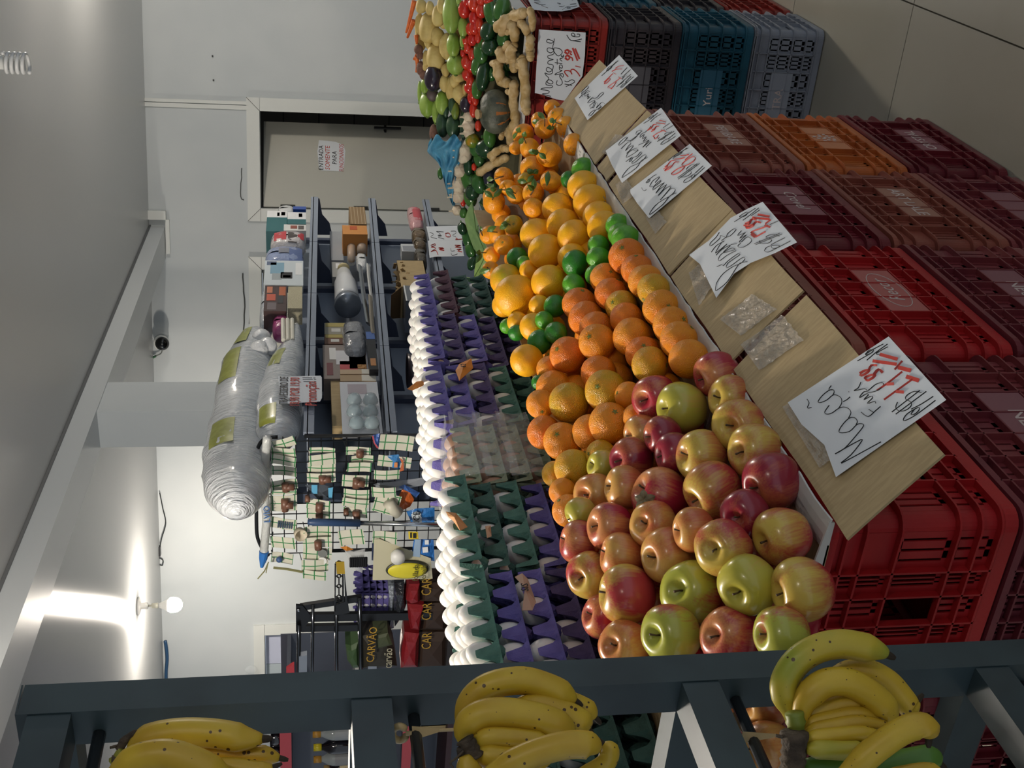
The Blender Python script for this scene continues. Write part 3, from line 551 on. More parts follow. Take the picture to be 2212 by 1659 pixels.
def leafplane(x, y, l):
    p0 = leafp(.3, 1.8, .003 + l); n = (leafp(.3, 1.8, 1) - leafp(.3, 1.8, 0)); r_0 = Vector(ray(x, y)); return Vector(CAM) + r_0 * ((p0 - Vector(CAM)).dot(n) / r_0.dot(n))
s = sign('notice', (670, 290), .0603, [(315, 210), (900, 265), (1190, 390), (1260, 600), (1210, 1200), (1130, 1330), (420, 1300), (310, 1190), (260, 600)], [], leafplane, 'small white notice reading ENTRADA SOMENTE PARA FUNCIONÁRIOS on the grey door', 'notice')
ux = (leafplane(690, 300, 0) - leafplane(690, 360, 0)); uz = leafplane(690, 330, 0) - leafplane(740, 330, 0)
for t, x, m_ in (('ENTRADA', 694, INK), ('SOMENTE', 708, REDINK), ('PARA', 723, INK), ('FUNCIONÁRIOS', 738, REDINK)):
    lettering(t, .045, leafplane(x, 341, .0015), ux, uz, m_, s, shear=.1, sx=.9 if len(t) < 9 else .62)
# ---------------------------------------------------------------- fruit
def z8(l): return [(1020 + .3617 * a, 200 + .3617 * b, .3617 * c) for a, b, c in l]
APP = [(1550, 809, 102, 'red'), (1416, 859, 98, 'red'), (1474, 881, 110, 'yellow'), (1580, 861, 98, 'red and yellow'), (1598, 920, 115, 'red and yellow'), (1390, 938, 85, 'orange-red'), (1459, 980, 90, 'dark red'), (1432, 940, 84, 'dark red'), (1365, 993, 95, 'dark red'), (1303, 1007, 70, 'yellow'), (1517, 985, 112, 'red and yellow'), (1633, 975, 118, 'red and yellow'), (1541, 1058, 126, 'red and yellow'), (1669, 1040, 128, 'dark red'), (1427, 1072, 124, 'red'), (1352, 1054, 95, 'orange-red'), (1287, 1068, 92, 'orange-red'), (1319, 1138, 102, 'red'), (1413, 1134, 102, 'orange-red'), (1500, 1145, 95, 'orange-red'), (1564, 1184, 123, 'red and yellow'), (1691, 1158, 126, 'red and yellow'), (1610, 1110, 105, 'dark red'), (1445, 1200, 118, 'orange-red'), (1344, 1201, 100, 'orange-red'), (1495, 1279, 132, 'green and red'), (1616, 1262, 127, 'yellow'), (1735, 1274, 138, 'red and yellow'), (1355, 1284, 128, 'red and yellow'), (1275, 1242, 100, 'red and yellow'), (1253, 1172, 92, 'red'), (1305, 1332, 95, 'red'), (1350, 1395, 110, 'orange-red'), (1451, 1370, 128, 'green and red'), (1576, 1375, 124, 'red'), (1690, 1370, 122, 'green and red'), (1255, 1108, 70, 'yellow'),
       (1552, 1500, 98, 'orange-red'), (1655, 1515, 112, 'orange-red'), (1660, 1618, 118, 'orange-red'), (1570, 1620, 105, 'red')]
TAN = z8([(480, 95, 105), (510, 150, 120), (400, 170, 105), (435, 215, 125), (560, 205, 125), (305, 250, 130), (345, 335, 125), (265, 330, 90), (460, 370, 152), (605, 310, 130), (360, 455, 150), (190, 505, 120), (215, 570, 105), (260, 610, 110), (315, 520, 90), (470, 530, 125), (365, 600, 130), (365, 690, 120), (130, 655, 138), (245, 790, 115), (100, 850, 110), (150, 850, 105), (190, 910, 120), (115, 970, 100), (110, 1060, 105)])
NAV = z8([(665, 560, 185), (510, 690, 177), (710, 655, 205), (755, 745, 185), (545, 790, 190), (790, 810, 200), (385, 850, 190), (610, 860, 195), (440, 950, 205), (600, 990, 175), (345, 1060, 120), (460, 1135, 205), (205, 1120, 190), (260, 1215, 245), (190, 1270, 140), (400, 1270, 120), (270, 1370, 120), (365, 1400, 160), (325, 1600, 190)])
LIM = z8([(665, 460, 140), (580, 520, 100), (870, 800, 145), (885, 850, 140), (915, 875, 160), (755, 915, 125), (755, 990, 135), (615, 1020, 152), (735, 1090, 120), (605, 1150, 130), (495, 1275, 130), (430, 1360, 105), (500, 1435, 130), (405, 1490, 145), (212, 1395, 90), (265, 1435, 95), (270, 985, 120), (310, 1020, 90)]) + [(1164, 826, 32)]
CAI = z8([(925, 980, 215), (985, 1060, 190), (1035, 1130, 205), (795, 1110, 180), (830, 1205, 195), (1085, 1180, 195), (1130, 1290, 220), (640, 1265, 200), (890, 1275, 185), (920, 1350, 190), (680, 1350, 205), (745, 1410, 205), (745, 1490, 215), (955, 1460, 225), (1190, 1390, 220), (1235, 1480, 225), (1295, 1590, 235), (1020, 1560, 205), (1060, 1625, 215), (570, 1565, 212)]) + [(1293, 806, 75), (1308, 844, 88), (1229, 870, 86), (1196, 838, 75), (1168, 873, 62), (1188, 798, 58), (1175, 934, 72), (1214, 953, 80), (1274, 934, 76), (1318, 915, 90), (1239, 1012, 82), (1298, 983, 65), (1199, 1024, 56), (1215, 1062, 58), (1228, 1103, 70), (1375, 902, 60), (1358, 855, 60)]
FR = [('apple',) + a for a in APP] + [('tangerine',) + a + ('',) for a in TAN] + [('navel',) + a + ('',) for a in NAV] + [('lime',) + a + ('',) for a in LIM] + [('orange',) + a + ('',) for a in CAI]
HB = .9
N = len(FR); RY = np.array([ray(f[1], f[2]) for f in FR]); SZ = np.array([f[3] for f in FR], float)
K0 = np.array([(1.285 - HB - EYE) / (r[2] + HB * r[0]) for r in RY]); K = K0.copy()
occl = np.array([f[1] * .25 + f[2] for f in FR])
for it in range(90):
    P = CAM + RY * K[:, None]; rad = SZ * K / F / 2
    D = np.linalg.norm(P[:, None] - P[None], axis=2) + np.eye(N) * 9; O = (rad[:, None] + rad[None]) * .96 - D
    mv = np.zeros(N)
    for i, j in np.argwhere(O > 0):
        if i < j:
            a, b = (i, j) if K[i] < K[j] else (j, i)
            mv[a] -= O[i, j] * .30; mv[b] += O[i, j] * .22
    K = np.clip(K + np.clip(mv, -.02, .02), K0 - .13, K0 + .07)
PF = CAM + RY * K[:, None]; RF = SZ * K / F / 2
def noise_bump(nt, b, sc, st, dist=.002):
    tc = nt.nodes.new('ShaderNodeTexCoord'); n = nt.nodes.new('ShaderNodeTexVoronoi'); n.feature = 'SMOOTH_F1'; n.inputs['Scale'].default_value = sc
    bp = nt.nodes.new('ShaderNodeBump'); bp.inputs['Strength'].default_value = st; bp.inputs['Distance'].default_value = dist
    nt.links.new(tc.outputs['Object'], n.inputs['Vector']); nt.links.new(n.outputs['Distance'], bp.inputs['Height']); nt.links.new(bp.outputs[0], b.inputs['Normal'])
def citrus(name, c, v, rough=.36, bs=26, st=.35):
    m = mat(name, c, rough, var=v, vscale=1.1, vlo=.3, vhi=.7, sss=.08, spec=.5); noise_bump(m.node_tree, m.node_tree.nodes['Principled BSDF'], bs, st, .02); return m
ORM = [citrus('orange_peel', '#e8860e', '#f09a1a'), citrus('orange_peel_deep', '#e2720c', '#ea8414'), citrus('orange_peel_yellow', '#e29a16', '#c9a41c')]
NVM = [citrus('navel_peel', '#f3a70c', '#f6b81e', st=.15), citrus('navel_peel_green', '#eaa40e', '#b9ac1e', st=.15)]
TGM = [citrus('tangerine_peel', '#ef9312', '#f5a61c', .28, 20, .2), citrus('tangerine_peel_green', '#d39a16', '#a59a20', .28, 20, .2)]
LMM = [citrus('lime_peel', '#3f8f1e', '#62a62e', .26, 22, .18), citrus('lime_peel_dark', '#23701c', '#36862a', .26, 22, .18)]
def apple_mat(name, red, yel, lo, hi, axis=.5):
    m = mat(name, red, .27, spec=.5, coat=.25, sss=.05); nt = m.node_tree; b = nt.nodes['Principled BSDF']
    tc = nt.nodes.new('ShaderNodeTexCoord'); oi = nt.nodes.new('ShaderNodeObjectInfo')
    mp = nt.nodes.new('ShaderNodeMapping'); mp.inputs['Scale'].default_value = (1, 1, .35)
    ad = nt.nodes.new('ShaderNodeVectorMath'); ad.operation = 'ADD'; ml = nt.nodes.new('ShaderNodeMath'); ml.operation = 'MULTIPLY'; ml.inputs[1].default_value = 51
    nt.links.new(oi.outputs['Random'], ml.inputs[0]); nt.links.new(tc.outputs['Object'], mp.inputs[0]); nt.links.new(mp.outputs[0], ad.inputs[0]); nt.links.new(ml.outputs[0], ad.inputs[1])
    n1 = nt.nodes.new('ShaderNodeTexNoise'); n1.inputs['Scale'].default_value = .9; n1.inputs['Detail'].default_value = 2; nt.links.new(ad.outputs[0], n1.inputs[0])
    mp2 = nt.nodes.new('ShaderNodeMapping'); mp2.inputs['Scale'].default_value = (9, 9, .8); nt.links.new(ad.outputs[0], mp2.inputs[0])
    n2 = nt.nodes.new('ShaderNodeTexNoise'); n2.inputs['Scale'].default_value = 1.6; n2.inputs['Detail'].default_value = 4; nt.links.new(mp2.outputs[0], n2.inputs[0])
    sx = nt.nodes.new('ShaderNodeSeparateXYZ'); nt.links.new(tc.outputs['Object'], sx.inputs[0])
    a1 = nt.nodes.new('ShaderNodeMath'); a1.operation = 'MULTIPLY_ADD'; a1.inputs[1].default_value = .30; nt.links.new(n2.outputs['Fac'], a1.inputs[0]); nt.links.new(n1.outputs['Fac'], a1.inputs[2])
    pz = nt.nodes.new('ShaderNodeMath'); pz.operation = 'MULTIPLY_ADD'; pz.inputs[1].default_value = .16; nt.links.new(sx.outputs[2], pz.inputs[0]); nt.links.new(a1.outputs[0], pz.inputs[2])
    cr = nt.nodes.new('ShaderNodeValToRGB'); cr.color_ramp.elements[0].position = lo; cr.color_ramp.elements[0].color = lin(red); cr.color_ramp.elements[1].position = hi; cr.color_ramp.elements[1].color = lin(yel)
    nt.links.new(pz.outputs[0], cr.inputs[0]); nt.links.new(cr.outputs[0], b.inputs['Base Color']); return m
APM = {'red': apple_mat('apple_red', '#a8283a', '#cf8a52', .66, .92), 'dark red': apple_mat('apple_dark_red', '#8c1f33', '#b8653e', .74, .98), 'red and yellow': apple_mat('apple_mixed', '#b23a3c', '#cdb04e', .54, .86),
       'orange-red': apple_mat('apple_orange', '#c05a38', '#d3a154', .52, .86), 'yellow': apple_mat('apple_yellow', '#c8a050', '#b9b043', .40, .62), 'green and red': apple_mat('apple_green_red', '#b24a3e', '#b0b244', .48, .70)}
def prof(fn, k): return [fn(i / k) for i in range(k + 1)]
def appf(t):
    a = PI * t; r = math.sin(a) ** .80 * (1.0 + .07 * math.cos(a)) ; z = math.cos(a) * .92 - .40 * math.exp(-(r / .26) ** 2) * (1 if t < .5 else 0) + .20 * math.exp(-(r / .2) ** 2) * (1 if t > .5 else 0)
    return (max(r, .004), z)
AME = MB().lathe(prof(appf, 26)[::-1], 28, lob=lambda a, t: .018 * math.cos(5 * a + .4) * (1.6 - t) + .02 * math.cos(2 * a)).mesh('apple', [APM['red']], True)
def citf(dim, dz=.97, pt=0):
    def f(t):
        a = PI * t; r = math.sin(a); z = math.cos(a) * dz - dim * math.exp(-(r / .16) ** 2) * (1 if t < .5 else -1) + (pt * math.exp(-(r / .2) ** 2) * (1 if t > .5 else -0) * -1)
        return (max(r, .004), z)
    return f
OME = MB().lathe(prof(citf(.05), 22)[::-1], 26, lob=lambda a, t: .010 * math.cos(3 * a) + .006 * math.cos(7 * a)).mesh('orange', [ORM[0]], True)
NME = MB().lathe(prof(citf(.04, 1.03), 22)[::-1], 26, lob=lambda a, t: .012 * math.cos(2 * a)).mesh('navel_orange', [NVM[0]], True)
TME = MB().lathe(prof(citf(.09, .88), 22)[::-1], 26, lob=lambda a, t: .018 * math.cos(6 * a) * (abs(t - .5) * 2) ** 2).mesh('tangerine', [TGM[0]], True)
LME = MB().lathe(prof(citf(.02, 1.06, .06), 20)[::-1], 24).mesh('lime', [LMM[0]], True)
STEM = MB().tube([(0, 0, .42), (.02, .01, .70), (.09, .03, .93)], [.035, .03, .045], 6).mesh('stem', [STEMB], True)
bs_ = MB(); bs_.lathe([(.001, .93), (.06, .93), (.075, .95), (.03, .965), (.001, .968)], 8)
for k in range(5): bs_.box((.09 * math.cos(k * 1.257), .09 * math.sin(k * 1.257), .945), (.10, .045, .02), Matrix.Rotation(k * 1.257, 3, 'Z'))
SCAR = bs_.mesh('stem_scar', [mat('scar_green', '#6d7a34', .6)])
CENTERV = Vector(CAM)
def dirv(P, a, jit):
    """a direction: mostly up and a little towards the camera, jittered"""
    t = (CENTERV - Vector(P)).normalized(); v = Vector((0, 0, 1)) * a + t * (1 - a) + Vector((R.gauss(0, jit), R.gauss(0, jit), R.gauss(0, jit))); return v.normalized()
def quat_to(v): return Vector((0, 0, 1)).rotation_difference(Vector(v)) @ Quaternion((0, 0, 1), R.uniform(0, 6.28))
def rows(sel):                              # row up the slope from the lip, place counted from the banana rack
    rw = {i: int((-.985 - PF[i][0] + .02) / .062) + 1 for i in sel}; out = {}
    for r in set(rw.values()):
        for k, i in enumerate(sorted([i for i in sel if rw[i] == r], key=lambda i: PF[i][1])): out[i] = (max(r, 1), k + 1)
    return out
KIND = {'apple': ('apple', AME, 'apple', 'apples in the carton nearest the rack'), 'orange': ('orange', OME, 'orange', 'pebbly oranges in the middle carton'), 'navel': ('navel_orange', NME, 'orange', 'smooth yellow oranges in the middle carton'), 'tangerine': ('tangerine', TME, 'tangerine', 'tangerines in the far carton'), 'lime': ('lime', LME, 'lime', 'limes among the oranges')}
fruits = {}
for kind, (nm, me, cat, grp) in KIND.items():
    sel = [i for i in range(N) if FR[i][0] == kind]; rw = rows(sel)
    for i in sel:
        P = PF[i]; r = RF[i]; row, k = rw[i]
        where = f'row {ORD[row] if False else ORD[min(row, 19)]} up from the white lip, {ORD[min(k, 19)]} from the rack'
        if kind == 'apple':
            m = APM[FR[i][4]]; lab = f'{FR[i][4]} apple, {ORD[row]} row above the white lip, {ORD[k]} from the banana rack'; q = quat_to(dirv(P, .72, .22))
        elif kind == 'orange':
            c = R.choice([0, 0, 0, 1, 1, 2]); 
            if i - (N - len(CAI)) in (0, 6 + 1): c = 1
            if i - (N - len(CAI)) in (5, 21, 22): c = 2
            m = ORM[c]; lab = f'{["bright", "deep", "yellowish"][c]} pebbly orange, {ORD[row]} row above the white lip, {ORD[k]} counting from the apples'; q = quat_to(dirv(P, .1, .8))
        elif kind == 'navel':
            g = i in (sel[12],) ; m = NVM[1 if g else 0]; lab = f'{"greenish" if g else "smooth"} yellow orange, {ORD[row]} row above the white lip, {ORD[k]} counting from the pebbly oranges'; q = quat_to(dirv(P, .3, .8))
        elif kind == 'tangerine':
            g = i in (sel[19], sel[14]); m = TGM[1 if g else 0]; lab = f'{"greenish" if g else "shiny"} leafy tangerine, {ORD[row]} row above the white lip, {ORD[k]} counting from the yellow oranges'; q = quat_to(dirv(P, .4, .6))
        else:
            g = R.random() < .4; m = LMM[1 if g else 0]; lab = f'{"dark" if g else "bright"} green lime, {ORD[row]} row above the white lip, {ORD[k]} lime from the apples'; q = quat_to(dirv(P, .2, .9))
        o = inst(nm, me, P, q, r * (1.03 if kind == 'apple' else 1.04), m=m, label=lab, cat=cat, group=grp); fruits[i] = o
        if kind == 'apple': inst('stem', STEM, parent=o)
        elif kind in ('orange', 'navel'): inst('stem_scar', SCAR, parent=o)
# the layer beneath, glimpsed through the gaps
fk = 0
for a in range(3):
    for b_ in range(29):
        X = -1.085 - .072 * a + R.uniform(-.008, .008); Y = 1.235 + .079 * b_ + R.uniform(-.01, .01)
        kind = 'apple' if Y < 1.80 - .10 * a else 'orange' if Y < 2.42 else 'navel' if Y < 2.9 else 'tangerine'
        if kind == 'tangerine' and Y > 3.45: continue
        nm, me, cat, grp = KIND[kind]; m = {'apple': APM['red'], 'orange': ORM[0], 'navel': NVM[0], 'tangerine': TGM[0]}[kind]; r = .036 if kind != 'tangerine' else .031; fk += 1
        o = inst(nm, me, (X, Y, 1.285 + HB * (-1 - X) - .068), quat_to((R.gauss(0, .5), R.gauss(0, .5), 1)), r, m=m, label=f'{cat} of the lower layer, {ORD[a + 1]} row in, {ORD[b_ + 1] if b_ < 20 else "twenty-" + ORD[b_ - 19]} from the banana rack', cat=cat, group='fruit of the lower layer')
        inst('stem' if kind == 'apple' else 'stem_scar', STEM if kind == 'apple' else SCAR, parent=o)
# leaves and twigs on the tangerines (parts of the fruit they grow on)
tsel = [i for i in range(N) if FR[i][0] == 'tangerine']
def leaf_into(mb, a, b, w, up, curl=.15, m=0):
    a = Vector(a); b = Vector(b); d = b - a; s = d.cross(Vector(up)).normalized(); n = s.cross(d).normalized()
    pr = [0, .55, .9, 1, .85, .5, 0]
    vs = []
    for k, q in enumerate(pr):
        t = k / 6; c = a + d * t + n * (curl * d.length * math.sin(PI * t))
        vs += [c + s * w * q - n * w * .25 * q, c + n * w * .12 * q, c - s * w * q - n * w * .25 * q]
    mb.add(vs, [(3 * k + e, 3 * k + e + 1, 3 * k + e + 4, 3 * k + e + 3) for k in range(6) for e in (0, 1)], m); return mb
LEAFM2 = mat('tangerine_leaf', '#55762f', .4, var='#3f5f2a', vscale=20)
for i in tsel:
    o = fruits[i]; Pw = Vector(PF[i]); r = RF[i]; q = o.rotation_quaternion.inverted(); s = 1 / o.scale[0]
    toc = (Vector(CAM) - Pw).normalized()
    if R.random() < .75:
        base = Pw + (toc + Vector((R.uniform(-.6, .6), R.uniform(-.6, .6), R.uniform(0, .7)))).normalized() * r * .97
        tip = base + Vector((R.uniform(-.02, .02), R.uniform(-.04, .04), R.uniform(-.01, .03))) + toc * .015
        m = MB(); m.tube([q @ ((p - Pw) * s) for p in (base, (base + tip) / 2 + toc * .004, tip)], .0016 * s, 5); put('twig', m, STEMB, o, local=True)
        for k in range(R.choice([1, 2, 2, 3])):
            e = tip + Vector((R.uniform(-.03, .03), R.uniform(-.045, .045), R.uniform(-.03, .03))) + toc * R.uniform(-.004, .012)
            m = MB(); leaf_into(m, q @ ((tip - Pw) * s), q @ ((e - Pw) * s), .008 * s, q @ toc); put('leaf', m, LEAFM2, o, local=True)
    if i % 3 == 0:
        inst('stem_scar', SCAR, parent=o)
# a dried brown calyx lying on one apple
ai = 14; Pa = Vector(PF[ai]) + (Vector(CAM) - Vector(PF[ai])).normalized() * RF[ai] * 1.03 + Vector((0, 0, RF[ai] * .35))
m = MB(); ll = Vector(at(1390, 1080, D=K[ai] - .055))
for k in range(5):
    a = k * 1.257; m_dir = RT * math.cos(a) + UP * math.sin(a); leaf_into(m, ll, ll + Vector(m_dir) * R.uniform(.014, .022), .007, -FW, .2)
put('dry_leaf', m, mat('dry_leaf', '#8f8468', .7, var='#6e6248', vscale=60), label='dry curled grey-brown leaf lying on a red apple', cat='leaf')
# ---------------------------------------------------------------- egg trays and eggs
TP = .058; NX, NY = 4, 5
def tray_mesh():
    b = MB(); q = 6; nx, ny = NX * q, NY * q
    def f(u, v):
        x = u * NX; y = v * NY; ed = min(u, 1 - u, v, 1 - v) < .02
        p = (math.cos(PI * x) ** 2) * (math.cos(PI * y) ** 2); c = (math.sin(PI * x) ** 2) * (math.sin(PI * y) ** 2)
        z = (.040 if ed else .026) * min(1, max(0, (p - .12) * 1.55)) ** .8 - .024 * min(1, c * 1.3)
        return Vector((-x * TP, y * TP, z))
    b.grid(f, nx, ny)
    out = .007                                                             # slanting outer faces of the teeth and the flange
    for side in range(4):
        n = ny if side < 2 else nx
        E_ = []
        for k in range(n + 1):
            t = k / n; u, v = ((0, t), (1, t), (t, 0), (t, 1))[side]; p = f(u, v)
            d = [Vector((1, 0, 0)), Vector((-1, 0, 0)), Vector((0, -1, 0)), Vector((0, 1, 0))][side]
            E_.append((p, p + d * out + Vector((0, 0, -p.z * 1.0)), p + d * (out + .003) + Vector((0, 0, -p.z - .004))))
        vs = [x for e in E_ for x in e]
        b.add(vs, [(3 * k + e, 3 * k + e + 1, 3 * k + e + 4, 3 * k + e + 3) for k in range(n) for e in (0, 1)])
    return b.mesh('egg_tray', [BLACK], False)
TRAY = tray_mesh()
pulp = lambda n, c, v: mat('pulp_' + n, c, .9, var=v, vscale=30, bump=.25, bscale=350)
PU = {'purple': pulp('purple', '#6a63a8', '#5d5698'), 'dark purple': pulp('darkpurple', '#564a78', '#4b4069'), 'green': pulp('green', '#4f7c70', '#446d62'), 'dark green': pulp('darkgreen', '#3c6058', '#33534b'), 'grey-green': pulp('greygreen', '#8d9a84', '#7d8a74'), 'brown-purple': pulp('brownpurple', '#5d4150', '#523a48')}
def eggf(t):
    a = PI * t; z = math.cos(a); return (max(.001, math.sin(a) * (.0218 + .0022 * -z)), z * .0285)
EGG = MB().lathe(prof(eggf, 14)[::-1], 18).mesh('egg', [EGGM], True)
EGB = mat('brown_egg', '#b08a74', .45)
stacks = [(1.205, ['dark green', 'dark green', 'dark green', 'dark green'], 1.668), (1.508, ['green', 'purple', 'purple', 'dark purple'], 1.668), (1.812, ['green', 'dark green', 'green', 'purple'], 1.668), (2.11, ['grey-green', 'grey-green', 'grey-green'], 1.628),
          (2.36, ['purple', 'purple', 'dark purple', 'green'], 1.664), (2.66, ['purple', 'dark purple', 'purple', 'dark purple'], 1.652), (2.955, ['purple', 'brown-purple', 'dark green', 'dark green'], 1.640)]
EX = -1.398; PIT = .0565
sname = ['first', 'second', 'third', 'fourth', 'fifth', 'sixth', 'farthest']
nlow = 0
for si, (y0, cols, zt) in enumerate(stacks):
    wrapped = si == 3; sc = .84 if wrapped else 1
    for k, c in enumerate(cols + [cols[-1]] * 1):
        z = zt - PIT * k; jx = R.uniform(-.012, .006) - .004 * k; jy = R.uniform(-.005, .005); rot = R.uniform(-.025, .025)
        lab = f'{c} pulp egg tray, {["top", "second from top", "third from top", "fourth from top", "fifth from top"][k]} in the {sname[si]} stack from the rack'
        o = inst('egg_tray', TRAY, (EX + jx, y0 + jy, z), Quaternion((0, 0, 1), rot), (1, sc, 1), m=PU[c], label=lab, cat='egg tray', group='stacked egg trays')
        for a in range(NX):
            for b_ in range(NY):
                top = k == 0
                if not top and (a > 0 or k > 3 or (b_ * 7 + si * 3 + k * 5) % 10 > 5): continue
                if top and wrapped and False: continue
                p = Vector((EX + jx - (a + .5) * TP, y0 + jy + (b_ + .5) * TP * sc, z + .020))
                th_ = R.gauss(0, .16); ax = Vector((math.sin(th_), R.gauss(0, .16), 1)).normalized()
                lab = f'white egg, {sname[si]} stack from the rack, {ORD[a + 1]} row from the aisle, {ORD[b_ + 1]} along' if top else f'white egg in the {ORD[k + 1]} tray down, {sname[si]} stack from the rack, {ORD[b_ + 1]} along'
                if wrapped: lab = lab.replace('white', 'brown')
                inst('egg', EGG, p, Vector((0, 0, 1)).rotation_difference(ax), 1.2 + R.uniform(-.05, .04), m=EGB if wrapped else EGGM, label=lab, cat='egg', group=('eggs in the top tray of the %s stack' if top else 'eggs between lower trays of the %s stack') % sname[si])
    bt = zt - PIT * len(cols) - .026
    m = MB(); m.box2((EX - .01, y0 + .012, 1.2425), (EX - .235, y0 + .27 * sc, bt)); put('support_carton', m, CARD, label=f'plain brown carton under the {sname[si]} egg stack from the rack', cat='carton', group='cartons under the egg trays')
m = MB(); yb = 2.105
for k in range(3):
    zz = 1.628 - PIT * k
    m.sheet(lambda u, v: Vector((EX + .016 + .004 * math.sin(9 * u + 5 * v), yb + .265 * u, zz - .03 + .075 * v)), 14, 6, .0006)
m.sheet(lambda u, v: Vector((EX + .014 - .24 * v, yb + .265 * u, 1.683 + .004 * math.sin(12 * u) * math.cos(9 * v))), 14, 10, .0006)
put('plastic_wrap', m, CLEAR, label='clear crinkled plastic wrapped around the grey-green egg trays', cat='plastic wrap', smooth=True)
def scrap(pts, D, c, lab, txt=None):
    A = [at(x, y, X=D) for x, y in pts]; m = MB(); n = len(A); cc = sum(A, Vector()) / n + Vector((.01, -.004, .003))
    m.add(A + [cc], [(k, (k + 1) % n, n) for k in range(n)]); m.add([p - Vector((.0008, 0, 0)) for p in A + [cc]], [((k + 1) % n, k, n) for k in range(n)])
    o = put('paper_scrap', m, mat('scrap' + c, c, .6), label=lab, cat='paper scrap')
    if txt: lettering(txt, .020, cc + Vector((.003, -.001, 0)), at(1000, 1000, X=D) - at(1000, 1040, X=D), Vector((0, 0, 1)), INK, o)
scrap([(984, 800), (992, 786), (1018, 774), (1022, 795), (1008, 808), (992, 822)], EX + .022, '#d98a3c', 'torn orange paper label stuck on the purple egg trays', '62')
scrap([(880, 840), (900, 824), (915, 822), (916, 832), (890, 843)], EX - .03, '#d58a40', 'orange paper scrap among the white eggs of the fifth stack')
scrap([(963, 1105), (985, 1108), (1010, 1138), (994, 1146), (980, 1126), (968, 1115)], EX + .022, '#c08a58', 'crumpled tan paper label hanging from the green egg tray')
scrap([(1048, 1136), (1060, 1135), (1062, 1158), (1052, 1162)], EX + .022, '#c9a184', 'pale tan paper strip between the green egg trays')
scrap([(1112, 1246), (1128, 1238), (1140, 1250), (1158, 1300), (1150, 1318), (1128, 1318), (1134, 1270)], EX + .025, '#b59a86', 'torn beige label with letters on the purple egg trays by the apples', 'SIS')
# ---------------------------------------------------------------- banana rack
rk = empty('banana_rack', (-1.03, 1.075, 0), 'dark green painted steel banana rack with rails, rods and a tall square post', 'rack')
m = MB(); m.box2((-1.055, 1.052, 0), (-1.004, 1.10, 2.325)); m.prism([(-1.055, 1.052, 2.325), (-1.004, 1.052, 2.325), (-1.004, 1.10, 2.327), (-1.055, 1.10, 2.331)], (0, 0, .002)); put('post', m, RACKM, rk)
m = MB(); m.box2((-1.80, 1.052, 0), (-1.75, 1.10, 2.325)); put('post', m, RACKM, rk)
for z in (2.29, 1.925, 1.515, 1.115):
    m = MB(); m.box2((-1.053, 1.0515, z - .024), (-1.006, .1, z + .024)); put('side_rail', m, RACKM, rk)
    m = MB(); m.box2((-1.056, 1.054, z - .024), (-1.75, 1.098, z + .024)); put('cross_rail', m, RACKM, rk)
    m = MB(); m.tube([(-1.04, 1.053, z - .052), (-1.04, .1, z - .052)], .0075, 10); put('hanging_rod', m, mat('rod_steel', '#363c40', .3, metal=.4), rk, smooth=True)
BAN = mat('banana_peel', '#cdae30', .42, var='#bf9c2a', vscale=14, sss=.06); BNG = mat('banana_green', '#8c9a2e', .42, var='#c0ab34', vscale=9, sss=.06); BGR = mat('banana_unripe', '#46742a', .42, var='#5b862e', vscale=10)
for bm in (BAN, BNG):                                            # brown sugar spots
    nt = bm.node_tree; b = nt.nodes['Principled BSDF']; old = b.inputs['Base Color'].links[0].from_socket
    tc = nt.nodes.new('ShaderNodeTexCoord'); v = nt.nodes.new('ShaderNodeTexVoronoi'); v.inputs['Scale'].default_value = 95
    n = nt.nodes.new('ShaderNodeTexNoise'); n.inputs['Scale'].default_value = 22
    ml = nt.nodes.new('ShaderNodeMath'); ml.operation = 'MULTIPLY_ADD'; ml.inputs[1].default_value = .55; ml.inputs[2].default_value = -.17
    lt = nt.nodes.new('ShaderNodeMath'); lt.operation = 'LESS_THAN'; mx = nt.nodes.new('ShaderNodeMix'); mx.data_type = 'RGBA'; mx.inputs[7].default_value = lin('#4c3512')
    nt.links.new(tc.outputs['Object'], v.inputs['Vector']); nt.links.new(tc.outputs['Object'], n.inputs['Vector']); nt.links.new(n.outputs['Fac'], ml.inputs[0])
    nt.links.new(v.outputs['Distance'], lt.inputs[0]); nt.links.new(ml.outputs[0], lt.inputs[1]); nt.links.new(lt.outputs[0], mx.inputs[0]); nt.links.new(old, mx.inputs[6]); nt.links.new(mx.outputs[2], b.inputs['Base Color'])
TIPM = mat('banana_tip', '#2e2416', .8); CROWN = mat('banana_crown', '#54483a', .85, var='#3c3228', vscale=40, bump=.4, bscale=90); NECK = mat('banana_neck', '#5f7a28', .5, var='#8a8a30', vscale=12)
def banana(bunch, pts, rad, D, org, sc, m=BAN, tip=True, neck=True):
    n = len(pts); P = smooth_path([at(org[0] + sc * x, org[1] + sc * y, D=D + (dz if (dz := (p[2] if len(p) > 2 else 0)) else 0)) for p in pts for x, y in [p[:2]]], 5)
    k = len(P); rs = []
    for i in range(k):
        t = i / (k - 1); g = min(1, (.42 + 2.6 * t) if neck else (.8 + t)) * min(1, .30 + 3.6 * (1 - t)); rs.append(rad * sc * D / F * g)
    b = MB(); rings = 10
    b.tube(P, rs, rings)
    # five soft edges
    vs = [Vector(v) for v in b.v]
    for i in range(k):
        c = P[i]
        for j in range(rings):
            q = vs[i * rings + j] - c; b.v[i * rings + j] = tuple(c + q * (1.045 if j % 2 == 0 else .965))
    o = put('banana', b, m, bunch, smooth=True)
    if tip:
        d = (P[-1] - P[-3]).normalized(); m2 = MB(); m2.tube([P[-1] - d * .002, P[-1] + d * .006, P[-1] + d * .010], [rs[-1] * 1.02, rs[-1] * .85, rs[-1] * .5], 8); put('tip', m2, TIPM, o)
    return o
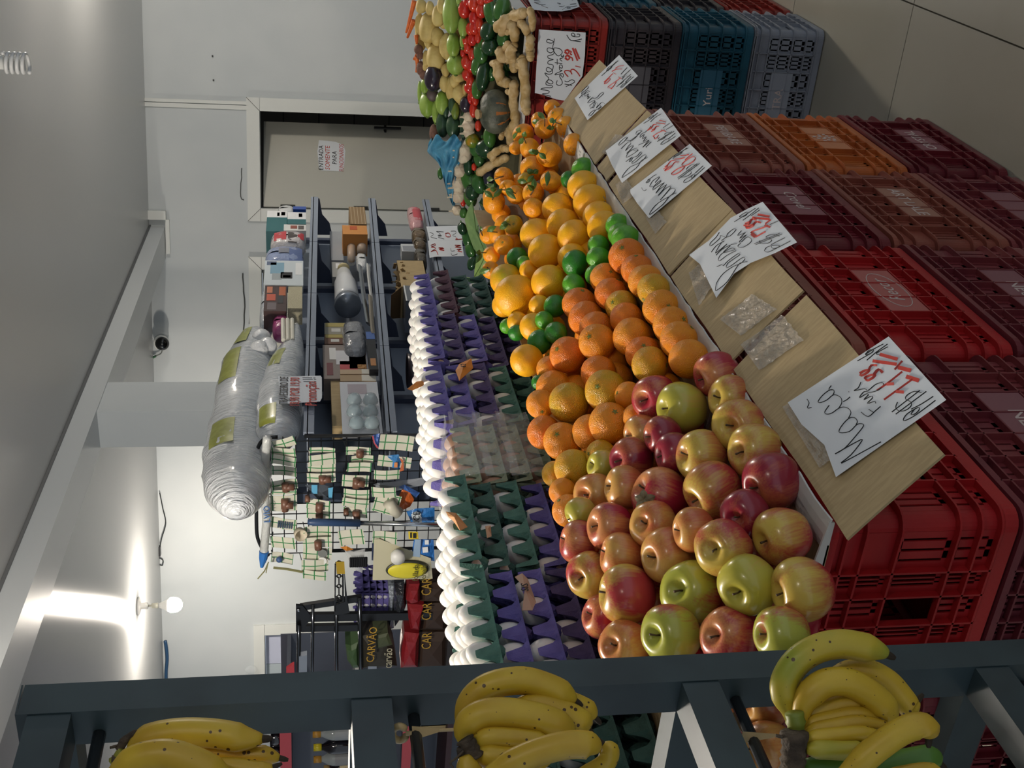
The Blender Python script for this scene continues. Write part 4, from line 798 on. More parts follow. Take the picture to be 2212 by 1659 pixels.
def crown(bunch, pts, rad, D, org, sc, m=CROWN, nm='crown'):
    P = smooth_path([at(org[0] + sc * x, org[1] + sc * y, D=D) for x, y in pts], 4); b = MB(); b.tube(P, [rad * sc * D / F * R.uniform(.8, 1.1) for _ in P], 9); return put(nm, b, m, bunch, smooth=True)
o2, s2 = (960, 1420), .217
B2 = empty('banana_bunch', at(1130, 1560, D=1.28), 'spotted ripe banana bunch hanging at the middle of the rack', 'bananas')
banana(B2, [(240, 860), (205, 620), (290, 400), (480, 270), (780, 225), (1050, 300), (1220, 390), (1300, 440)], 138, 1.335, o2, s2)
banana(B2, [(500, 600), (900, 440), (1180, 430), (1400, 510), (1500, 600)], 110, 1.35, o2, s2)
banana(B2, [(260, 870), (215, 720), (360, 580), (620, 555), (950, 610), (1180, 700), (1290, 750)], 158, 1.29, o2, s2, tip=False)
banana(B2, [(400, 700), (850, 500), (1150, 540), (1350, 640), (1430, 720)], 135, 1.325, o2, s2)
banana(B2, [(270, 900), (420, 800), (650, 800), (900, 830), (1050, 850)], 105, 1.275, o2, s2, tip=False)
banana(B2, [(280, 960), (450, 980), (700, 1010), (900, 1000), (1100, 960)], 125, 1.27, o2, s2, tip=False)
banana(B2, [(330, 1260), (600, 1090), (900, 950), (1200, 870), (1440, 870), (1540, 930)], 140, 1.225, o2, s2, tip=False)
banana(B2, [(1200, 1250), (1450, 1150), (1600, 1050), (1640, 930), (1580, 860)], 100, 1.27, o2, s2)
banana(B2, [(200, 980), (260, 1150), (420, 1280), (650, 1350)], 120, 1.25, o2, s2, tip=False)
crown(B2, [(205, 820), (250, 900), (300, 1000)], 105, 1.262, o2, s2); crown(B2, [(160, 900), (170, 1010), (200, 1090)], 40, 1.255, o2, s2)
crown(B2, [(190, 930), (110, 1010), (60, 1050), (90, 1100)], 12, 1.25, o2, s2, nm='dried_thread')
o3, s3 = (1640, 1340), .1989
B3 = empty('banana_bunch', at(1850, 1540, D=1.30), 'yellow-green banana bunch hanging low on the rack before the red crate', 'bananas')
banana(B3, [(390, 1180), (345, 980), (285, 830), (275, 660), (400, 450), (620, 305), (880, 250), (1130, 285), (1290, 325), (1390, 370)], 158, 1.335, o3, s3, BNG)
banana(B3, [(520, 900), (850, 600), (1150, 540), (1400, 650), (1570, 840), (1640, 940), (1720, 870)], 125, 1.36, o3, s3)
banana(B3, [(440, 1130), (500, 880), (700, 690), (950, 665), (1200, 790), (1380, 970), (1430, 1130)], 158, 1.315, o3, s3, tip=False)
banana(B3, [(460, 1130), (560, 1010), (780, 940), (1000, 900), (1200, 960)], 105, 1.325, o3, s3, tip=False)
banana(B3, [(480, 1180), (600, 1110), (800, 1060), (1050, 1020), (1350, 1060)], 95, 1.315, o3, s3, tip=False)
banana(B3, [(500, 1250), (620, 1190), (800, 1150), (1050, 1110), (1400, 1130)], 90, 1.305, o3, s3, tip=False)
banana(B3, [(500, 1320), (620, 1270), (850, 1245), (1100, 1230), (1350, 1250)], 90, 1.295, o3, s3, tip=False)
banana(B3, [(510, 1400), (700, 1400), (950, 1410), (1200, 1400)], 105, 1.285, o3, s3, BNG, tip=False)
banana(B3, [(500, 1560), (800, 1590), (1200, 1610), (1600, 1540), (1850, 1500), (1960, 1560)], 150, 1.33, o3, s3, BGR)
banana(B3, [(800, 1800), (1050, 1580), (1300, 1370), (1550, 1200), (1750, 1140), (1830, 1210), (1840, 1280)], 150, 1.245, o3, s3)
banana(B3, [(1300, 1750), (1550, 1700), (1800, 1660), (2000, 1690)], 120, 1.27, o3, s3, tip=False)
crown(B3, [(380, 1000), (400, 1150), (400, 1260)], 110, 1.30, o3, s3, NECK, 'neck'); crown(B3, [(385, 1210), (380, 1350), (370, 1480), (360, 1640)], 150, 1.285, o3, s3); crown(B3, [(180, 1250), (260, 1270), (340, 1300)], 22, 1.28, o3, s3, nm='dried_thread')
o1, s1 = (220, 1520), .19
B1 = empty('banana_bunch', at(400, 1620, D=1.27), 'large plain banana bunch hanging from the top rod of the rack', 'bananas')
banana(B1, [(330, 560), (450, 440), (650, 370), (950, 335), (1300, 350), (1600, 400), (1830, 400)], 165, 1.30, o1, s1)
banana(B1, [(700, 700), (1000, 560), (1300, 560), (1600, 590), (1850, 590), (2020, 620)], 120, 1.31, o1, s1)
banana(B1, [(120, 820), (250, 730), (450, 620), (750, 580), (1050, 670), (1300, 800), (1500, 900)], 185, 1.235, o1, s1)
banana(B1, [(900, 900), (1200, 740), (1500, 720), (1800, 760), (1950, 720)], 110, 1.28, o1, s1)
crown(B1, [(250, 560), (200, 620), (150, 680)], 85, 1.29, o1, s1, NECK, 'neck'); crown(B1, [(210, 520), (250, 430), (330, 370), (400, 350)], 55, 1.30, o1, s1); crown(B1, [(240, 440), (170, 480), (95, 500)], 18, 1.30, o1, s1, nm='dried_thread'); crown(B1, [(150, 600), (140, 640), (160, 690)], 35, 1.285, o1, s1)
HD1 = (-1.04) / ray(868, 1584)[0] - .004; HD2 = (-1.04) / ray(1575, 1595)[0] - .004
HK = mat('hook_plastic', '#b79f70', .45, sss=.1)
for org, sc, D, rx, ry, rr_, tri, line, lab in (((500, 1180), .2887, HD1, 1258, 1400, 52, [(1350, 1348), (1358, 1452), (1560, 1388), (1560, 1362)], [(1555, 1376), (1640, 1372), (1730, 1368)], 'beige plastic hook strap on the middle rod holding the spotted bananas'),
                                          ((1400, 1180), .367, HD2, 468, 1130, 40, [(556, 1092), (545, 1162), (752, 1124), (752, 1106)], [(750, 1115), (790, 1120), (830, 1130)], 'beige plastic hook strap on the low rod holding the yellow-green bananas')):
    g = lambda x, y, d=0, D=D, org=org, sc=sc: at(org[0] + sc * x, org[1] + sc * y, D=D + d)
    t = empty('strap_hook', g(rx, ry), lab, 'hook'); b = MB(); b.tube([g(rx + rr_ * math.cos(a), ry + rr_ * math.sin(a), .012 * math.sin(a)) for a in [.35 + 5.2 * k / 22 for k in range(23)]], .0045, 6); put('ring', b, HK, t, smooth=True)
    b = MB(); b.prism([g(*p) for p in tri], FW * .0015); put('tag', b, HK, t)
    b = MB(); b.tube([g(rx + rr_ * .9, ry), g(tri[0][0], (tri[0][1] + tri[1][1]) / 2)], .003, 6); b.tube([g(*p) for p in line], .0022, 5); put('strap', b, HK, t)
# ---------------------------------------------------------------- vegetable display at the far end
VH = .8
def vp(x, y, lift=0):
    r = Vector(ray(x, y)); n = Vector((0, -VH, 1)).normalized(); p0 = Vector((0, 4.45, 1.20)) + n * lift; return Vector(CAM) + r * ((p0 - Vector(CAM)).dot(n) / r.dot(n))
za = lambda x, y: (880 + .1356 * x, y * .1356)
zb = lambda x, y: (890 + .1356 * x, 200 + .1356 * y)
zc = lambda x, y: (950 + .1627 * x, 350 + .1627 * y)
TOCAM = lambda P: (Vector(CAM) - P).normalized()
def frame_at(P):
    """axes of the picture at P: right (photo upright), up, towards the camera"""
    return Matrix((Vector(RT), Vector(UP), -Vector(FW))).transposed()
t = empty('vegetable_carton', (-1.5, 4.7, 1.162), 'open cardboard tray under the heaped vegetables', 'carton')
m = MB(); m.box2((-.87, 4.405, 1.1605), (-1.97, 5.12, 1.165)); put('base', m, CARD, t)
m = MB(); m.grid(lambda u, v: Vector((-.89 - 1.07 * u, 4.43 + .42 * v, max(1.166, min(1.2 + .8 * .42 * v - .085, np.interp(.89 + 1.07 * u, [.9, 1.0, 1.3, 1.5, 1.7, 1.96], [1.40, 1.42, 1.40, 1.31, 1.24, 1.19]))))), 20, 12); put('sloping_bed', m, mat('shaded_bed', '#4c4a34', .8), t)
m = MB(); m.prism([(-.866, 4.405, 1.162), (-.866, 4.405, 1.20), (-.866, 4.9, 1.24), (-.866, 5.1, 1.24), (-.866, 5.1, 1.162)], (-.006, 0, 0)); put('side_wall', m, CARDIN, t)
m = MB(); m.box2((-.87, 4.403, 1.162), (-1.35, 4.408, 1.19)); put('front_lip', m, CARDIN, t)
def veg(name, zf, cx, cy, w, h, mm, label, cat, group, fn=None, dep=None, tilt=0, lift=0, kids=None, squash=.9):
    """an ellipsoid-like body: w across the photo x (downwards), h along photo y; dep towards the camera"""
    x, y = zf(cx, cy); P = vp(x, y, lift); s = .1356 / pxm(P) / 2 if zf is not zc else .1627 / pxm(P) / 2
    s *= 1.16; a, b = h * s, w * s; d = (dep or min(w, h)) * s * squash
    Q = frame_at(P) @ Matrix.Rotation(tilt, 3, 'Z')
    mb = MB(); mb.ell(P, (a, b, d), 16, 11, Q, fn=fn)
    o = put(name, mb, mm, label=label, cat=cat, group=group, smooth=True)
    if kids: kids(o, P, a, b, d, Q)
    return o
POT = mat('potato_skin', '#d3bd78', .55, var='#c4ab66', vscale=30, bump=.05, bscale=60); TOM = mat('tomato_skin', '#c0241c', .18, spec=.6, var='#cf3a20', vscale=9, coat=.3); CHA = mat('chayote_skin', '#7fa03c', .35, var='#96b355', vscale=22)
PEP = mat('pepper_skin', '#2c5a2c', .17, var='#3f6e2c', vscale=9, coat=.3); PEPD = mat('pepper_dark', '#1d3f24', .15, coat=.35); GIN = mat('ginger_skin', '#c9b083', .65, var='#b4965f', vscale=40, bump=.12, bscale=90); PUM = mat('squash_skin', '#3c4238', .5, var='#5b5e50', vscale=25, bump=.2, bscale=50)
GAR = mat('garlic_skin', '#d9cdb4', .55, var='#cbb9a2', vscale=30); AUB = mat('aubergine_skin', '#2c2230', .2, coat=.3); ZUC = mat('zucchini_skin', '#2a4434', .3, var='#39553a', vscale=30); CAR = mat('carrot_skin', '#d9702c', .5, var='#c96026', vscale=40); BEET = mat('beet_skin', '#7d5b4c', .8, var='#6a4a3e', vscale=40, bump=.2, bscale=80); LETT = mat('leaf_light', '#7d9c64', .5, var='#6c8d58', vscale=20)
lob = lambda k, s, p=0: (lambda d: 1 + s * math.cos(k * math.atan2(d.y, d.x) + p))
def stub(mm, L=.12, r=.10, name='stem'):
    def f(o, P, a, b, d, Q):
        q = Q @ Vector((a * .95, 0, 0)); m = MB(); m.tube([P + q * .9, P + q * (1.05 + L)], [r * b, r * b * .8], 6); put(name, m, GREENLF if mm is None else mm, o)
    return f
potl = ['plump', 'small', 'long', 'round', 'big']
pots = [(220, 100, 160, 190), (360, 130, 120, 200), (490, 250, 170, 310), (345, 440, 270, 440), (190, 380, 120, 330), (150, 430, 60, 200), (480, 590, 210, 240), (620, 740, 190, 400), (330, 680, 110, 180), (455, 900, 260, 400), (300, 930, 100, 230), (290, 1060, 80, 130), (375, 1110, 120, 130), (610, 1120, 130, 190), (590, 1330, 160, 250), (720, 1410, 210, 330), (830, 1500, 190, 280), (890, 1570, 160, 210), (820, 1230, 200, 140), (540, 80, 110, 260), (760, 1290, 150, 180), (920, 1420, 90, 150)]
for i, (x, y, w, h) in enumerate(sorted(pots, key=lambda p: p[1])):
    veg('potato', za, x, y, w, h, POT, f'yellow potato, {ORD[i + 1] if i < 20 else "twenty-" + ORD[i - 19]} from the aisle end of the heaped potatoes', 'potato', 'yellow potatoes', fn=lambda d, s=R.uniform(0, 6): 1 + .06 * math.sin(3 * d.x + s) + .05 * math.cos(4 * d.y + s), lift=R.uniform(-.005, .012))
def chay(o, P, a, b, d, Q):
    m = MB(); m.ell(P + Q @ Vector((-a * .98, 0, 0)), (.006, .012, .008), 8, 6); put('blossom_end', m, mat('chayote_end', '#5e7a2c', .5), o)
for x, y, w, h, l in ((700, 230, 240, 540, 'long pale green chayote at the aisle end, above the tomatoes'), (735, 720, 190, 330, 'narrow-necked pale green chayote between potatoes and tomatoes'), (770, 1030, 250, 290, 'round bright green chayote below the narrow-necked one'), (890, 430, 140, 290, 'small chayote tucked against the tomatoes by the long chayote'), (880, 650, 80, 220, 'sliver of a chayote behind the tomatoes'), (820, 20, 70, 110, 'chayote cut by the upper edge over the tomatoes')):
    veg('chayote', za, x, y, w, h, CHA, l, 'chayote', 'pale green chayotes', fn=lambda d: 1 + .05 * math.cos(5 * math.atan2(d.y, d.z)), lift=.02, kids=chay)
toms = [(910, 150, 170, 240), (1060, 70, 150, 200), (1180, 170, 150, 200), (1065, 280, 150, 190), (1000, 460, 120, 170), (1075, 430, 150, 210), (1150, 380, 110, 170), (1185, 480, 100, 170), (930, 640, 110, 160), (1040, 630, 140, 170), (1130, 600, 90, 150), (960, 760, 120, 160), (1035, 860, 110, 170), (890, 840, 80, 130), (940, 990, 140, 190), (1020, 1050, 120, 180), (960, 1190, 150, 170), (1010, 1300, 120, 160), (990, 1400, 140, 160), (1045, 1500, 100, 160), (1085, 1600, 90, 140), (1295, 20, 130, 90), (1180, 20, 120, 110), (960, 40, 120, 120)]
for i, (x, y, w, h) in enumerate(sorted(toms, key=lambda p: p[1])):
    veg('tomato', za, x, y, w * 1.08, h * 1.08, TOM, f'glossy red tomato, {ORD[i + 1] if i < 20 else "twenty-" + ORD[i - 19]} from the aisle end of the tomato row', 'tomato', 'red tomatoes in a bag', fn=lob(5, .012), dep=w * 1.1, lift=.012)
for i, (x, y, w, h) in enumerate([(930, 80, 90, 180), (980, 270, 120, 230), (1055, 530, 95, 160), (990, 1185, 75, 110)]):
    veg('tomato', zb, x, y, w, h, TOM, ['red tomato beside the zucchini tips', 'red tomato above the pumpkin stalk', 'red tomato peeping out beside the pumpkin', 'tiny reddish tomato among the green peppers'][i], 'tomato', 'red tomatoes by the pumpkin', lift=.012)
veg('tomato', zb, 970, 770, 210, 210, mat('tomato_turning', '#5d7a24', .25, var='#c8841e', vscale=14, vlo=.45, vhi=.62), 'unripe green and orange tomato near the garlic', 'tomato', None, lift=.02)
veg('chili_pepper', zc, 310, 530, 65, 110, TOM, 'small red chili lying by the garlic and green leaf', 'chili', None, lift=.012)
pf = lambda d: 1 + .07 * math.cos(3 * math.atan2(d.y, d.z) + 1) - .10 * max(0, d.x) ** 2
pl = [(za, 1520, 140, 230, 320, 'at the aisle end, above the ginger'), (za, 1340, 190, 190, 370, 'beside the aisle end pepper, next to tomatoes'), (za, 1300, 480, 210, 280, 'with a bright side, beside the first ginger knob'), (za, 1195, 650, 110, 260, 'thin, against the tomatoes'), (za, 1540, 600, 180, 250, 'behind the big ginger knot'), (za, 1330, 740, 230, 230, 'dark and very shiny, in the middle'), (za, 1180, 820, 200, 320, 'pointed, pointing at the tomatoes'), (za, 1120, 1010, 150, 300, 'long, under the pointed pepper'), (za, 1220, 1200, 190, 400, 'largest, before the pumpkin'), (za, 1335, 1180, 140, 180, 'small, next to the ginger ring'), (za, 1120, 1400, 150, 280, 'long, against the tomatoes near the pumpkin'),
      (zb, 1180, 880, 260, 270, 'round, below the pumpkin'), (zb, 1080, 1050, 150, 220, 'crumpled, below the round one'), (zb, 1020, 900, 160, 200, 'under the turning tomato'), (zb, 900, 1180, 120, 220, 'slim, beside the garlic'), (zb, 915, 1390, 200, 330, 'long, shiny, beside the ginger fingers'), (zb, 1065, 1440, 180, 280, 'curved, under the ginger fingers'), (zb, 970, 1580, 190, 220, 'behind the big leaf top'), (zc, 410, 470, 140, 200, 'between garlic and the large leaf'), (zc, 320, 670, 90, 120, 'small, at the garlic tail'), (zc, 300, 880, 100, 140, 'by the two paper signs'), (zc, 370, 1010, 110, 200, 'along the left edge of the large leaf'), (zc, 410, 1170, 110, 180, 'under the large leaf'), (zc, 440, 1330, 110, 180, 'lowest, by the light leaf')]
for i, (z, x, y, w, h, l) in enumerate(pl):
    veg('green_pepper', z, x, y, w * 1.1, h * 1.12, PEPD if i % 3 == 2 else PEP, f'green pepper {l}' if not l[0:3] == 'sml' else l, 'pepper', 'green peppers', fn=pf, tilt=R.uniform(-.4, .4), lift=.0 + .01 * (i % 3), kids=stub(None, .18, .16))
def ginger(zf, chains, label):
    mb = MB()
    for rad, pts in chains:
        P = smooth_path([vp(*zf(x, y), .03 + .012 * math.sin(k * 2.1)) for k, (x, y) in enumerate(pts)], 4); s = (.1356 / pxm(P[0]))
        mb.tube(P, [rad * s * (1 + .12 * math.sin(k * 1.7)) * (.75 if k in (0, len(P) - 1) else 1) for k in range(len(P))], 10)
        for e in (P[0], P[-1]): mb.ell(e, (rad * s * .8,) * 3, 10, 7)
    put('ginger_root', mb, GIN, label=label, cat='ginger', group='ginger roots', smooth=True)
ginger(za, [(95, [(1440, 450), (1540, 350), (1700, 270), (1860, 200)]), (75, [(1560, 370), (1530, 470), (1500, 530)])], 'ginger root at the aisle end, curving along the white tray lip')
ginger(za, [(85, [(1650, 380), (1700, 480), (1710, 630)]), (70, [(1800, 360), (1880, 450), (1910, 530)]), (60, [(1650, 470), (1590, 520)])], 'forked ginger root with cut ends below the aisle end piece')
ginger(za, [(72, [(1965, 600), (1955, 690), (1955, 790), (1960, 930)]), (60, [(1950, 150), (1990, 300), (1990, 460)])], 'slim knobbly ginger root standing along the red crate edge')
ginger(za, [(88, [(1480, 800), (1500, 900), (1580, 930), (1650, 900)]), (85, [(1700, 730), (1640, 830), (1690, 960), (1700, 1100)]), (90, [(1440, 1000), (1450, 1150), (1500, 1280), (1600, 1330)]), (70, [(1560, 760), (1600, 700)]), (70, [(1360, 1010), (1440, 1000)])], 'big knotted ginger root bent into a ring in front of the peppers')
ginger(za, [(82, [(1830, 930), (1850, 1150), (1880, 1400), (1880, 1640), (1900, 1780)]), (60, [(1780, 960), (1760, 1060)])], 'long straight ginger finger running down to the tangerines')
ginger(za, [(80, [(1700, 1330), (1690, 1450), (1690, 1640), (1720, 1860), (1700, 2000), (1600, 2130)]), (60, [(1640, 1480), (1600, 1460)])], 'thick long ginger root between the pumpkin and the straight finger')
ginger(zb, [(62, [(1240, 1010), (1330, 950), (1440, 890), (1530, 900)]), (70, [(1070, 1280), (1200, 1190), (1340, 1110), (1500, 1040)]), (60, [(1330, 950), (1280, 1060)])], 'two-fingered ginger root between green peppers and tangerines')
ginger(zb, [(70, [(1560, 560), (1570, 680), (1560, 800)]), (55, [(1440, 640), (1420, 720)])], 'short ginger piece tucked under the pumpkin')
P = vp(*zb(1330, 300), .05); s = .1356 / pxm(P); Q = frame_at(P)
pk = empty('pumpkin', P, 'dark green ribbed pumpkin with an orange patch among ginger and peppers', 'pumpkin')
m = MB(); m.ell(P, (345 * s, 258 * s, 250 * s), 40, 22, Q, fn=lambda d: 1 + .045 * abs(math.cos(6 * math.atan2(d.x, d.z))) - .12 * math.exp(-((1 - abs(d.y)) / .06) ** 2)); put('shell', m, PUM, pk, smooth=True)
m = MB(); m.tube([P + Q @ Vector((-60 * s, 235 * s, 80 * s)), P + Q @ Vector((-70 * s, 290 * s, 110 * s))], [.016, .02], 10); put('stalk', m, mat('stalk', '#a58c66', .8), pk)
m = MB(); m.grid(lambda u, v: P + Q @ Vector((350 * s * 1.055 * math.cos(.5 - 1.3 * v) * math.sin(-.75 + 1.05 * u), -275 * s * 1.055 * math.sin(.9 * v + .05), 270 * s * 1.055 * math.cos(.9 * v + .05) * math.cos(-.55 + .9 * u))) if False else P + Q @ Vector((345 * s * 1.012 * math.sin(-1.0 + 1.25 * u) * math.cos(-1.05 + 1.0 * v), 258 * s * 1.012 * math.sin(-1.05 + 1.0 * v), 250 * s * 1.02 * math.cos(-1.0 + 1.25 * u) * math.cos(-1.05 + 1.0 * v))), 12, 8); put('orange_patch', m, mat('squash_orange', '#a8642a', .55, var='#6f5530', vscale=16, vlo=.45, vhi=.7), pk, smooth=True, label='orange patch with a rough edge')
veg('green_squash', zb, 1240, 700, 190, 320, PEP, 'smooth half-hidden green squash under the pumpkin', 'squash', None, lift=.02)
veg('small_aubergine', zb, 1225, 1350, 160, 290, mat('dark_blue_aubergine', '#262838', .25), 'dark bluish aubergine beside the topmost tangerines', 'aubergine', None, lift=.015)
veg('aubergine', za, 415, 1250, 260, 380, AUB, 'large dark aubergine with a pale streak before the potatoes', 'aubergine', None, lift=.03, kids=stub(mat('aub_cap', '#8c8478', .6), .05, .22, 'cap'))
veg('aubergine', za, 400, 1510, 170, 190, mat('dusty_aubergine', '#5b4f4e', .5), 'dusty aubergine end below the large dark one', 'aubergine', None, lift=.01)
veg('aubergine', zb, 860, 190, 180, 240, AUB, 'purple-grey aubergine between potatoes and zucchini', 'aubergine', None, lift=.02)
veg('beetroot', zb, 350, 650, 130, 260, BEET, 'brown beetroot beside the blue bag', 'beetroot', None, lift=.01)
for i, (z, x, y, w, h, mm, l) in enumerate([(zb, 490, 500, 190, 370, ZUC, 'dark green zucchini, left of two side by side above the blue bag'), (zb, 660, 540, 210, 340, ZUC, 'dark green zucchini, right of two side by side above the blue bag'), (zb, 820, 520, 110, 420, ZUC, 'slim dark zucchini beside the garlic'), (zb, 540, 270, 90, 220, ZUC, 'narrow dark zucchini behind the yellow-tipped one'), (zb, 480, 160, 190, 330, CHA, 'green zucchini with a yellow tip beside the pale chayote'), (zb, 640, 190, 110, 260, ZUC, 'thin zucchini crossing behind the yellow tip'), (zb, 690, 290, 120, 240, mat('yellow_tip', '#a9a03a', .35, var='#5d7a34', vscale=10), 'yellow-tipped zucchini pointing down at the blue bag')]):
    veg('zucchini', z, x, y, w, h, mm, l, 'zucchini', 'zucchini', lift=.02, fn=lambda d: 1 + .03 * math.cos(6 * math.atan2(d.y, d.z)), kids=stub(None, .10, .2))
for x, y, w, h, z, l in ((245, 190, 220, 350, zb, 'pale green ribbed chayote at the top left of the heap'), (380, 310, 110, 320, zb, 'slim pale green chayote beside the ribbed one'), (280, 1370, 120, 220, za, 'lime green chayote behind the large aubergine'), (195, 1470, 60, 300, za, 'yellowish starry chayote at the outer edge')):
    veg('chayote', z, x, y, w, h, CHA, l, 'chayote', 'chayotes at the top', fn=lambda d: 1 + .06 * math.cos(5 * math.atan2(d.y, d.z)), lift=.02, kids=chay)
for i, (x, y, w, h) in enumerate([(180, 790, 130, 140), (200, 880, 100, 120), (215, 1090, 130, 200), (265, 1190, 130, 150)]):
    veg('beetroot', za, x, y, w, h, BEET, f'brown earthy beetroot, {ORD[i + 1]} from the aisle end behind the potatoes', 'beetroot', 'beetroots behind the potatoes', lift=.01, kids=stub(BEET, .3, .12, 'root'))
for i, (pts, rr2) in enumerate([([(110, 20), (70, 180), (20, 380), (-20, 520)], 42), ([(105, 330), (60, 440), (0, 600)], 45), ([(140, 560), (150, 700)], 40), ([(150, 900), (160, 1040), (140, 1150)], 40), ([(110, 950), (140, 860)], 25)]):
    mb = MB(); P = smooth_path([vp(*za(x, y), .01) for x, y in pts], 4); s = .1356 / pxm(P[0]); mb.tube(P, [rr2 * s * (1 - .6 * k / (len(P) - 1)) for k in range(len(P))], 10)
    o = put('carrot', mb, CAR, label=['long orange carrot sticking out at the aisle end', 'orange carrot with a blunt tip under the long one', 'short orange carrot beside the beetroots', 'thin orange carrot between two beetroots', 'broken carrot tip with a dark end'][i], cat='carrot', group='carrots', smooth=True)
for i, (z, x, y, w) in enumerate([(zb, 900, 380, 140), (zb, 905, 520, 170), (zb, 910, 640, 150), (zb, 850, 760, 130), (zb, 840, 900, 200), (zb, 830, 1010, 190), (zb, 760, 1230, 190), (zb, 740, 1430, 180), (zb, 740, 1610, 150), (zc, 245, 330, 140), (zc, 245, 450, 150), (zc, 230, 640, 110)]):
    def gk(o, P, a, b, d, Q):
        m = MB(); q = Q @ Vector((-a * .2, b * .9, d * .5)); m.tube([P + q * .9, P + q * 1.5 + Vector((0, 0, .004))], [.006, .003], 6); put('stalk', m, GAR, o)
    veg('garlic_bulb', z, x, y, w * 1.1, w * 1.15, GAR, f'cream garlic bulb, {ORD[i + 1]} from the top of the garlic row beside the blue bag', 'garlic', 'garlic bulbs', fn=lambda d: 1 + .07 * math.cos(6 * math.atan2(d.x, d.y)), lift=.02, kids=gk)
for i in range(46):                                                # vegetables of the layer beneath
    k, zf, x, y, mm = [('potato', za, R.uniform(200, 800), R.uniform(0, 1500), POT), ('green_pepper', za, R.uniform(1180, 1650), R.uniform(0, 1500), PEP), ('tomato', za, R.uniform(920, 1150), R.uniform(0, 1500), TOM), ('green_pepper', zb, R.uniform(900, 1300), R.uniform(500, 1500), PEP)][i % 4]
    if k == 'potato' and y > 1000: x += 200
    veg(k, zf, x, y, 150, 220 if k != 'tomato' else 170, mm, f'{k.replace("_", " ")} of the layer beneath, piece {i + 1}' if False else f'{k.replace("_", " ")} half hidden in the layer beneath the heaped vegetables', {'green_pepper': 'pepper'}.get(k, k), {'potato': 'potatoes', 'tomato': 'tomatoes'}.get(k, 'green peppers') + ' of the lower vegetable layer', lift=-.028)
# blue crumpled bag
BL = mat('blue_bag', '#4d93b4', .5, var='#3f83a6', vscale=20, trans=.0, sss=.1, bump=.3, bscale=30)
cl = [(300, 830, 260), (420, 830, 250), (560, 860, 210), (600, 1040, 170), (600, 1200, 120), (620, 1400, 100), (650, 1600, 80), (690, 1780, 50)]
P_ = [vp(*zb(560 + 0 * x, y), .05 + .01 * math.sin(k)) for k, (x, y, r) in enumerate(cl)]
mb = MB()
def bagf(u, v):
    t = u; yy = 720 + t * 1080
    half = np.interp(yy, [720, 800, 950, 1100, 1200, 1400, 1650, 1800], [250, 280, 270, 190, 125, 95, 65, 20]); cx = np.interp(yy, [720, 950, 1100, 1200, 1400, 1650, 1800], [560, 510, 590, 585, 600, 640, 665])
    a = (v - .5) * PI; wr = math.sin(a * 7 + t * 9) * .012 * (1.2 - t) + .008 * math.sin(23 * v + 31 * t)
    top = 60 * math.sin(v * 17) * max(0, 1 - t * 6)
    return vp(*zb(cx + half * math.sin(a), yy + top), .02 + .055 * math.cos(a) * (1.25 - t) + wr)
mb.grid(bagf, 30, 26); put('blue_bag', mb, BL, label='crumpled light blue plastic bag draped over the zucchini and garlic', cat='bag', smooth=True)
veg('green_pepper', zb, 455, 1290, 90, 170, PEP, 'small green pepper peeping out behind the blue bag', 'pepper', None, lift=.0)
# big leaves
def bigleaf(pts, mm, lab, lift=.05, z=zc):
    A = [vp(*z(x, y), lift) for x, y in pts]; c = sum(A, Vector()) / len(A) + TOCAM(A[0]) * .015; m = MB(); n = len(A)
    m.add(A + [c], [(k, (k + 1) % n, n) for k in range(n)]); m.add([p - TOCAM(p) * .002 for p in A + [c]], [((k + 1) % n, k, n) for k in range(n)])
    o = put('kale_leaf', m, mm, label=lab, cat='leaf'); m = MB(); m.tube([A[0] + TOCAM(A[0]) * .002, c + TOCAM(c) * .002, A[n // 2] + TOCAM(A[0]) * .002], .0018, 5); put('midrib', m, mat('midrib', '#5d7a44', .5), o)
bigleaf([(430, 530), (380, 610), (330, 760), (345, 830), (380, 960), (450, 1150), (560, 1275), (600, 1200), (650, 1160), (560, 1050), (515, 930), (520, 860), (470, 810), (520, 800), (480, 690)], LETT, 'large pale green leaf hanging beside the tangerines')
bigleaf([(600, 1255), (540, 1270), (480, 1330), (460, 1430), (455, 1530), (540, 1500), (600, 1440), (615, 1340)], mat('leaf_yellowgreen', '#8fae62', .5), 'light yellow-green leaf under the large pale leaf')
bigleaf([(350, 1530), (380, 1590), (450, 1620), (560, 1580), (600, 1500), (560, 1470), (470, 1550), (400, 1555)], mat('leaf_dark', '#31503a', .5), 'dark green folded leaf above the purple egg trays')
bigleaf([(520, 540), (560, 640), (640, 760), (740, 700), (730, 650), (600, 620), (560, 470)], PEPD, 'dark green leaf behind the large pale leaf', .02)
bigleaf([(610, 300), (650, 280), (720, 290), (720, 370), (660, 350)], LETT, 'small pale leaf next to the dark bluish aubergine', .04)
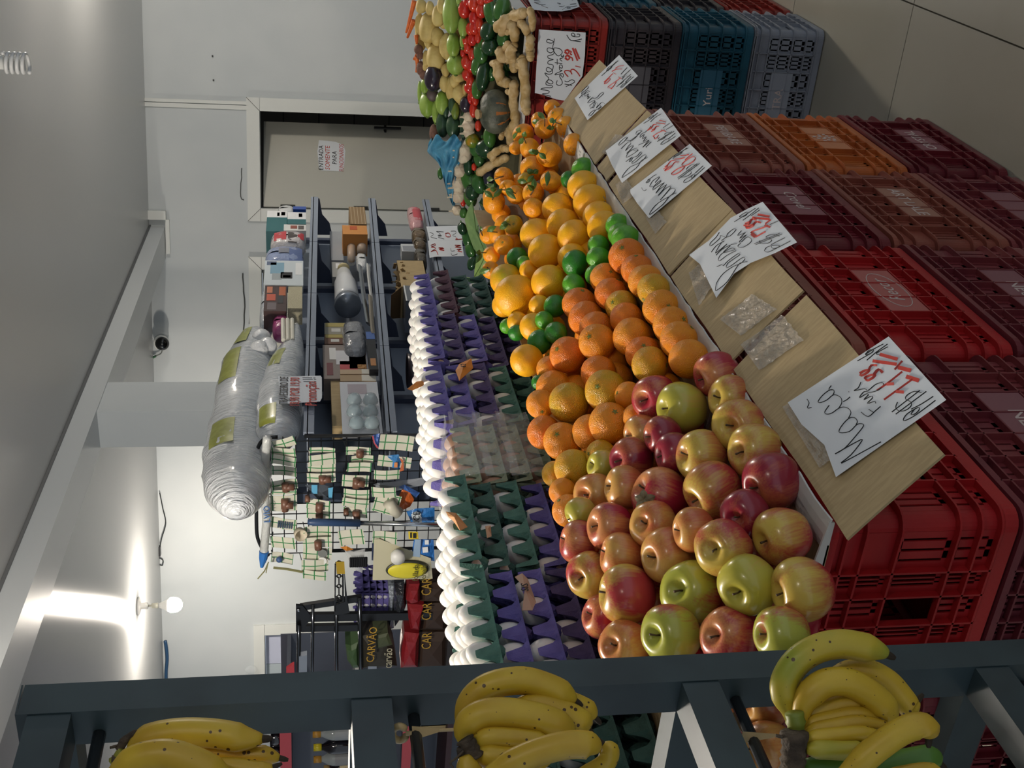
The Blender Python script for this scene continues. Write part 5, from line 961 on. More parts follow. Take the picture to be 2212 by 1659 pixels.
# ---------------------------------------------------------------- grey shelving with household goods
GX = -2.2
def gz(z6, z3, y): return z3 + (z6 - z3) * (y - 3.66) / 2.44
LV = [(1.97, 2.011), (1.665, 1.714), (1.371, 1.42), (1.06, 1.10)]
g = empty('shelving_unit', (GX - .28, 4.87, 0), 'grey steel double-sided shelving unit with goods, standing behind the eggs', 'shelf')
UPY = [3.66, at(720, 865, X=-2.47).y, at(720, 745, X=-2.47).y, at(720, 627, X=-2.47).y, at(720, 522, X=-2.47).y]
for y in UPY:
    m = MB(); m.box2((-2.455, y - .018, 0), (-2.505, y + .018, 2.05)); 
    put('upright', m, STEELD, g)
for a, b_ in zip(UPY, UPY[1:]):
    m = MB(); m.box2((-2.476, a + .02, .1), (-2.484, b_ - .02, 2.04)); put('back_panel', m, STEEL, g)
YEND = 6.1
for li, (z6, z3) in enumerate(LV):
    cuts = [3.645] + [(u) for u in (UPY[1] - .02, UPY[2] - .02, UPY[3] - .02)] + [at(720, 522, X=GX).y, YEND]
    for a, b_ in zip(cuts, cuts[1:]):
        za_, zb_ = gz(z6, z3, a), gz(z6, z3, b_)
        m = MB(); m.prism([(GX, a + .002, za_ - .038), (GX, b_ - .002, zb_ - .038), (GX, b_ - .002, zb_), (GX, a + .002, za_)], (-.012, 0, 0)); m.prism([(GX, a + .002, za_ - .016), (GX, b_ - .002, zb_ - .016), (GX, b_ - .002, zb_ - .012), (GX, a + .002, za_ - .012)], (-.262, 0, 0)); put('shelf_board', m, STEEL, g)
    for y in UPY[1:]:
        z = gz(z6, z3, y); m = MB(); m.prism([(GX - .24, y + .022, z - .018), (GX - .02, y + .022, z - .018), (GX - .03, y + .022, z - .045), (GX - .12, y + .022, z - .06), (GX - .17, y + .022, z - .10), (GX - .24, y + .022, z - .115)], (0, .004, 0)); put('bracket', m, STEELD, g)
    m = MB(); m.box2((-2.505, 3.66, gz(z6, z3, 4.8) - .02), (-2.74, UPY[-1], gz(z6, z3, 4.8) - .012)); put('shelf_board', m, STEEL, g)
m = MB(); m.box2((-2.21, 3.66, 0), (-2.75, UPY[-1], .1)); put('plinth', m, STEELD, g)
def gp(x, y, d=0): return at(x, y, X=GX - d)
def good(name, x0, x1, y0, y1, d, th, mm, lab, cat, group=None, kids=(), top=None):
    """a box standing on a shelf: photo extents x0..x1 (down), y0..y1 (leftwards), front face d behind the shelf edge; kids are printed fields (x0,x1,y0,y1 in 0..1, material)"""
    xm, ym = (x0 + x1) / 2, (y0 + y1) / 2; X = GX - d
    ya, yb = at(xm, y0, X=X).y, at(xm, y1, X=X).y; z1, z0 = at(x0, ym, X=X).z, at(x1, ym, X=X).z
    m = MB(); m.box2((X, ya, z0), (X - th, yb, z1)); o = put(name, m, mm, label=lab, cat=cat, group=group)
    for a, b_, c, e, km, nm in kids:
        m = MB(); m.box2((X + .0012, ya + (yb - ya) * c, z1 + (z0 - z1) * a), (X - .0005, ya + (yb - ya) * e, z1 + (z0 - z1) * b_)); put(nm, m, km, o)
    return o
def C(c, r=.5, **k): return mat('c' + c + str(r), c, r, **k)
good('carton_box', 576, 620, 456, 500, .05, .12, C('#2f6468'), 'upper teal and white box at the right end of the top shelf', 'box', None, [(0, 1, 0, .32, C('#d8dadb'), 'white_band'), (.70, .9, .05, .22, C('#7b4a3c'), 'picture'), (.5, .62, .08, .26, C('#5f9a6c'), 'green_mark')])
good('carton_box', 621, 661, 459, 484, .05, .12, C('#2f6468'), 'lower teal and white box under the upper one', 'box', None, [(0, 1, 0, .6, C('#d8dadb'), 'white_band'), (.6, .8, .1, .4, C('#7b4a3c'), 'picture')])
good('carton_box', 613, 661, 485, 498, .04, .12, C('#cfd0cd'), 'white box with brown picture beneath the teal boxes', 'box', None, [(.3, .6, .2, .7, C('#8a4f42'), 'picture'), (.65, .9, .2, .8, C('#5a5450'), 'picture')])
def pouch(name, x0, x1, y0, y1, d, th, mm, lab, cat='bag', group=None, kids=(), crink=.012):
    xm, ym = (x0 + x1) / 2, (y0 + y1) / 2; X = GX - d
    ya, yb = at(xm, y0, X=X).y, at(xm, y1, X=X).y; z1, z0 = at(x0, ym, X=X).z, at(x1, ym, X=X).z; s = R.uniform(0, 9)
    c = Vector((X - th / 2, (ya + yb) / 2, (z0 + z1) / 2)); a, b_, h = th / 2, abs(yb - ya) / 2, abs(z1 - z0) / 2
    def sq(v, e=.55): return math.copysign(abs(v) ** e, v)
    m = MB(); nu, nv = 22, 14
    def f(u, v):
        th_ = 2 * PI * u; ph = PI * (v - .5); q = 1 + crink / max(a, .02) * .3 * math.sin(11 * u * 6.28 / 2 + 9 * v + s) * math.cos(7 * v + s)
        return c + Vector((a * math.cos(th_) * math.cos(ph) * q, b_ * sq(math.sin(th_)) * sq(math.cos(ph)), h * sq(math.sin(ph))))
    m.grid(f, nu, nv); o = put(name, m, mm, label=lab, cat=cat, group=group, smooth=True)
    for e, f_, gg, hh, km, nm in kids:
        k = MB(); k.grid(lambda u, v: (lambda yy, zz: Vector((c.x + a * math.sqrt(max(0, 1 - (yy * .8) ** 2)) * math.sqrt(max(.0, 1 - (zz * .8) ** 2)) * 1.02 + .002, c.y + b_ * yy * (-1 if yb < ya else 1) * (1 if yb > ya else 1), c.z - h * zz)))(2 * (gg + (hh - gg) * u) - 1, 2 * (e + (f_ - e) * v) - 1), 8, 8); put(nm, k, km, o)
    return o
FILM = lambda c: mat('film' + c, c, .22, bump=.5, bscale=35, coat=.3)
pouch('plastic_bag', 584, 660, 492, 521, .02, .12, FILM('#c9c6c6'), 'clear bag of red and white cloths on the top shelf', kids=[(.1, .45, .2, .8, C('#b23a40'), 'red_cloth'), (.5, .75, .3, .9, C('#4a4442'), 'dark_cloth'), (.78, .95, .1, .7, C('#b23a40'), 'red_cloth')])
pouch('plastic_bag', 572, 657, 523, 562, .02, .13, FILM('#8e9dc0'), 'bluish plastic bag on the top shelf next to the white card pack', kids=[(.35, .62, .1, .6, C('#7b7f8a'), 'folded_pack'), (.62, .95, .1, .9, C('#5d6f9c'), 'blue_cloth')])
o = good('card_pack', 571, 655, 563, 615, .005, .04, C('#c3cdd2'), 'flat pale blue card pack with a hanging hole on the top shelf', 'pack', None, [(.15, .5, .1, .55, C('#7ca3b8'), 'blue_print'), (.8, .97, .1, .6, C('#dcdfe0'), 'white_print'), (.42, .72, .5, .75, C('#15171a'), 'hole'), (.48, .68, .62, .72, C('#e4e6e6'), 'hole_light'), (.05, .3, .05, .2, C('#5a6a86'), 'logo_print'), (.2, .45, .55, .8, C('#9aa3a6'), 'picture')])
good('photo_box', 571, 619, 617, 672, .01, .10, C('#4a3634', .3), 'dark box with food pictures on the top shelf', 'box', None, [(.1, .35, .05, .3, C('#c47a5a'), 'food_picture'), (.1, .5, .35, .6, C('#c2563c'), 'food_picture'), (.65, .95, .05, .4, C('#b06038'), 'food_picture'), (.6, .85, .4, .7, C('#26282c'), 'pan_picture'), (.15, .55, .68, .95, C('#6b6064'), 'label_patch')])
good('sponge_block', 622, 653, 616, 666, .012, .08, C('#bdb79c', .9, bump=.5, bscale=180), 'cream rough sponge block beside the dark photo box', 'sponge')
pouch('plastic_bag', 561, 592, 612, 692, .06, .12, FILM('#ccd2d8'), 'white bag with blue ring marks behind the photo box', kids=[(.3, .6, .55, .75, C('#3e62a8'), 'blue_mark')])
pouch('pink_pack', 588, 624, 671, 708, .03, .09, FILM('#a8487e'), 'magenta pink pack next to the white candles', 'pack')
for i, x in enumerate((611, 621, 631)):
    m = MB(); m.tube([gp(x, 690, .02), gp(x + 1, 735, .02)], .009, 8); put('candle', m, C('#d8d6c8'), label=f'thin white candle, {ORD[i+1]} of three lying on the top shelf by the sacks', cat='candle', group='candles')
good('blue_comb', 633, 661, 446, 452, .04, .02, C('#284a9a', .3), 'dark blue comb at the far end of the top shelf', 'comb')
pouch('plastic_bag', 600, 636, 440, 456, .06, .06, FILM('#c9cccc'), 'small clear bag behind the teal boxes')
m = MB(); [m.ell(gp(x, y, .06), (.04, .04, .04), 12, 8) for x, y in ((565, 730), (578, 748), (560, 755))]
put('cotton_bag', m, FILM('#dde0e2'), label='clear bag of white cotton balls between the two pillow sacks', cat='bag', smooth=True)
# pillow sacks
def sack(name, pts, rad, D, lab, patches):
    P = smooth_path([gp(x, y, d) for x, y, d in pts], 8); n = len(P); m = MB(); k = 36; rs = []
    axis = [(P[min(i + 1, n - 1)] - P[max(i - 1, 0)]).normalized() for i in range(n)]
    vs = []; fs = []
    for i in range(n):
        t = i / (n - 1); r = np.interp(t, [q[0] for q in rad], [q[1] for q in rad]); u = axis[i].cross(Vector((0, 0, 1))).normalized(); w = u.cross(axis[i])
        for j in range(k):
            a = 2 * PI * j / k; wr = 1 + (.03 + .012 * math.sin(17 * a)) * math.sin(46 * t + 3 * math.sin(a * 2)) * (1 if t < .72 else .15) + .012 * math.sin(5 * a + 21 * t)
            vs.append(P[i] + (u * math.cos(a) * .82 + w * math.sin(a)) * r * wr)
    for i in range(n - 1):
        for j in range(k): fs.append((i * k + j, i * k + (j + 1) % k, (i + 1) * k + (j + 1) % k, (i + 1) * k + j))
    fs += [tuple(range(k))[::-1], tuple((n - 1) * k + j for j in range(k))]
    m.add(vs, fs); o = put(name, m, mat('sack_film', '#cdd2d6', .2, bump=.9, bscale=22, coat=.8, stretch=(1, 4, 1)), label=lab, cat='pillow sack', smooth=True)
    for t0, t1, a0, a1 in patches:
        mm = MB()
        def pf_(u, v):
            t = t0 + (t1 - t0) * u; i = min(int(t * (n - 1)), n - 2); a = math.radians(a0 + (a1 - a0) * v); r = np.interp(t, [q[0] for q in rad], [q[1] for q in rad]); uu_ = axis[i].cross(Vector((0, 0, 1))).normalized(); w = uu_.cross(axis[i]); f = t * (n - 1) - i
            return P[i].lerp(P[i + 1], f) + (uu_ * math.cos(a) * .82 + w * math.sin(a)) * (r * 1.035)
        mm.grid(pf_, 10, 10); put('olive_print', mm, mat('olive_print', '#8f9438', .3, coat=.5, var='#9fa54c', vscale=30), o, smooth=True)
    return o
sack('pillow_sack', [(556, 712, .10), (540, 770, .12), (527, 850, .14), (517, 940, .16), (512, 1010, .14), (512, 1070, .10), (514, 1108, .08)], [(0, .02), (.06, .06), (.22, .105), (.45, .115), (.62, .125), (.80, .112), (.93, .06), (1, .006)], 0, 'big clear pillow sack with olive print lying on top of the shelving, upper one', [(.20, .34, 120, 165), (.52, .66, 130, 175), (.44, .56, -20, 15), (.05, .16, 130, 170)])
sack('pillow_sack', [(640, 700, .05), (628, 760, .06), (610, 820, .07), (603, 880, .07), (600, 935, .07), (590, 965, .08)], [(0, .01), (.08, .03), (.3, .072), (.55, .085), (.8, .08), (.95, .05), (1, .02)], 0, 'smaller clear pillow sack lying below the big one on the top shelf', [(.25, .38, 125, 170), (.68, .84, 125, 175)])
s = sign('promo_card', (590, 790), .0603, [(240, 395), (1700, 355), (1745, 420), (1750, 1150), (1680, 1280), (250, 1375), (180, 380)], [[(1050, 430), (1400, 440)], [(1440, 440), (1520, 442)], [(1060, 490), (1420, 495)], [(1460, 492), (1545, 494)], [(1085, 570), (1410, 575)], [(1465, 565), (1545, 570)], [(470, 1240), (640, 1260), (560, 1150), (880, 1220)], [(520, 1180), (660, 1270)]], lambda x, y, l: at(x, y, X=GX + .02 + l), 'white promotion card reading TRAVESSEIRO DE 18,90 POR 19,90 Promoção!!! by the sacks', 'price card', wide=.0022)
ux, uz = Vector((0, 1, 0)), Vector((0, 0, 1))
for t, x, y, sz, mm, sx in (('TRAVESSEIRO DE', 614, 843, .045, INK, .62), ('18,90 POR 19,90', 638, 846, .052, REDINK, .62), ('Promoção', 673, 850, .062, REDINK, .72)):
    lettering(t, sz, at(x, y, X=GX + .0225), ux, uz, mm, s, shear=.15, sx=sx)
# middle shelf
good('wafer_stack', 755, 790, 447, 484, .06, .10, C('#8b7353', .8), 'stack of brown cardboard pads at the far end of the middle shelf', 'pads', None, [(.1 * k, .1 * k + .03, 0, 1, C('#b9a88a'), 'pad_edge') for k in range(1, 10, 2)])
good('orange_box', 740, 793, 487, 506, .03, .12, C('#c98a48'), 'light orange carton on the middle shelf', 'box', None, [(.3, .6, .1, .5, C('#b5552c'), 'red_oval')])
JAR = mat('jar_glass', '#cfd6d6', .08, alpha=.35, spec=.7); FILL = C('#c0832c')
for i, (x0, x1, y0, y1) in enumerate([(750, 768, 508, 566), (771, 792, 511, 545)]):
    A, B = gp((x0 + x1) / 2, y0, .10), gp((x0 + x1) / 2, y1, .10); r = (gp(x0, y0, .1) - gp(x1, y0, .1)).length / 2; d = (B - A)
    t = empty('spice_tube', A, ['long clear tube of orange powder lying on the middle shelf', 'short clear tube of orange powder beside the long one'][i], 'tube', 'spice tubes')
    m = MB(); m.tube([A, B], r, 16); put('clear_shell', m, JAR, t, smooth=True); m = MB(); m.tube([A + d * .12, A + d * .9], r * .9, 14); put('orange_powder', m, FILL, t, smooth=True); m = MB(); m.tube([A - d * .06, A + d * .02], r * 1.05, 14); put('cap', m, WHITEP, t, smooth=True)
good('frosted_case', 714, 740, 500, 562, .14, .10, mat('frosted', '#b0b4b8', .5, alpha=.75), 'frosted grey plastic case standing on the middle shelf', 'case')
good('tagged_pack', 717, 742, 566, 598, .14, .05, C('#9b9a96', .3), 'grey pack with a small white tag beside the frosted case', 'pack', None, [(.35, .7, .1, .45, C('#e2e2e2'), 'white_tag')])
t = empty('pot', gp(748, 625, .12), 'white rice pot wrapped in clear plastic on the middle shelf', 'pot'); A = gp(752, 662, .13); B = gp(742, 586, .13); d = (B - A).normalized(); L_ = (B - A).length; r = (gp(722, 640, .13) - gp(778, 640, .13)).length / 2
m = MB(); m.lathe([(.001, .1 * L_), (r * .98, .1 * L_), (r * .95, .25 * L_), (r * .86, .62 * L_), (r * .72, .72 * L_), (r * .55, .95 * L_), (.001, L_)], 28, c=A, ax=d); put('white_body', m, mat('pot_white', '#d5d8da', .25), t, smooth=True)
m = MB(); m.lathe([(.001, 0), (r * 1.0, 0), (r * 1.04, .05 * L_), (r * .99, .12 * L_), (.001, .12 * L_)], 28, c=A, ax=d); put('grey_rim', m, mat('pot_rim', '#8a929c', .25, metal=.4), t, smooth=True)
m = MB(); m.ell(B + Vector((.02, -.01, 0)), (.03, .012, .03), 12, 8); put('cream_knob', m, C('#cfc090'), t, smooth=True)
for i, (pts, rr2, mm, lab) in enumerate([([(778, 575, .0), (786, 640, .0), (796, 700, .0)], .016, CHROME, 'long shiny knife blister pack hanging along the middle shelf edge'), ([(795, 572, .01), (797, 600, .01), (803, 650, .01)], .012, WHITEP, 'narrow white label strip along the middle shelf edge'), ([(800, 640, 0), (803, 690, 0), (806, 720, 0)], .014, C('#9a9384', .3), 'grey cutlery pack further along the middle shelf edge')]):
    m = MB(); m.tube(smooth_path([gp(*p) for p in pts], 4), rr2, 6, flat=.35); put('cutlery_pack', m, mm, label=lab, cat='pack', group='cutlery packs')
pouch('white_fan', 770, 793, 541, 572, .03, .06, FILM('#d0d3d4'), 'crumpled white wrapped item on the middle shelf', 'pack')
pouch('plastic_bag', 740, 792, 680, 754, .03, .10, mat('grey_film', '#82858a', .15, bump=.7, bscale=28, coat=.5), 'grey shiny crumpled bag leaning on the middle shelf')
for i, (x0, x1, y0, y1) in enumerate([(701, 750, 698, 722), (701, 746, 723, 743)]):
    good('cereal_box', x0, x1, y0, y1, .10, .10, C(['#8e8a7c', '#6a4634'][i]), ['grey and yellow carton standing on the middle shelf', 'brown and yellow carton beside the grey one on the middle shelf'][i], 'box', None, [(.05, .95, .0, .35, C('#a89a58'), 'yellow_print'), (.3, .7, .5, .8, C('#c9c8c2'), 'white_print')])
good('waffle_box', 698, 792, 745, 818, .07, .10, C('#857a74'), 'grey box with a red heart and waffle pictures on the middle shelf', 'box', None, [(.3, .98, .18, .60, C('#cfcfd2'), 'white_field'), (.38, .78, .5, .95, C('#b5474c'), 'red_heart'), (.60, .98, .32, .72, C('#a87a46', .7, bump=.6, bscale=60), 'waffle_picture'), (.62, 1.0, .05, .30, C('#5a2c2a'), 'brown_field'), (.15, .3, .1, .45, C('#d8d8d6'), 'white_tab'), (.08, .22, .55, .9, C('#6b3238'), 'lettering_strip')])
good('black_pack', 794, 813, 717, 798, .0, .03, C('#1d1c20', .3), 'black hanging pack with a blue label on the middle shelf edge', 'pack', None, [(0, 1, 0, .2, C('#4a6aa8'), 'blue_label'), (.2, .8, .72, .9, C('#b07a4a'), 'tan_print')])
for i, (a, b_) in enumerate([(798, 808), (810, 823)]):
    good('tan_pack', 735, 812, a, b_, .03, .08, C(['#b8a184', '#a58d6c'][i]), ['tan packet nearest the waffle box', 'tan packet nearest the cup blister'][i], 'pack', None, [(.6, 1, 0, 1, C('#cfccc0'), 'pale_band')])
good('long_carton', 716, 737, 812, 920, .08, .06, CARD, 'long tan cardboard box lying on the middle shelf', 'box')
o = good('cup_blister', 737, 821, 825, 940, .012, .012, C('#c8ccd2'), 'large blister card of clear bubble cups at the near end of the middle shelf', 'pack', None, [(.2, .7, .05, .24, C('#a9a0a8'), 'grey_print')])
for i, (x, y) in enumerate([(765, 868), (800, 868), (765, 893), (800, 893), (770, 918), (803, 918)]):
    m = MB(); p = gp(x, y, -.005); m.lathe([(.03, 0), (.028, .012), (.02, .03), (.008, .034)], 14, c=p, ax=(1, 0, 0)); put('clear_cup', m, mat('cup_clear', '#9fb3ba', .08, alpha=.55, coat=.6), o, smooth=True)
# lower shelf
pouch('plastic_bag', 882, 913, 438, 482, .03, .08, FILM('#c99a9c'), 'clear bag of pink items at the far end of the lower shelf', kids=[(.3, .9, .2, .8, C('#c0525a'), 'pink_item')])
for i, (a, b_, c_) in enumerate([(486, 506, '#6e5c44'), (507, 528, '#5c4c36'), (529, 560, '#4d463a')]):
    pouch('brown_pack', 890 + 3 * i, 922, a, b_, .02, .09, FILM(c_), f'brown plastic packet, {ORD[i + 1]} from the far end of the lower shelf', 'pack', 'brown packets')
good('label_box', 867, 898, 527, 543, .05, .06, C('#c2c6ca'), 'small pale box on the lower shelf', 'box', None, [(.1, .9, .3, .9, C('#8d929a'), 'grey_label')])
t = empty('open_carton', gp(905, 592, .1), 'open brown carton stuffed with torn paper strips on the lower shelf', 'carton')
m = MB(); X = GX - .03; y0_, y1_ = at(880, 562, X=X).y, at(880, 620, X=X).y; z1_, z0_ = at(862, 590, X=X).z, at(921, 590, X=X).z
for a, b_ in (((X, y0_, z0_), (X - .004, y1_, z1_)), ((X - .16, y0_, z0_), (X - .156, y1_, z1_)), ((X, y0_, z0_), (X - .16, y0_ - .004, z1_)), ((X, y1_, z0_), (X - .16, y1_ + .004, z1_))): m.box2(a, b_)
m.box2((X, y0_, z0_), (X - .16, y1_, z0_ + .004)); put('carton_walls', m, CARD, t)
m = MB(); m.prism([(X, y1_, z1_), (X - .16, y1_, z1_), (X - .14, y1_ - .05, z1_ + .05), (X - .02, y1_ - .05, z1_ + .05)], (0, .003, 0)); put('open_flap', m, C('#6d5538', .8), t)
m = MB(); 
for k in range(60):
    p = Vector((X - R.uniform(.0, .14), R.uniform(y1_ + .01, y0_ - .01), z1_ + R.uniform(-.06, .012))); m.box(p, (.05, .004, .014), Matrix.Rotation(R.uniform(0, 6), 3, 'Z') @ Matrix.Rotation(R.uniform(-1, 1), 3, 'Y'))
put('paper_strips', m, C('#a58c64', .8), t, kind='stuff')
good('steel_tray', 874, 914, 617, 650, .02, .16, mat('tray_steel', '#7d828a', .25, metal=.6), 'grey metal tray on the lower shelf beside the torn paper carton', 'tray', None, [(.0, .08, 0, 1, C('#d2d6d8'), 'bright_rim')])
m = MB(); m.lathe([(.001, 0), (.05, .0), (.075, .05), (.07, .05), (.045, .01), (.001, .008)], 24, c=gp(905, 800, .12)); put('dark_bowl', m, C('#3a3036', .3), label='dark bowl on the lower shelf half behind the eggs', cat='bowl', smooth=True)
for i, (poly, st, lab) in enumerate([([(180, 320), (1345, 290), (1370, 480), (1500, 830), (290, 810)], [[(300, 530), (450, 600), (330, 690), (560, 760)], [(540, 500), (700, 600), (590, 640), (740, 650), (600, 700), (820, 770)], [(540, 500), (800, 520)], [(1060, 490), (1220, 490), (1240, 560), (1120, 630), (1240, 690)], r_((860, 580), (1000, 570), (1040, 690), (900, 690), (880, 590), w=2), r_((1230, 740), (1300, 770), (1220, 800), (1460, 780), w=2)], 'white handwritten paper taped under the lower shelf, farther one'),
                                      ([(235, 835), (300, 812), (1450, 830), (1530, 1380), (520, 1400), (300, 1445)], [r_((340, 1000), (490, 950), (490, 1010), (350, 1060), (520, 1100), (340, 1230), (520, 1180), (600, 1330), w=2), r_((620, 1100), (810, 1110), (640, 1150), (820, 1190), w=2.5), [(1050, 1100), (1080, 1200), (1200, 1190)], [(1070, 1260), (1110, 1360), (1300, 1300)], r_((1200, 1000), (1430, 1010), (1210, 1060), (1440, 1090), w=2), r_((1270, 1150), (1440, 1140), (1300, 1200), (1460, 1240), w=2)], 'white handwritten paper taped under the lower shelf, nearer one')]):
    sign('notice', (910, 470), .0603, poly, st, lambda x, y, l: at(x, y, X=GX + .012 + .004 * i + l), lab, 'notice', None, wide=.004)
# ---------------------------------------------------------------- wire grid end panel with hanging packs
PY = 3.64
gd = empty('wire_grid', (-2.48, PY, 1.3), 'black wire grid panel on the end of the shelving', 'wire grid')
q = lambda x, y, d=0: at(x, y, Y=PY - d)
zt_, zb_ = q(556, 1080).z, 1.25; xr, xl = q(700, 942).x, q(700, 1204).x
WB_ = mat('black_wire', '#1b1d20', .35)
m = MB(); m.tube(smooth_path([Vector((xr, PY, zb_)), Vector((xr, PY, zt_ - .17))], 2) + smooth_path([Vector((xr, PY, zt_ - .17))], 2), .007, 8); m.tube([(xl + .03, PY, zt_ - .22), (xl + .03, PY, zb_)], .007, 8)
m.tube(smooth_path([q(600, 944), q(575, 946), q(558, 965), q(555, 1000), q(554, 1080), q(554, 1130), q(556, 1160), q(566, 1184), q(580, 1200)], 3), .007, 8); put('frame_rod', m, WB_, gd, smooth=True)
for k in range(21):
    z = zt_ - .05 - k * .045; m = MB(); m.tube([(xr, PY, z), (xl + .03, PY, z)], .0022, 5); put('wire', m, WB_, gd)
for k in range(12):
    x = xr - .02 - k * .045; m = MB(); m.tube([(x, PY, zt_ - .02), (x, PY, zb_)], .0022, 5); put('wire', m, WB_, gd)
ze = lambda x, y: (540 + .211 * x, 900 + .211 * y)
pk_m = mat('pack_card', '#c6c5b4', .35, coat=.25)
nt = pk_m.node_tree; b = nt.nodes['Principled BSDF']; tc = nt.nodes.new('ShaderNodeTexCoord'); br = nt.nodes.new('ShaderNodeTexBrick'); br.offset = 0
br.inputs['Color1'].default_value = lin('#cbcaba'); br.inputs['Color2'].default_value = lin('#bdbcab'); br.inputs['Mortar'].default_value = lin('#2f7a44'); br.inputs['Scale'].default_value = 1; br.inputs['Mortar Size'].default_value = .0022; br.inputs['Brick Width'].default_value = .038; br.inputs['Row Height'].default_value = .040
mp = nt.nodes.new('ShaderNodeMapping'); mp.inputs['Rotation'].default_value = (PI / 2, 0, 0)
nt.links.new(tc.outputs['Object'], mp.inputs[0]); nt.links.new(mp.outputs[0], br.inputs['Vector']); nt.links.new(br.outputs['Color'], b.inputs['Base Color'])
BRF = mat('brown_fitting', '#6b4a3a', .4); GRF = mat('grey_fitting', '#6d716f', .4)
packs = [(350, 265, 230, 110, -.35, ''), (345, 365, 250, 110, -.1, ''), (345, 450, 250, 110, .1, ''), (350, 560, 250, 110, 0, ''), (355, 700, 260, 120, -.1, 'T'), (350, 770, 250, 60, .1, ''), (345, 880, 270, 190, 0, 'T'), (345, 1090, 260, 130, .1, 'S'), (340, 1290, 260, 140, -.1, ''), (330, 1450, 220, 130, .1, 'B'),
         (740, 350, 260, 70, 0, ''), (740, 440, 270, 130, -.05, ''), (735, 520, 280, 110, 0, ''), (730, 620, 290, 110, -.05, 'T'), (700, 900, 240, 130, .05, 'C'), (700, 1000, 240, 110, 0, 'C'), (690, 1190, 280, 150, 0, ''), (690, 1290, 290, 130, -.05, 'C'), (690, 1400, 290, 150, .05, 'D'), (665, 1520, 270, 150, 0, ''), (660, 1620, 240, 110, 0, ''),
         (1110, 355, 250, 100, 0, 'C'), (1150, 440, 230, 90, 0, ''), (1120, 520, 240, 110, .05, ''), (1080, 655, 270, 140, .05, 'T'), (1090, 790, 260, 120, 0, ''), (1080, 880, 270, 100, .1, ''), (1080, 980, 240, 120, -.1, 'C'), (1040, 1240, 260, 190, -.15, ''),
         (1500, 270, 350, 180, .1, ''), (1480, 460, 340, 130, .1, ''), (1400, 590, 260, 110, 0, ''), (1370, 770, 250, 120, -.1, ''), (1400, 890, 260, 250, .2, 'W'), (1380, 1240, 250, 150, 0, '')]
col = {0: 'first', 1: 'second', 2: 'third', 3: 'lowest'}
cnt = {}
for i, (cx, cy, w, h, rot, kind) in enumerate(packs):
    x, y = ze(cx, cy); d = .03 + .012 * (i % 3) + .002 * i; P = q(x, y, d); s = .211 / pxm(P); c_ = 0 if cx < 500 else 1 if cx < 900 else 2 if cx < 1200 else 3; cnt[c_] = cnt.get(c_, 0) + 1
    me = MB(); me.sheet(lambda u, v: Vector(((u - .5) * h * s, -.006 * math.sin(3 * v + i), (v - .5) * w * s)), 4, 6, .0012)
    Q = Quaternion((0, 1, 0), rot) @ Quaternion((1, 0, 0), R.uniform(-.18, .05))
    what = {'': 'flat', 'T': 'brown pipe tee', 'S': 'ribbed coil', 'B': 'blue knob', 'C': 'brown pipe piece', 'D': 'grey and white discs', 'W': 'white elbow'}[kind]
    o = inst('hanging_pack', me.mesh('hanging_pack', [pk_m], True), P, Q, label=f'green-lined card with {what}, {ORD[cnt[c_]]} from the right in the {col[c_]} hanging row' if kind else f'flat green-lined card, {ORD[cnt[c_]]} from the right in the {col[c_]} hanging row', cat='pack', group='hanging packs on the wire grid')
    m = MB(); m.tube([(0, .0, w * s * .5 - .006), (0, d * .95, w * s * .5 + .004)], .0016, 5); put('hook_wire', m, WB_, o, local=True)
    f = MB(); hh = h * s
    if kind in 'TC' and kind:
        f.tube([(-.35 * hh, -.016, -.005), (.35 * hh, -.016, -.005)], .014, 12)
        if kind == 'T': f.tube([(0, -.016, 0), (0, -.018, -.035)], .013, 12)
        put('fitting', f, BRF, o, local=True, smooth=True)
    elif kind == 'D': f.lathe([(.001, 0), (.018, 0), (.018, .006), (.001, .006)], 18, c=(.012, -.008, -.02), ax=(0, -1, 0)); put('grey_disc', f, GRF, o, local=True); f = MB(); f.lathe([(.001, 0), (.016, 0), (.016, .006), (.001, .006)], 18, c=(-.022, -.008, -.022), ax=(0, -1, 0)); put('white_disc', f, WHITEP, o, local=True)
    elif kind == 'S': [f.tube([(-.3 * hh, -.01, -.03 + .008 * k), (.3 * hh, -.01, -.03 + .008 * k)], .003, 6) for k in range(7)]; put('coil', f, mat('coil', '#3a4a5c', .4), o, local=True)
    elif kind == 'B': f.ell((0, -.01, .01), (.012, .012, .012)); put('blue_knob', f, C('#3a5580', .3), o, local=True)
    elif kind == 'W': f.tube([(.02, -.02, 0), (.0, -.022, -.02), (-.02, -.02, -.05)], .022, 12); put('elbow', f, C('#c4c1b0', .4), o, local=True, smooth=True)
def hang(name, pts, d, mm, lab, cat, th=.012, kids=(), puff=.012):
    A = [q(*ze(x, y), d) for x, y in pts]; m = MB(); n = len(A); c = sum(A, Vector()) / n
    m.add(A + [c + Vector((0, -puff, 0)), c + Vector((0, puff * .4, 0))], [(k, (k + 1) % n, n) for k in range(n)] + [((k + 1) % n, k, n + 1) for k in range(n)]); o = put(name, m, mm, label=lab, cat=cat)
    for kp, km, nm in kids:
        B = [q(*ze(x, y), d + puff + .002) for x, y in kp]; m = MB(); m.prism(B, (0, .001, 0)); put(nm, m, km, o)
    return o
o = hang('blue_bag_pack', [(1600, 970), (1700, 940), (1890, 930), (1890, 1085), (1650, 1080)], .09, FILM('#2c6fb4'), 'bright blue packet with pale oval label by the squeegee rod', 'pack', kids=[([(1650, 1000), (1700, 970), (1750, 990), (1760, 1080), (1670, 1080)], C('#c3cdd4'), 'oval_label')])
lettering('ICE', .035, q(*ze(1708, 1030), .112), Vector((1, 0, 0)), Vector((0, 0, 1)), INK, o)
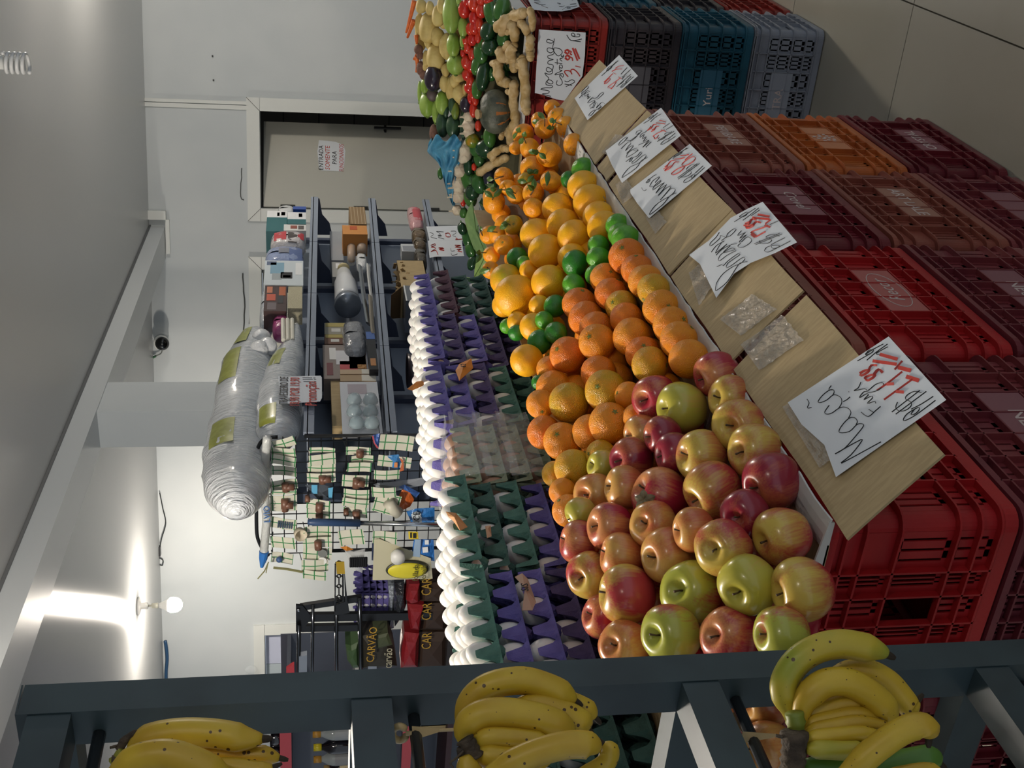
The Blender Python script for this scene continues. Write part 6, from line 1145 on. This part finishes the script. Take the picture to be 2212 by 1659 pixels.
hang('blue_bag_pack', [(1680, 1250), (1880, 1260), (1890, 1480), (1760, 1460), (1650, 1430)], .10, FILM('#2f6db8'), 'blue packet with two small white squares under the rod', 'pack', kids=[([(1790, 1265), (1830, 1265), (1830, 1310), (1790, 1310)], C('#dfe3e6'), 'white_square'), ([(1765, 1340), (1820, 1335), (1825, 1390), (1770, 1395)], C('#dfe3e6'), 'white_square'), ([(1690, 1255), (1750, 1258), (1740, 1440), (1665, 1430)], C('#8fa9c4'), 'pale_band')])
hang('glove_pack', [(1520, 820), (1560, 740), (1640, 780), (1680, 850), (1640, 920), (1560, 960), (1530, 930)], .07, FILM('#c8642c'), 'orange rubber gloves in a pack beside the blue crumpled bag', 'pack')
hang('blue_bag_pack', [(1520, 720), (1580, 695), (1740, 780), (1700, 830), (1620, 760)], .08, FILM('#3a5fa0'), 'crumpled dark blue and clear bag above the orange gloves', 'bag')
hang('blue_label_pack', [(1395, 400), (1520, 385), (1560, 450), (1530, 560), (1450, 520), (1460, 450)], .09, FILM('#3b7cb8'), 'blue and orange triangle label pack under the far hanging cards', 'pack', kids=[([(1530, 420), (1570, 450), (1575, 550), (1530, 565), (1555, 480)], C('#b8623a'), 'orange_edge'), ([(1480, 470), (1510, 470), (1510, 520), (1475, 520)], C('#c9824a'), 'orange_square')])
hang('red_blue_pack', [(1255, 190), (1330, 170), (1350, 250), (1310, 330), (1270, 260)], .06, FILM('#3b5ea6'), 'small blue and red packet hanging at the grid post', 'pack', kids=[([(1250, 200), (1265, 195), (1280, 270), (1320, 320), (1300, 325), (1265, 270)], C('#a8444c'), 'red_edge')])
hang('black_case', [(1210, 650), (1300, 640), (1300, 830), (1210, 740)], .04, BLACK, 'black flat tool case hanging behind the cards', 'case')
hang('black_case', [(560, 700), (700, 690), (860, 720), (830, 850), (700, 850)], .05, mat('clear_dark', '#3d434a', .12, coat=.6), 'shiny black and light blue pack in the second row', 'pack', kids=[([(630, 700), (690, 700), (690, 790), (630, 790)], C('#5aa2c8'), 'blue_end'), ([(800, 730), (850, 725), (840, 840), (805, 840)], C('#5aa2c8'), 'blue_end')])
hang('clear_tray_pack', [(1260, 690), (1500, 660), (1800, 620), (1780, 700), (1500, 760), (1330, 770)], .06, mat('clear_tray', '#9aa0a8', .15, alpha=.7, coat=.5), 'long clear plastic tray pack crossing the lowest row', 'pack')
hang('olive_card', [(1030, 470), (1100, 440), (1240, 460), (1230, 560), (980, 560)], .02, C('#8a8778'), 'worn grey-olive card behind the third row', 'pack')
for pts, lab in ((([(1620, 1175), (1720, 1180), (1725, 1255), (1625, 1255)]), 'yellow price tag with dark digits hanging under the rod'), ):
    hang('price_tag', pts, .11, C('#cdb52c', .4), lab, 'tag', puff=.002, kids=[([(1640, 1190), (1655, 1190), (1655, 1245), (1640, 1240)], INK, 'digit'), ([(1670, 1195), (1700, 1195), (1700, 1245), (1670, 1245)], INK, 'digit')])
for c0, c1, lab in (((840, 940), (920, 1020), ''),): pass
P = q(*ze(1610, 1565), .12); t = empty('oval_sponge', P, 'yellow oval pad in a clear card pack at the foot of the grid', 'pad'); s = .211 / pxm(P)
m = MB(); m.add([q(*ze(x, y), .112) for x, y in ((1270, 1260), (1320, 1250), (1850, 1450), (1870, 1659), (1255, 1670))], [(0, 1, 2, 3, 4)]); m.prism([q(*ze(x, y), .11) for x, y in ((1270, 1470), (1810, 1455), (1850, 1660), (1258, 1675))], (0, .002, 0)); put('back_card', m, C('#b8b59a', .4), t)
m = MB(); m.ell(P, (115 * s, .012, 220 * s), 32, 16); put('black_rim', m, C('#2c3028', .5), t, smooth=True); m = MB(); m.ell(P + Vector((0, -.006, 0)), (98 * s, .014, 200 * s), 32, 16); put('yellow_pad', m, C('#c9bf2c', .5), t, smooth=True)
lettering('follada\nfeneila', .03, P + Vector((-.0, -.0215, -.045)), Vector((1, 0, 0)), Vector((0, 0, 1)), C('#4a4a1c'), t)
P = q(*ze(1510, 1410), .13); m = MB(); m.lathe([(.001, 0), (.024, 0), (.026, .004), (.026, .03), (.001, .032)], 24, c=P, ax=(0, -1, 0)); put('lidded_tub', m, WHITEP, label='round white lidded tub hanging above the yellow oval pad', cat='tub', smooth=True)
hang('tan_packet', [(1310, 1260), (1420, 1250), (1440, 1470), (1300, 1480)], .095, C('#a8966a', .4), 'tan packet beside the round white tub', 'pack')
hang('navy_packet', [(1250, 1265), (1310, 1260), (1300, 1480), (1245, 1470)], .1, C('#26324a', .3), 'narrow navy blue packet next to the tan packet', 'pack')
m = MB(); A, B = q(*ze(590, 1078), .14), q(*ze(1900, 1106), .14); d = B - A; m.tube([A + d * .4, B + d * .4], .0085, 12); t = put('squeegee_rod', m, CHROME, label='steel rod with a blue grip leaning across the hanging cards', cat='rod', smooth=True)
m = MB(); m.tube([A, A + d * .02, A + d * .06, A + d * .405], [.009, .012, .014, .014], 12); put('blue_grip', m, C('#2c4468', .4), t, smooth=True)
A, B = q(*ze(150, 290), .06), q(*ze(150, 1560), .10)
P = smooth_path([q(*ze(x, y), .07) for x, y in ((180, 200), (165, 340), (150, 600), (155, 850), (170, 1050), (150, 1300), (140, 1420))], 5); m = MB(); m.tube(P, [.008] + [.016] * (len(P) - 1), 12); t = put('rolled_tube', m, FILM('#b9bdbb'), label='long clear plastic tube of white rolls hanging on the outer edge of the grid', cat='tube', smooth=True)
m = MB(); m.tube([q(*ze(x, y), .075) for x, y in ((145, 1380), (135, 1450), (120, 1540))], [.018, .016, .006], 10); put('blue_tail', m, C('#2f6cb4', .4), t); lettering('LVIO', .034, q(*ze(175, 1000), .093), q(*ze(175, 960), .08) - q(*ze(178, 1050), .08), Vector((0, 0, 1)), C('#2f5f9c'), t)
for pts, r2 in (([(190, 1490), (150, 1580), (80, 1660)], .0025), ([(240, 1545), (380, 1560), (540, 1590)], .005), ([(185, 1500), (165, 1600)], .002)):
    m = MB(); m.tube([q(*ze(x, y), .09) for x, y in pts], r2, 5); put('loose_wire', m, C('#7b7a52'), label={.0025: 'thin bent grey wire hanging off the grid corner', .005: 'olive plastic strip under the first row of cards', .002: 'short loose wire by the blue tube tail'}[r2], cat='wire')
for i, (x, y) in enumerate(((590, 840), (985, 980))):
    m = MB(); m.tube([q(*ze(x, y - 30), .08), q(*ze(x, y + 30), .10)], .010, 10); put('brown_spool', m, BRF, label=['small brown spool left of the second row of cards', 'small brown spool in the third row of cards'][i], cat='spool', group='brown spools', smooth=True)
m = MB(); P = q(*ze(500, 1180), .07); m.lathe([(.02, 0), (.024, .03), (.022, .03), (.018, .002)], 18, c=P, ax=(.1, -1, -.3)); put('beige_cup', m, C('#b9b09a'), label='small open beige cup hanging between the first rows', cat='cup', smooth=True)
P = q(*ze(1105, 1490), .11); m = MB(); [m.tube([P + Vector((-.02, 0, .026 - .008 * k)), P + Vector((.02, 0, .026 - .008 * k))], .0055, 8) for k in range(8)]; put('black_spring', m, BLACK, label='black ribbed spring in a clear pouch under the grid', cat='spring'); 
hang('clear_pouch', [(960, 1350), (1060, 1380), (1180, 1350), (1150, 1600), (1050, 1560)], .085, mat('pouch_clear', '#c4c8c8', .15, alpha=.4, coat=.5), 'clear pouch with red marks under the third row', 'bag')
hang('orange_fish', [(920, 1335), (990, 1325), (1060, 1360), (990, 1380)], .1, C('#c07a28', .4), 'small orange leaf-shaped lure under the third row', 'lure')
# ---------------------------------------------------------------- black wire rack, charcoal bags and the red-edged shelves farther left
KY = 4.05
zk = lambda x, y: (620 + .1627 * x, 1230 + .1627 * y)
k_ = lambda x, y, d=0: at(*zk(x, y), Y=KY - d)
kr = empty('wire_rack', (k_(600, 900).x, KY, 1.0), 'black steel basket rack standing in front of the charcoal bags', 'rack')
BKM = mat('rack_black', '#17181b', .3, metal=.2)
for a, b_, r2 in (((160, 740), (150, 1700), .009), ((345, 480), (330, 1700), .007), ((655, 430), (660, 1700), .008), ((965, 400), (985, 1700), .009)):
    m = MB(); m.tube([k_(*a, .02), k_(*b_, .02)], r2, 8); put('basket_rod', m, mat('chromed_black', '#4a4e54', .15, metal=.8), kr, smooth=True)
for a, b_, w in (((190, 650), (1930, 625), .020), ((190, 795), (960, 780), .017), ((170, 520), (990, 395), .014)):
    m = MB(); A, B = k_(*a), k_(*b_); m.prism([A + Vector((w, 0, 0)), B + Vector((w, 0, 0)), B - Vector((w, 0, 0)), A - Vector((w, 0, 0))], (0, .02, 0)); put('post_bar', m, BKM, kr)
m = MB(); m.prism([k_(118, 478, .006), k_(210, 485, .006), k_(300, 600, .006), k_(300, 680, .006), k_(190, 830, .006), k_(118, 830, .006)], (0, .012, 0)); put('corner_plate', m, BKM, kr)
m = MB(); m.ell(k_(152, 545, .01), (.008, .004, .008)); put('bolt', m, CHROME, kr)
br_ = empty('perforated_arm', k_(720, 500), 'black perforated plastic bracket arm with round holes and teeth', 'bracket')
m = MB()
for a, b_ in (((640, -60), (632, 560)), ((740, -60), (745, 430))): m.prism([k_(a[0] - 8, a[1], .04), k_(b_[0] - 8, b_[1], .04), k_(b_[0] + 12, b_[1], .04), k_(a[0] + 12, a[1], .04)], (0, .01, 0))
m.prism([k_(755, -80, .04), k_(800, 400, .04), k_(830, 580, .04), k_(632, 610, .04), k_(640, 480, .04), k_(770, 430, .04)], (0, .01, 0)); put('arm_plate', m, BLACK, br_)
for y in (-90, 88, 222, 362):
    m = MB(); c = k_(690, y, .036); rr3 = (k_(660, y, .036) - k_(690, y, .036)).length * .85; m.tube([c + Vector((rr3 * math.cos(a), 0, rr3 * math.sin(a))) for a in [2 * PI * k / 20 for k in range(21)]], .0035, 5, cap=False)
    m.tube([k_(640, y, .036), k_(662, y, .036)], .003, 5); m.tube([k_(718, y, .036), k_(745, y, .036)], .003, 5); m.tube([k_(690, y + 30, .036), k_(690, y + 110, .036)], .003, 5); put('hole_ring', m, BLACK, br_)
m = MB()
for i in range(26): m.box(k_(740, -70 + i * 19, .04), (.004, .004, .006))
put('teeth', m, BLACK, br_)
m = MB(); m.prism([k_(650, -100, .05), k_(760, -100, .05), k_(770, 60, .05), k_(660, 60, .05)], (0, .003, 0)); o = put('yellow_label', m, C('#b99a28'), br_)
m = MB(); A = k_(930, 300); B = k_(2150, 300); m.box2((k_(1500, 1500).x - .1, KY - .03, .02), (k_(1500, 100).x + .05, KY + .35, k_(2118, 700, -.03).z - .002)); put('counter', m, C('#2f2b2b', .5), label='dark counter under the charcoal bags, mostly hidden behind the eggs', cat='counter')
# stack of purple trays standing on edge
for i, (x0, x1) in enumerate(((935, 1030), (1030, 1110), (1110, 1200), (1200, 1275), (1275, 1340))):
    P = k_((x0 + x1) / 2, 860 - 20 * i, -.15); s = (k_(1000, 300, -.15) - k_(1000, 860, -.15)).length / (NY * TP)
    o = inst('egg_tray', TRAY, k_((x0 + x1) / 2 - 30, 860, -.15), Quaternion((0, 0, 1), PI / 2) , (s * 1.0, s * 1.0, s * 1.0), m=PU['purple'], label=f'purple egg tray, {ORD[i + 1]} from the top of the small stack behind the wire rack', cat='egg tray', group='trays behind the wire rack')
    o.rotation_quaternion = Quaternion((0, 0, 1), -PI / 2) ; o.location = k_((x0 + x1) / 2 + 10, 870, -.12); o.scale = (s, s, s)
    mb = MB(); 
    for k in range(NY): mb.ell((-.1 * TP, (k + .5) * TP, .012), (.012, .014, .017), 8, 6)
    for k in range(NX): mb.ell((-(k + .5) * TP, .1 * TP, .012), (.014, .012, .017), 8, 6)
    put('pale_knobs', mb, C('#c9c9d2'), o, local=True, kind='stuff')
def kbag(name, pts, d, mm, lab, cat='bag', puff=.05, kids=(), n2=None):
    A = [k_(x, y, d) for x, y in pts]; m = MB(); n = len(A); c = sum(A, Vector()) / n
    mid = [a.lerp(c, .35) + Vector((0, -puff * .75, 0)) for a in A]; bk = [a + Vector((0, .10, 0)) for a in A]
    m.add(A + mid + [c + Vector((0, -puff, 0))] + bk, [(k, (k + 1) % n, n + (k + 1) % n, n + k) for k in range(n)] + [(n + k, n + (k + 1) % n, 2 * n) for k in range(n)] + [((k + 1) % n, k, 2 * n + 1 + k, 2 * n + 1 + (k + 1) % n) for k in range(n)])
    m.f.append(tuple(2 * n + 1 + k for k in range(n))[::-1]); m.m.append(0)
    o = put(name, m, mm, label=lab, cat=cat)
    for t, x, y, sz, col_ in kids: lettering(t, sz, k_(x, y, d + puff + .004), Vector((1, 0, 0)), Vector((0, 0, 1)), col_, o, sx=.8)
    return o
YL = mat('yellow_print', '#b8922c', .5)
kbag('film_roll', [(1345, 215), (1410, 210), (1420, 780), (1345, 800)], -.12, mat('foil_film', '#9aa3ae', .2, metal=.3, bump=.8, bscale=50), 'silver crinkled film roll next to the purple trays', 'roll')
kbag('black_bag', [(1420, 180), (1560, 180), (1590, 450), (1540, 590), (1430, 760), (1415, 480)], -.05, mat('bin_bag', '#2c3036', .2, bump=.9, bscale=30, coat=.4), 'shiny black and clear plastic bag behind the wire rack')
for i, pts in enumerate(([(1620, 190), (1760, 190), (1760, 420), (1640, 450), (1580, 400)], [(1600, 455), (1820, 470), (1790, 600), (1760, 810), (1640, 790), (1610, 640)], [(1560, 830), (1755, 850), (1735, 1300), (1510, 1320), (1520, 1100)])):
    kbag('red_bag_top', pts, .0, mat('red_film', '#8e1f26', .4, bump=.3, bscale=25), ['red folded bag top, uppermost of three by the egg tray', 'red folded bag top, middle of three', 'long red folded bag top, lowest of three by the rack post'][i], 'bag', .03)
for i, (pts, ty) in enumerate((([(1760, 170), (2100, 170), (2100, 420), (1770, 420)], 230), ([(1800, 450), (2120, 440), (2120, 800), (1770, 800)], 560), ([(1740, 830), (2120, 830), (2120, 1320), (1710, 1320)], 950))):
    kbag('charcoal_bag', pts, -.03, C('#3a2a20', .6), f'dark brown charcoal bag lettered CAR, {["top", "middle", "bottom"][i]} of the pile beside the red tops', 'bag', .03, [('CAR', 1860, ty, .062, YL)])
kbag('charcoal_bag', [(990, 880), (1340, 820), (1420, 1040), (1460, 1280), (1190, 1310), (1000, 1310)], .01, C('#2f2c24', .6), 'black and olive charcoal bag lettered CARVÃO twice behind the wire rack', 'bag', .03, [('carvão', 1345, 1180, .055, C('#b9b49a'))])
o = kbag('olive_label', [(1150, 890), (1340, 840), (1400, 1000), (1180, 1060)], .035, C('#4a5238', .6), 'olive label panel of the charcoal bag', 'bag', .01); o['label'] = 'olive green folded packet lying on the black charcoal bag'; o['category'] = 'packet'
m = MB(); m.prism([k_(1075, 885, .06), k_(1180, 900, .06), k_(1190, 1110, .06), k_(1090, 1110, .06)], (0, .004, 0)); t = put('charcoal_label', m, C('#2b2620'), label='dark strip label lettered CARVÃO upright beside the rack rod', cat='label'); lettering('CARVÃO', .05, k_(1130, 1000, .064), k_(1130, 900, .06) - k_(1110, 1100, .06), Vector((1, 0, 0)).cross(Vector((0, 1, 0))), YL, t)
t = kbag('green_bag', [(775, 990), (850, 1010), (945, 960), (960, 1300), (880, 1310), (800, 1200)], -.02, C('#3f5a34', .5), 'dark green leafy bag hanging at the rack side', 'bag', .02)
for i, (a, b_, c, d) in enumerate(((160, 265, 1160, 1400), (1075, 1190, 1120, 1330))):
    m = MB(); A = [k_(a, c, .03), k_(b_, c - 20, .03), k_(b_, d, .03), k_(a, d, .03)]; m.prism(A, (0, .03, 0)); put('grey_rail_end', m, STEEL, label=['grey steel post end behind the left basket rod', 'grey steel post end in front of the charcoal bag'][i], cat='post', group='grey post ends')
m = MB(); m.prism([k_(-10, 1330), k_(60, 1280), k_(95, 1265), k_(100, 1420), k_(-10, 1420)], (0, .02, 0)); put('red_bracket', m, C('#c23a44', .4), label='red plastic shelf end with a pale rim near the window', cat='bracket')
# red-edged shelves with bottles
SY = 4.6
zs = lambda x, y: (540 + .199 * x, 1500 + .199 * y)
sp = lambda x, y, d=0: at(*zs(x, y), Y=SY - d)
rs_ = empty('red_edged_shelves', (-4.9, SY + .2, 0), 'grey shelves with red price rails seen through the banana rack', 'shelf')
REDR = C('#c8444e', .35); SHG = C('#5c6270', .4)
xa, xb_ = sp(400, -150).x, sp(400, 1000).x
for zc_, th_, nm in ((sp(385, 400).z, .06, 0), (sp(1710, 400).z, .05, 1)):
    m = MB(); m.box2((xa, SY - .004, zc_ - th_ / 2), (xb_ - 1.2, SY + .006, zc_ + th_ / 2)); put('red_rail', m, REDR, rs_)
    m = MB(); m.box2((xa, SY + .007, zc_ - th_ / 2 - .0), (xb_ - 1.2, SY + .35, zc_ - th_ / 2 + .02)); put('shelf_board', m, SHG, rs_)
m = MB(); m.box2((xa, SY + .352, .3), (xb_ - 1.2, SY + .36, sp(330, 400).z)); put('back_panel', m, SHG, rs_)
zc2 = sp(1160, 400).z
m = MB(); m.box2((xa - .02, SY - .03, zc2 - .012), (xb_ - 1.2, SY + .35, zc2 + .012)); put('shelf_board', m, C('#c8cac8', .4), rs_)
def bottle(x, y, ytop, rpx, gl, cap, lab, label=None, txt=None):
    P = sp(x, y, -.10); top = sp(ytop, y, -.10).z; bot = zc2 + .0125; r = rpx * .199 / pxm(P); h = top - bot
    t = empty('bottle', (P.x, P.y, bot), lab, 'bottle', 'bottles on the red-edged shelf')
    m = MB(); m.lathe([(.001, 0), (r * .95, .002), (r, .01), (r, h * .50), (r * .85, h * .62), (r * .42, h * .76), (r * .36, h * .86), (.001, h * .87)], 20, c=(P.x, P.y, bot)); put('glass', m, gl, t, smooth=True)
    m = MB(); m.lathe([(.001, h * .80), (r * .47, h * .80), (r * .47, h), (.001, h)], 16, c=(P.x, P.y, bot)); put('cap', m, cap, t, smooth=True)
    if label:
        m = MB(); m.lathe([(r * 1.02, h * .08), (r * 1.02, h * .46)], 20, c=(P.x, P.y, bot)); m.f = m.f[:-2]; m.m = m.m[:-2]; l = put('label', m, label, t)
        if txt: lettering(txt, .03, Vector((P.x, P.y - r * 1.04, bot + h * .3)), Vector((1, 0, 0)), Vector((0, 0, 1)), REDINK, l)
DG = mat('dark_glass', '#17131a', .08, coat=.5); CG = mat('clear_glass', '#b4bcbc', .08, alpha=.6, coat=.5); OC = C('#b98a3a', .4); YC = C('#d0c02a', .4)
bottle(1000, 420, 680, 75, CG, OC, 'clear bottle with a tan cap and silver neck on the red-edged shelf', C('#9aa0a4'))
bottle(1000, 560, 690, 85, DG, YC, 'dark bottle with a bright yellow cap in the middle of the red-edged shelf')
bottle(1000, 690, 690, 80, CG, OC, 'clear bottle with a tan cap left of the yellow-capped one', C('#8c8f92'))
bottle(1000, 800, 800, 90, DG, C('#a88c5c'), 'dark bottle with a cream label lettered in red', C('#cdbf96'), 'MORTIL')
bottle(1000, 270, 660, 70, CG, OC, 'clear bottle with a dull gold cap nearest the rack post', C('#b9b49a'))
bottle(1000, 920, 700, 85, DG, OC, 'dark bottle at the picture edge on the red-edged shelf')
for i, (a, b_, c, d, txt) in enumerate(((60, 230, 280, 345, 'zc'), (100, 225, 480, 600, ''))):
    m = MB(); m.box2(sp(a, c, .0), sp(b_, d, -.08)); o = put('white_box', m, C('#cfd3d4'), label=['white carton with dark letters behind the bananas', 'second white carton behind the banana tips'][i], cat='box', group='white cartons behind the bananas')
    if txt: lettering(txt, .05, sp(130 if False else 110, 312, .003), Vector((1, 0, 0)), Vector((0, 0, 1)), INK, o)
for i, (y, c_) in enumerate(((330, '#1c2030'), (470, '#161a28'), (620, '#1c2030'))):
    P = sp(250, y, -.06); m = MB(); m.lathe([(.001, 0), (.04, 0), (.04, .10), (.018, .15), (.018, .19), (.001, .192)], 16, c=(P.x, P.y, sp(385, 400).z + .005 - .03 + .0)); put('dark_bottle', m, DG, label=f'dark bottle base on the upper red-edged shelf, {ORD[i+1]} from the rack post', cat='bottle', group='dark bottles on the upper shelf', smooth=True)
LOW = sp(1710, 400).z
for i, (y, w, c_) in enumerate(((205, .09, '#b9bcbe'), (250, .08, '#8a5a3c'), (300, .03, '#b09a68'), (345, .03, '#a89468'))):
    P = sp(1800, y, -.1); zz = zc2 - .3; m = MB(); m.box((P.x, P.y, LOW - .025 + .0 - .11), (w, .06, .16)); put('small_carton', m, C(c_), label=['pale carton under the lower red rail', 'brown carton under the lower red rail', 'first slim tan stick box under the lower red rail', 'second slim tan stick box under the lower red rail'][i], cat='box', group='cartons under the lower rail')
m = MB(); m.box2((xa, SY + .0, LOW - .215 - .03), (xb_ - 1.2, SY + .35, LOW - .215)); put('shelf_board', m, C('#40262a'), rs_)
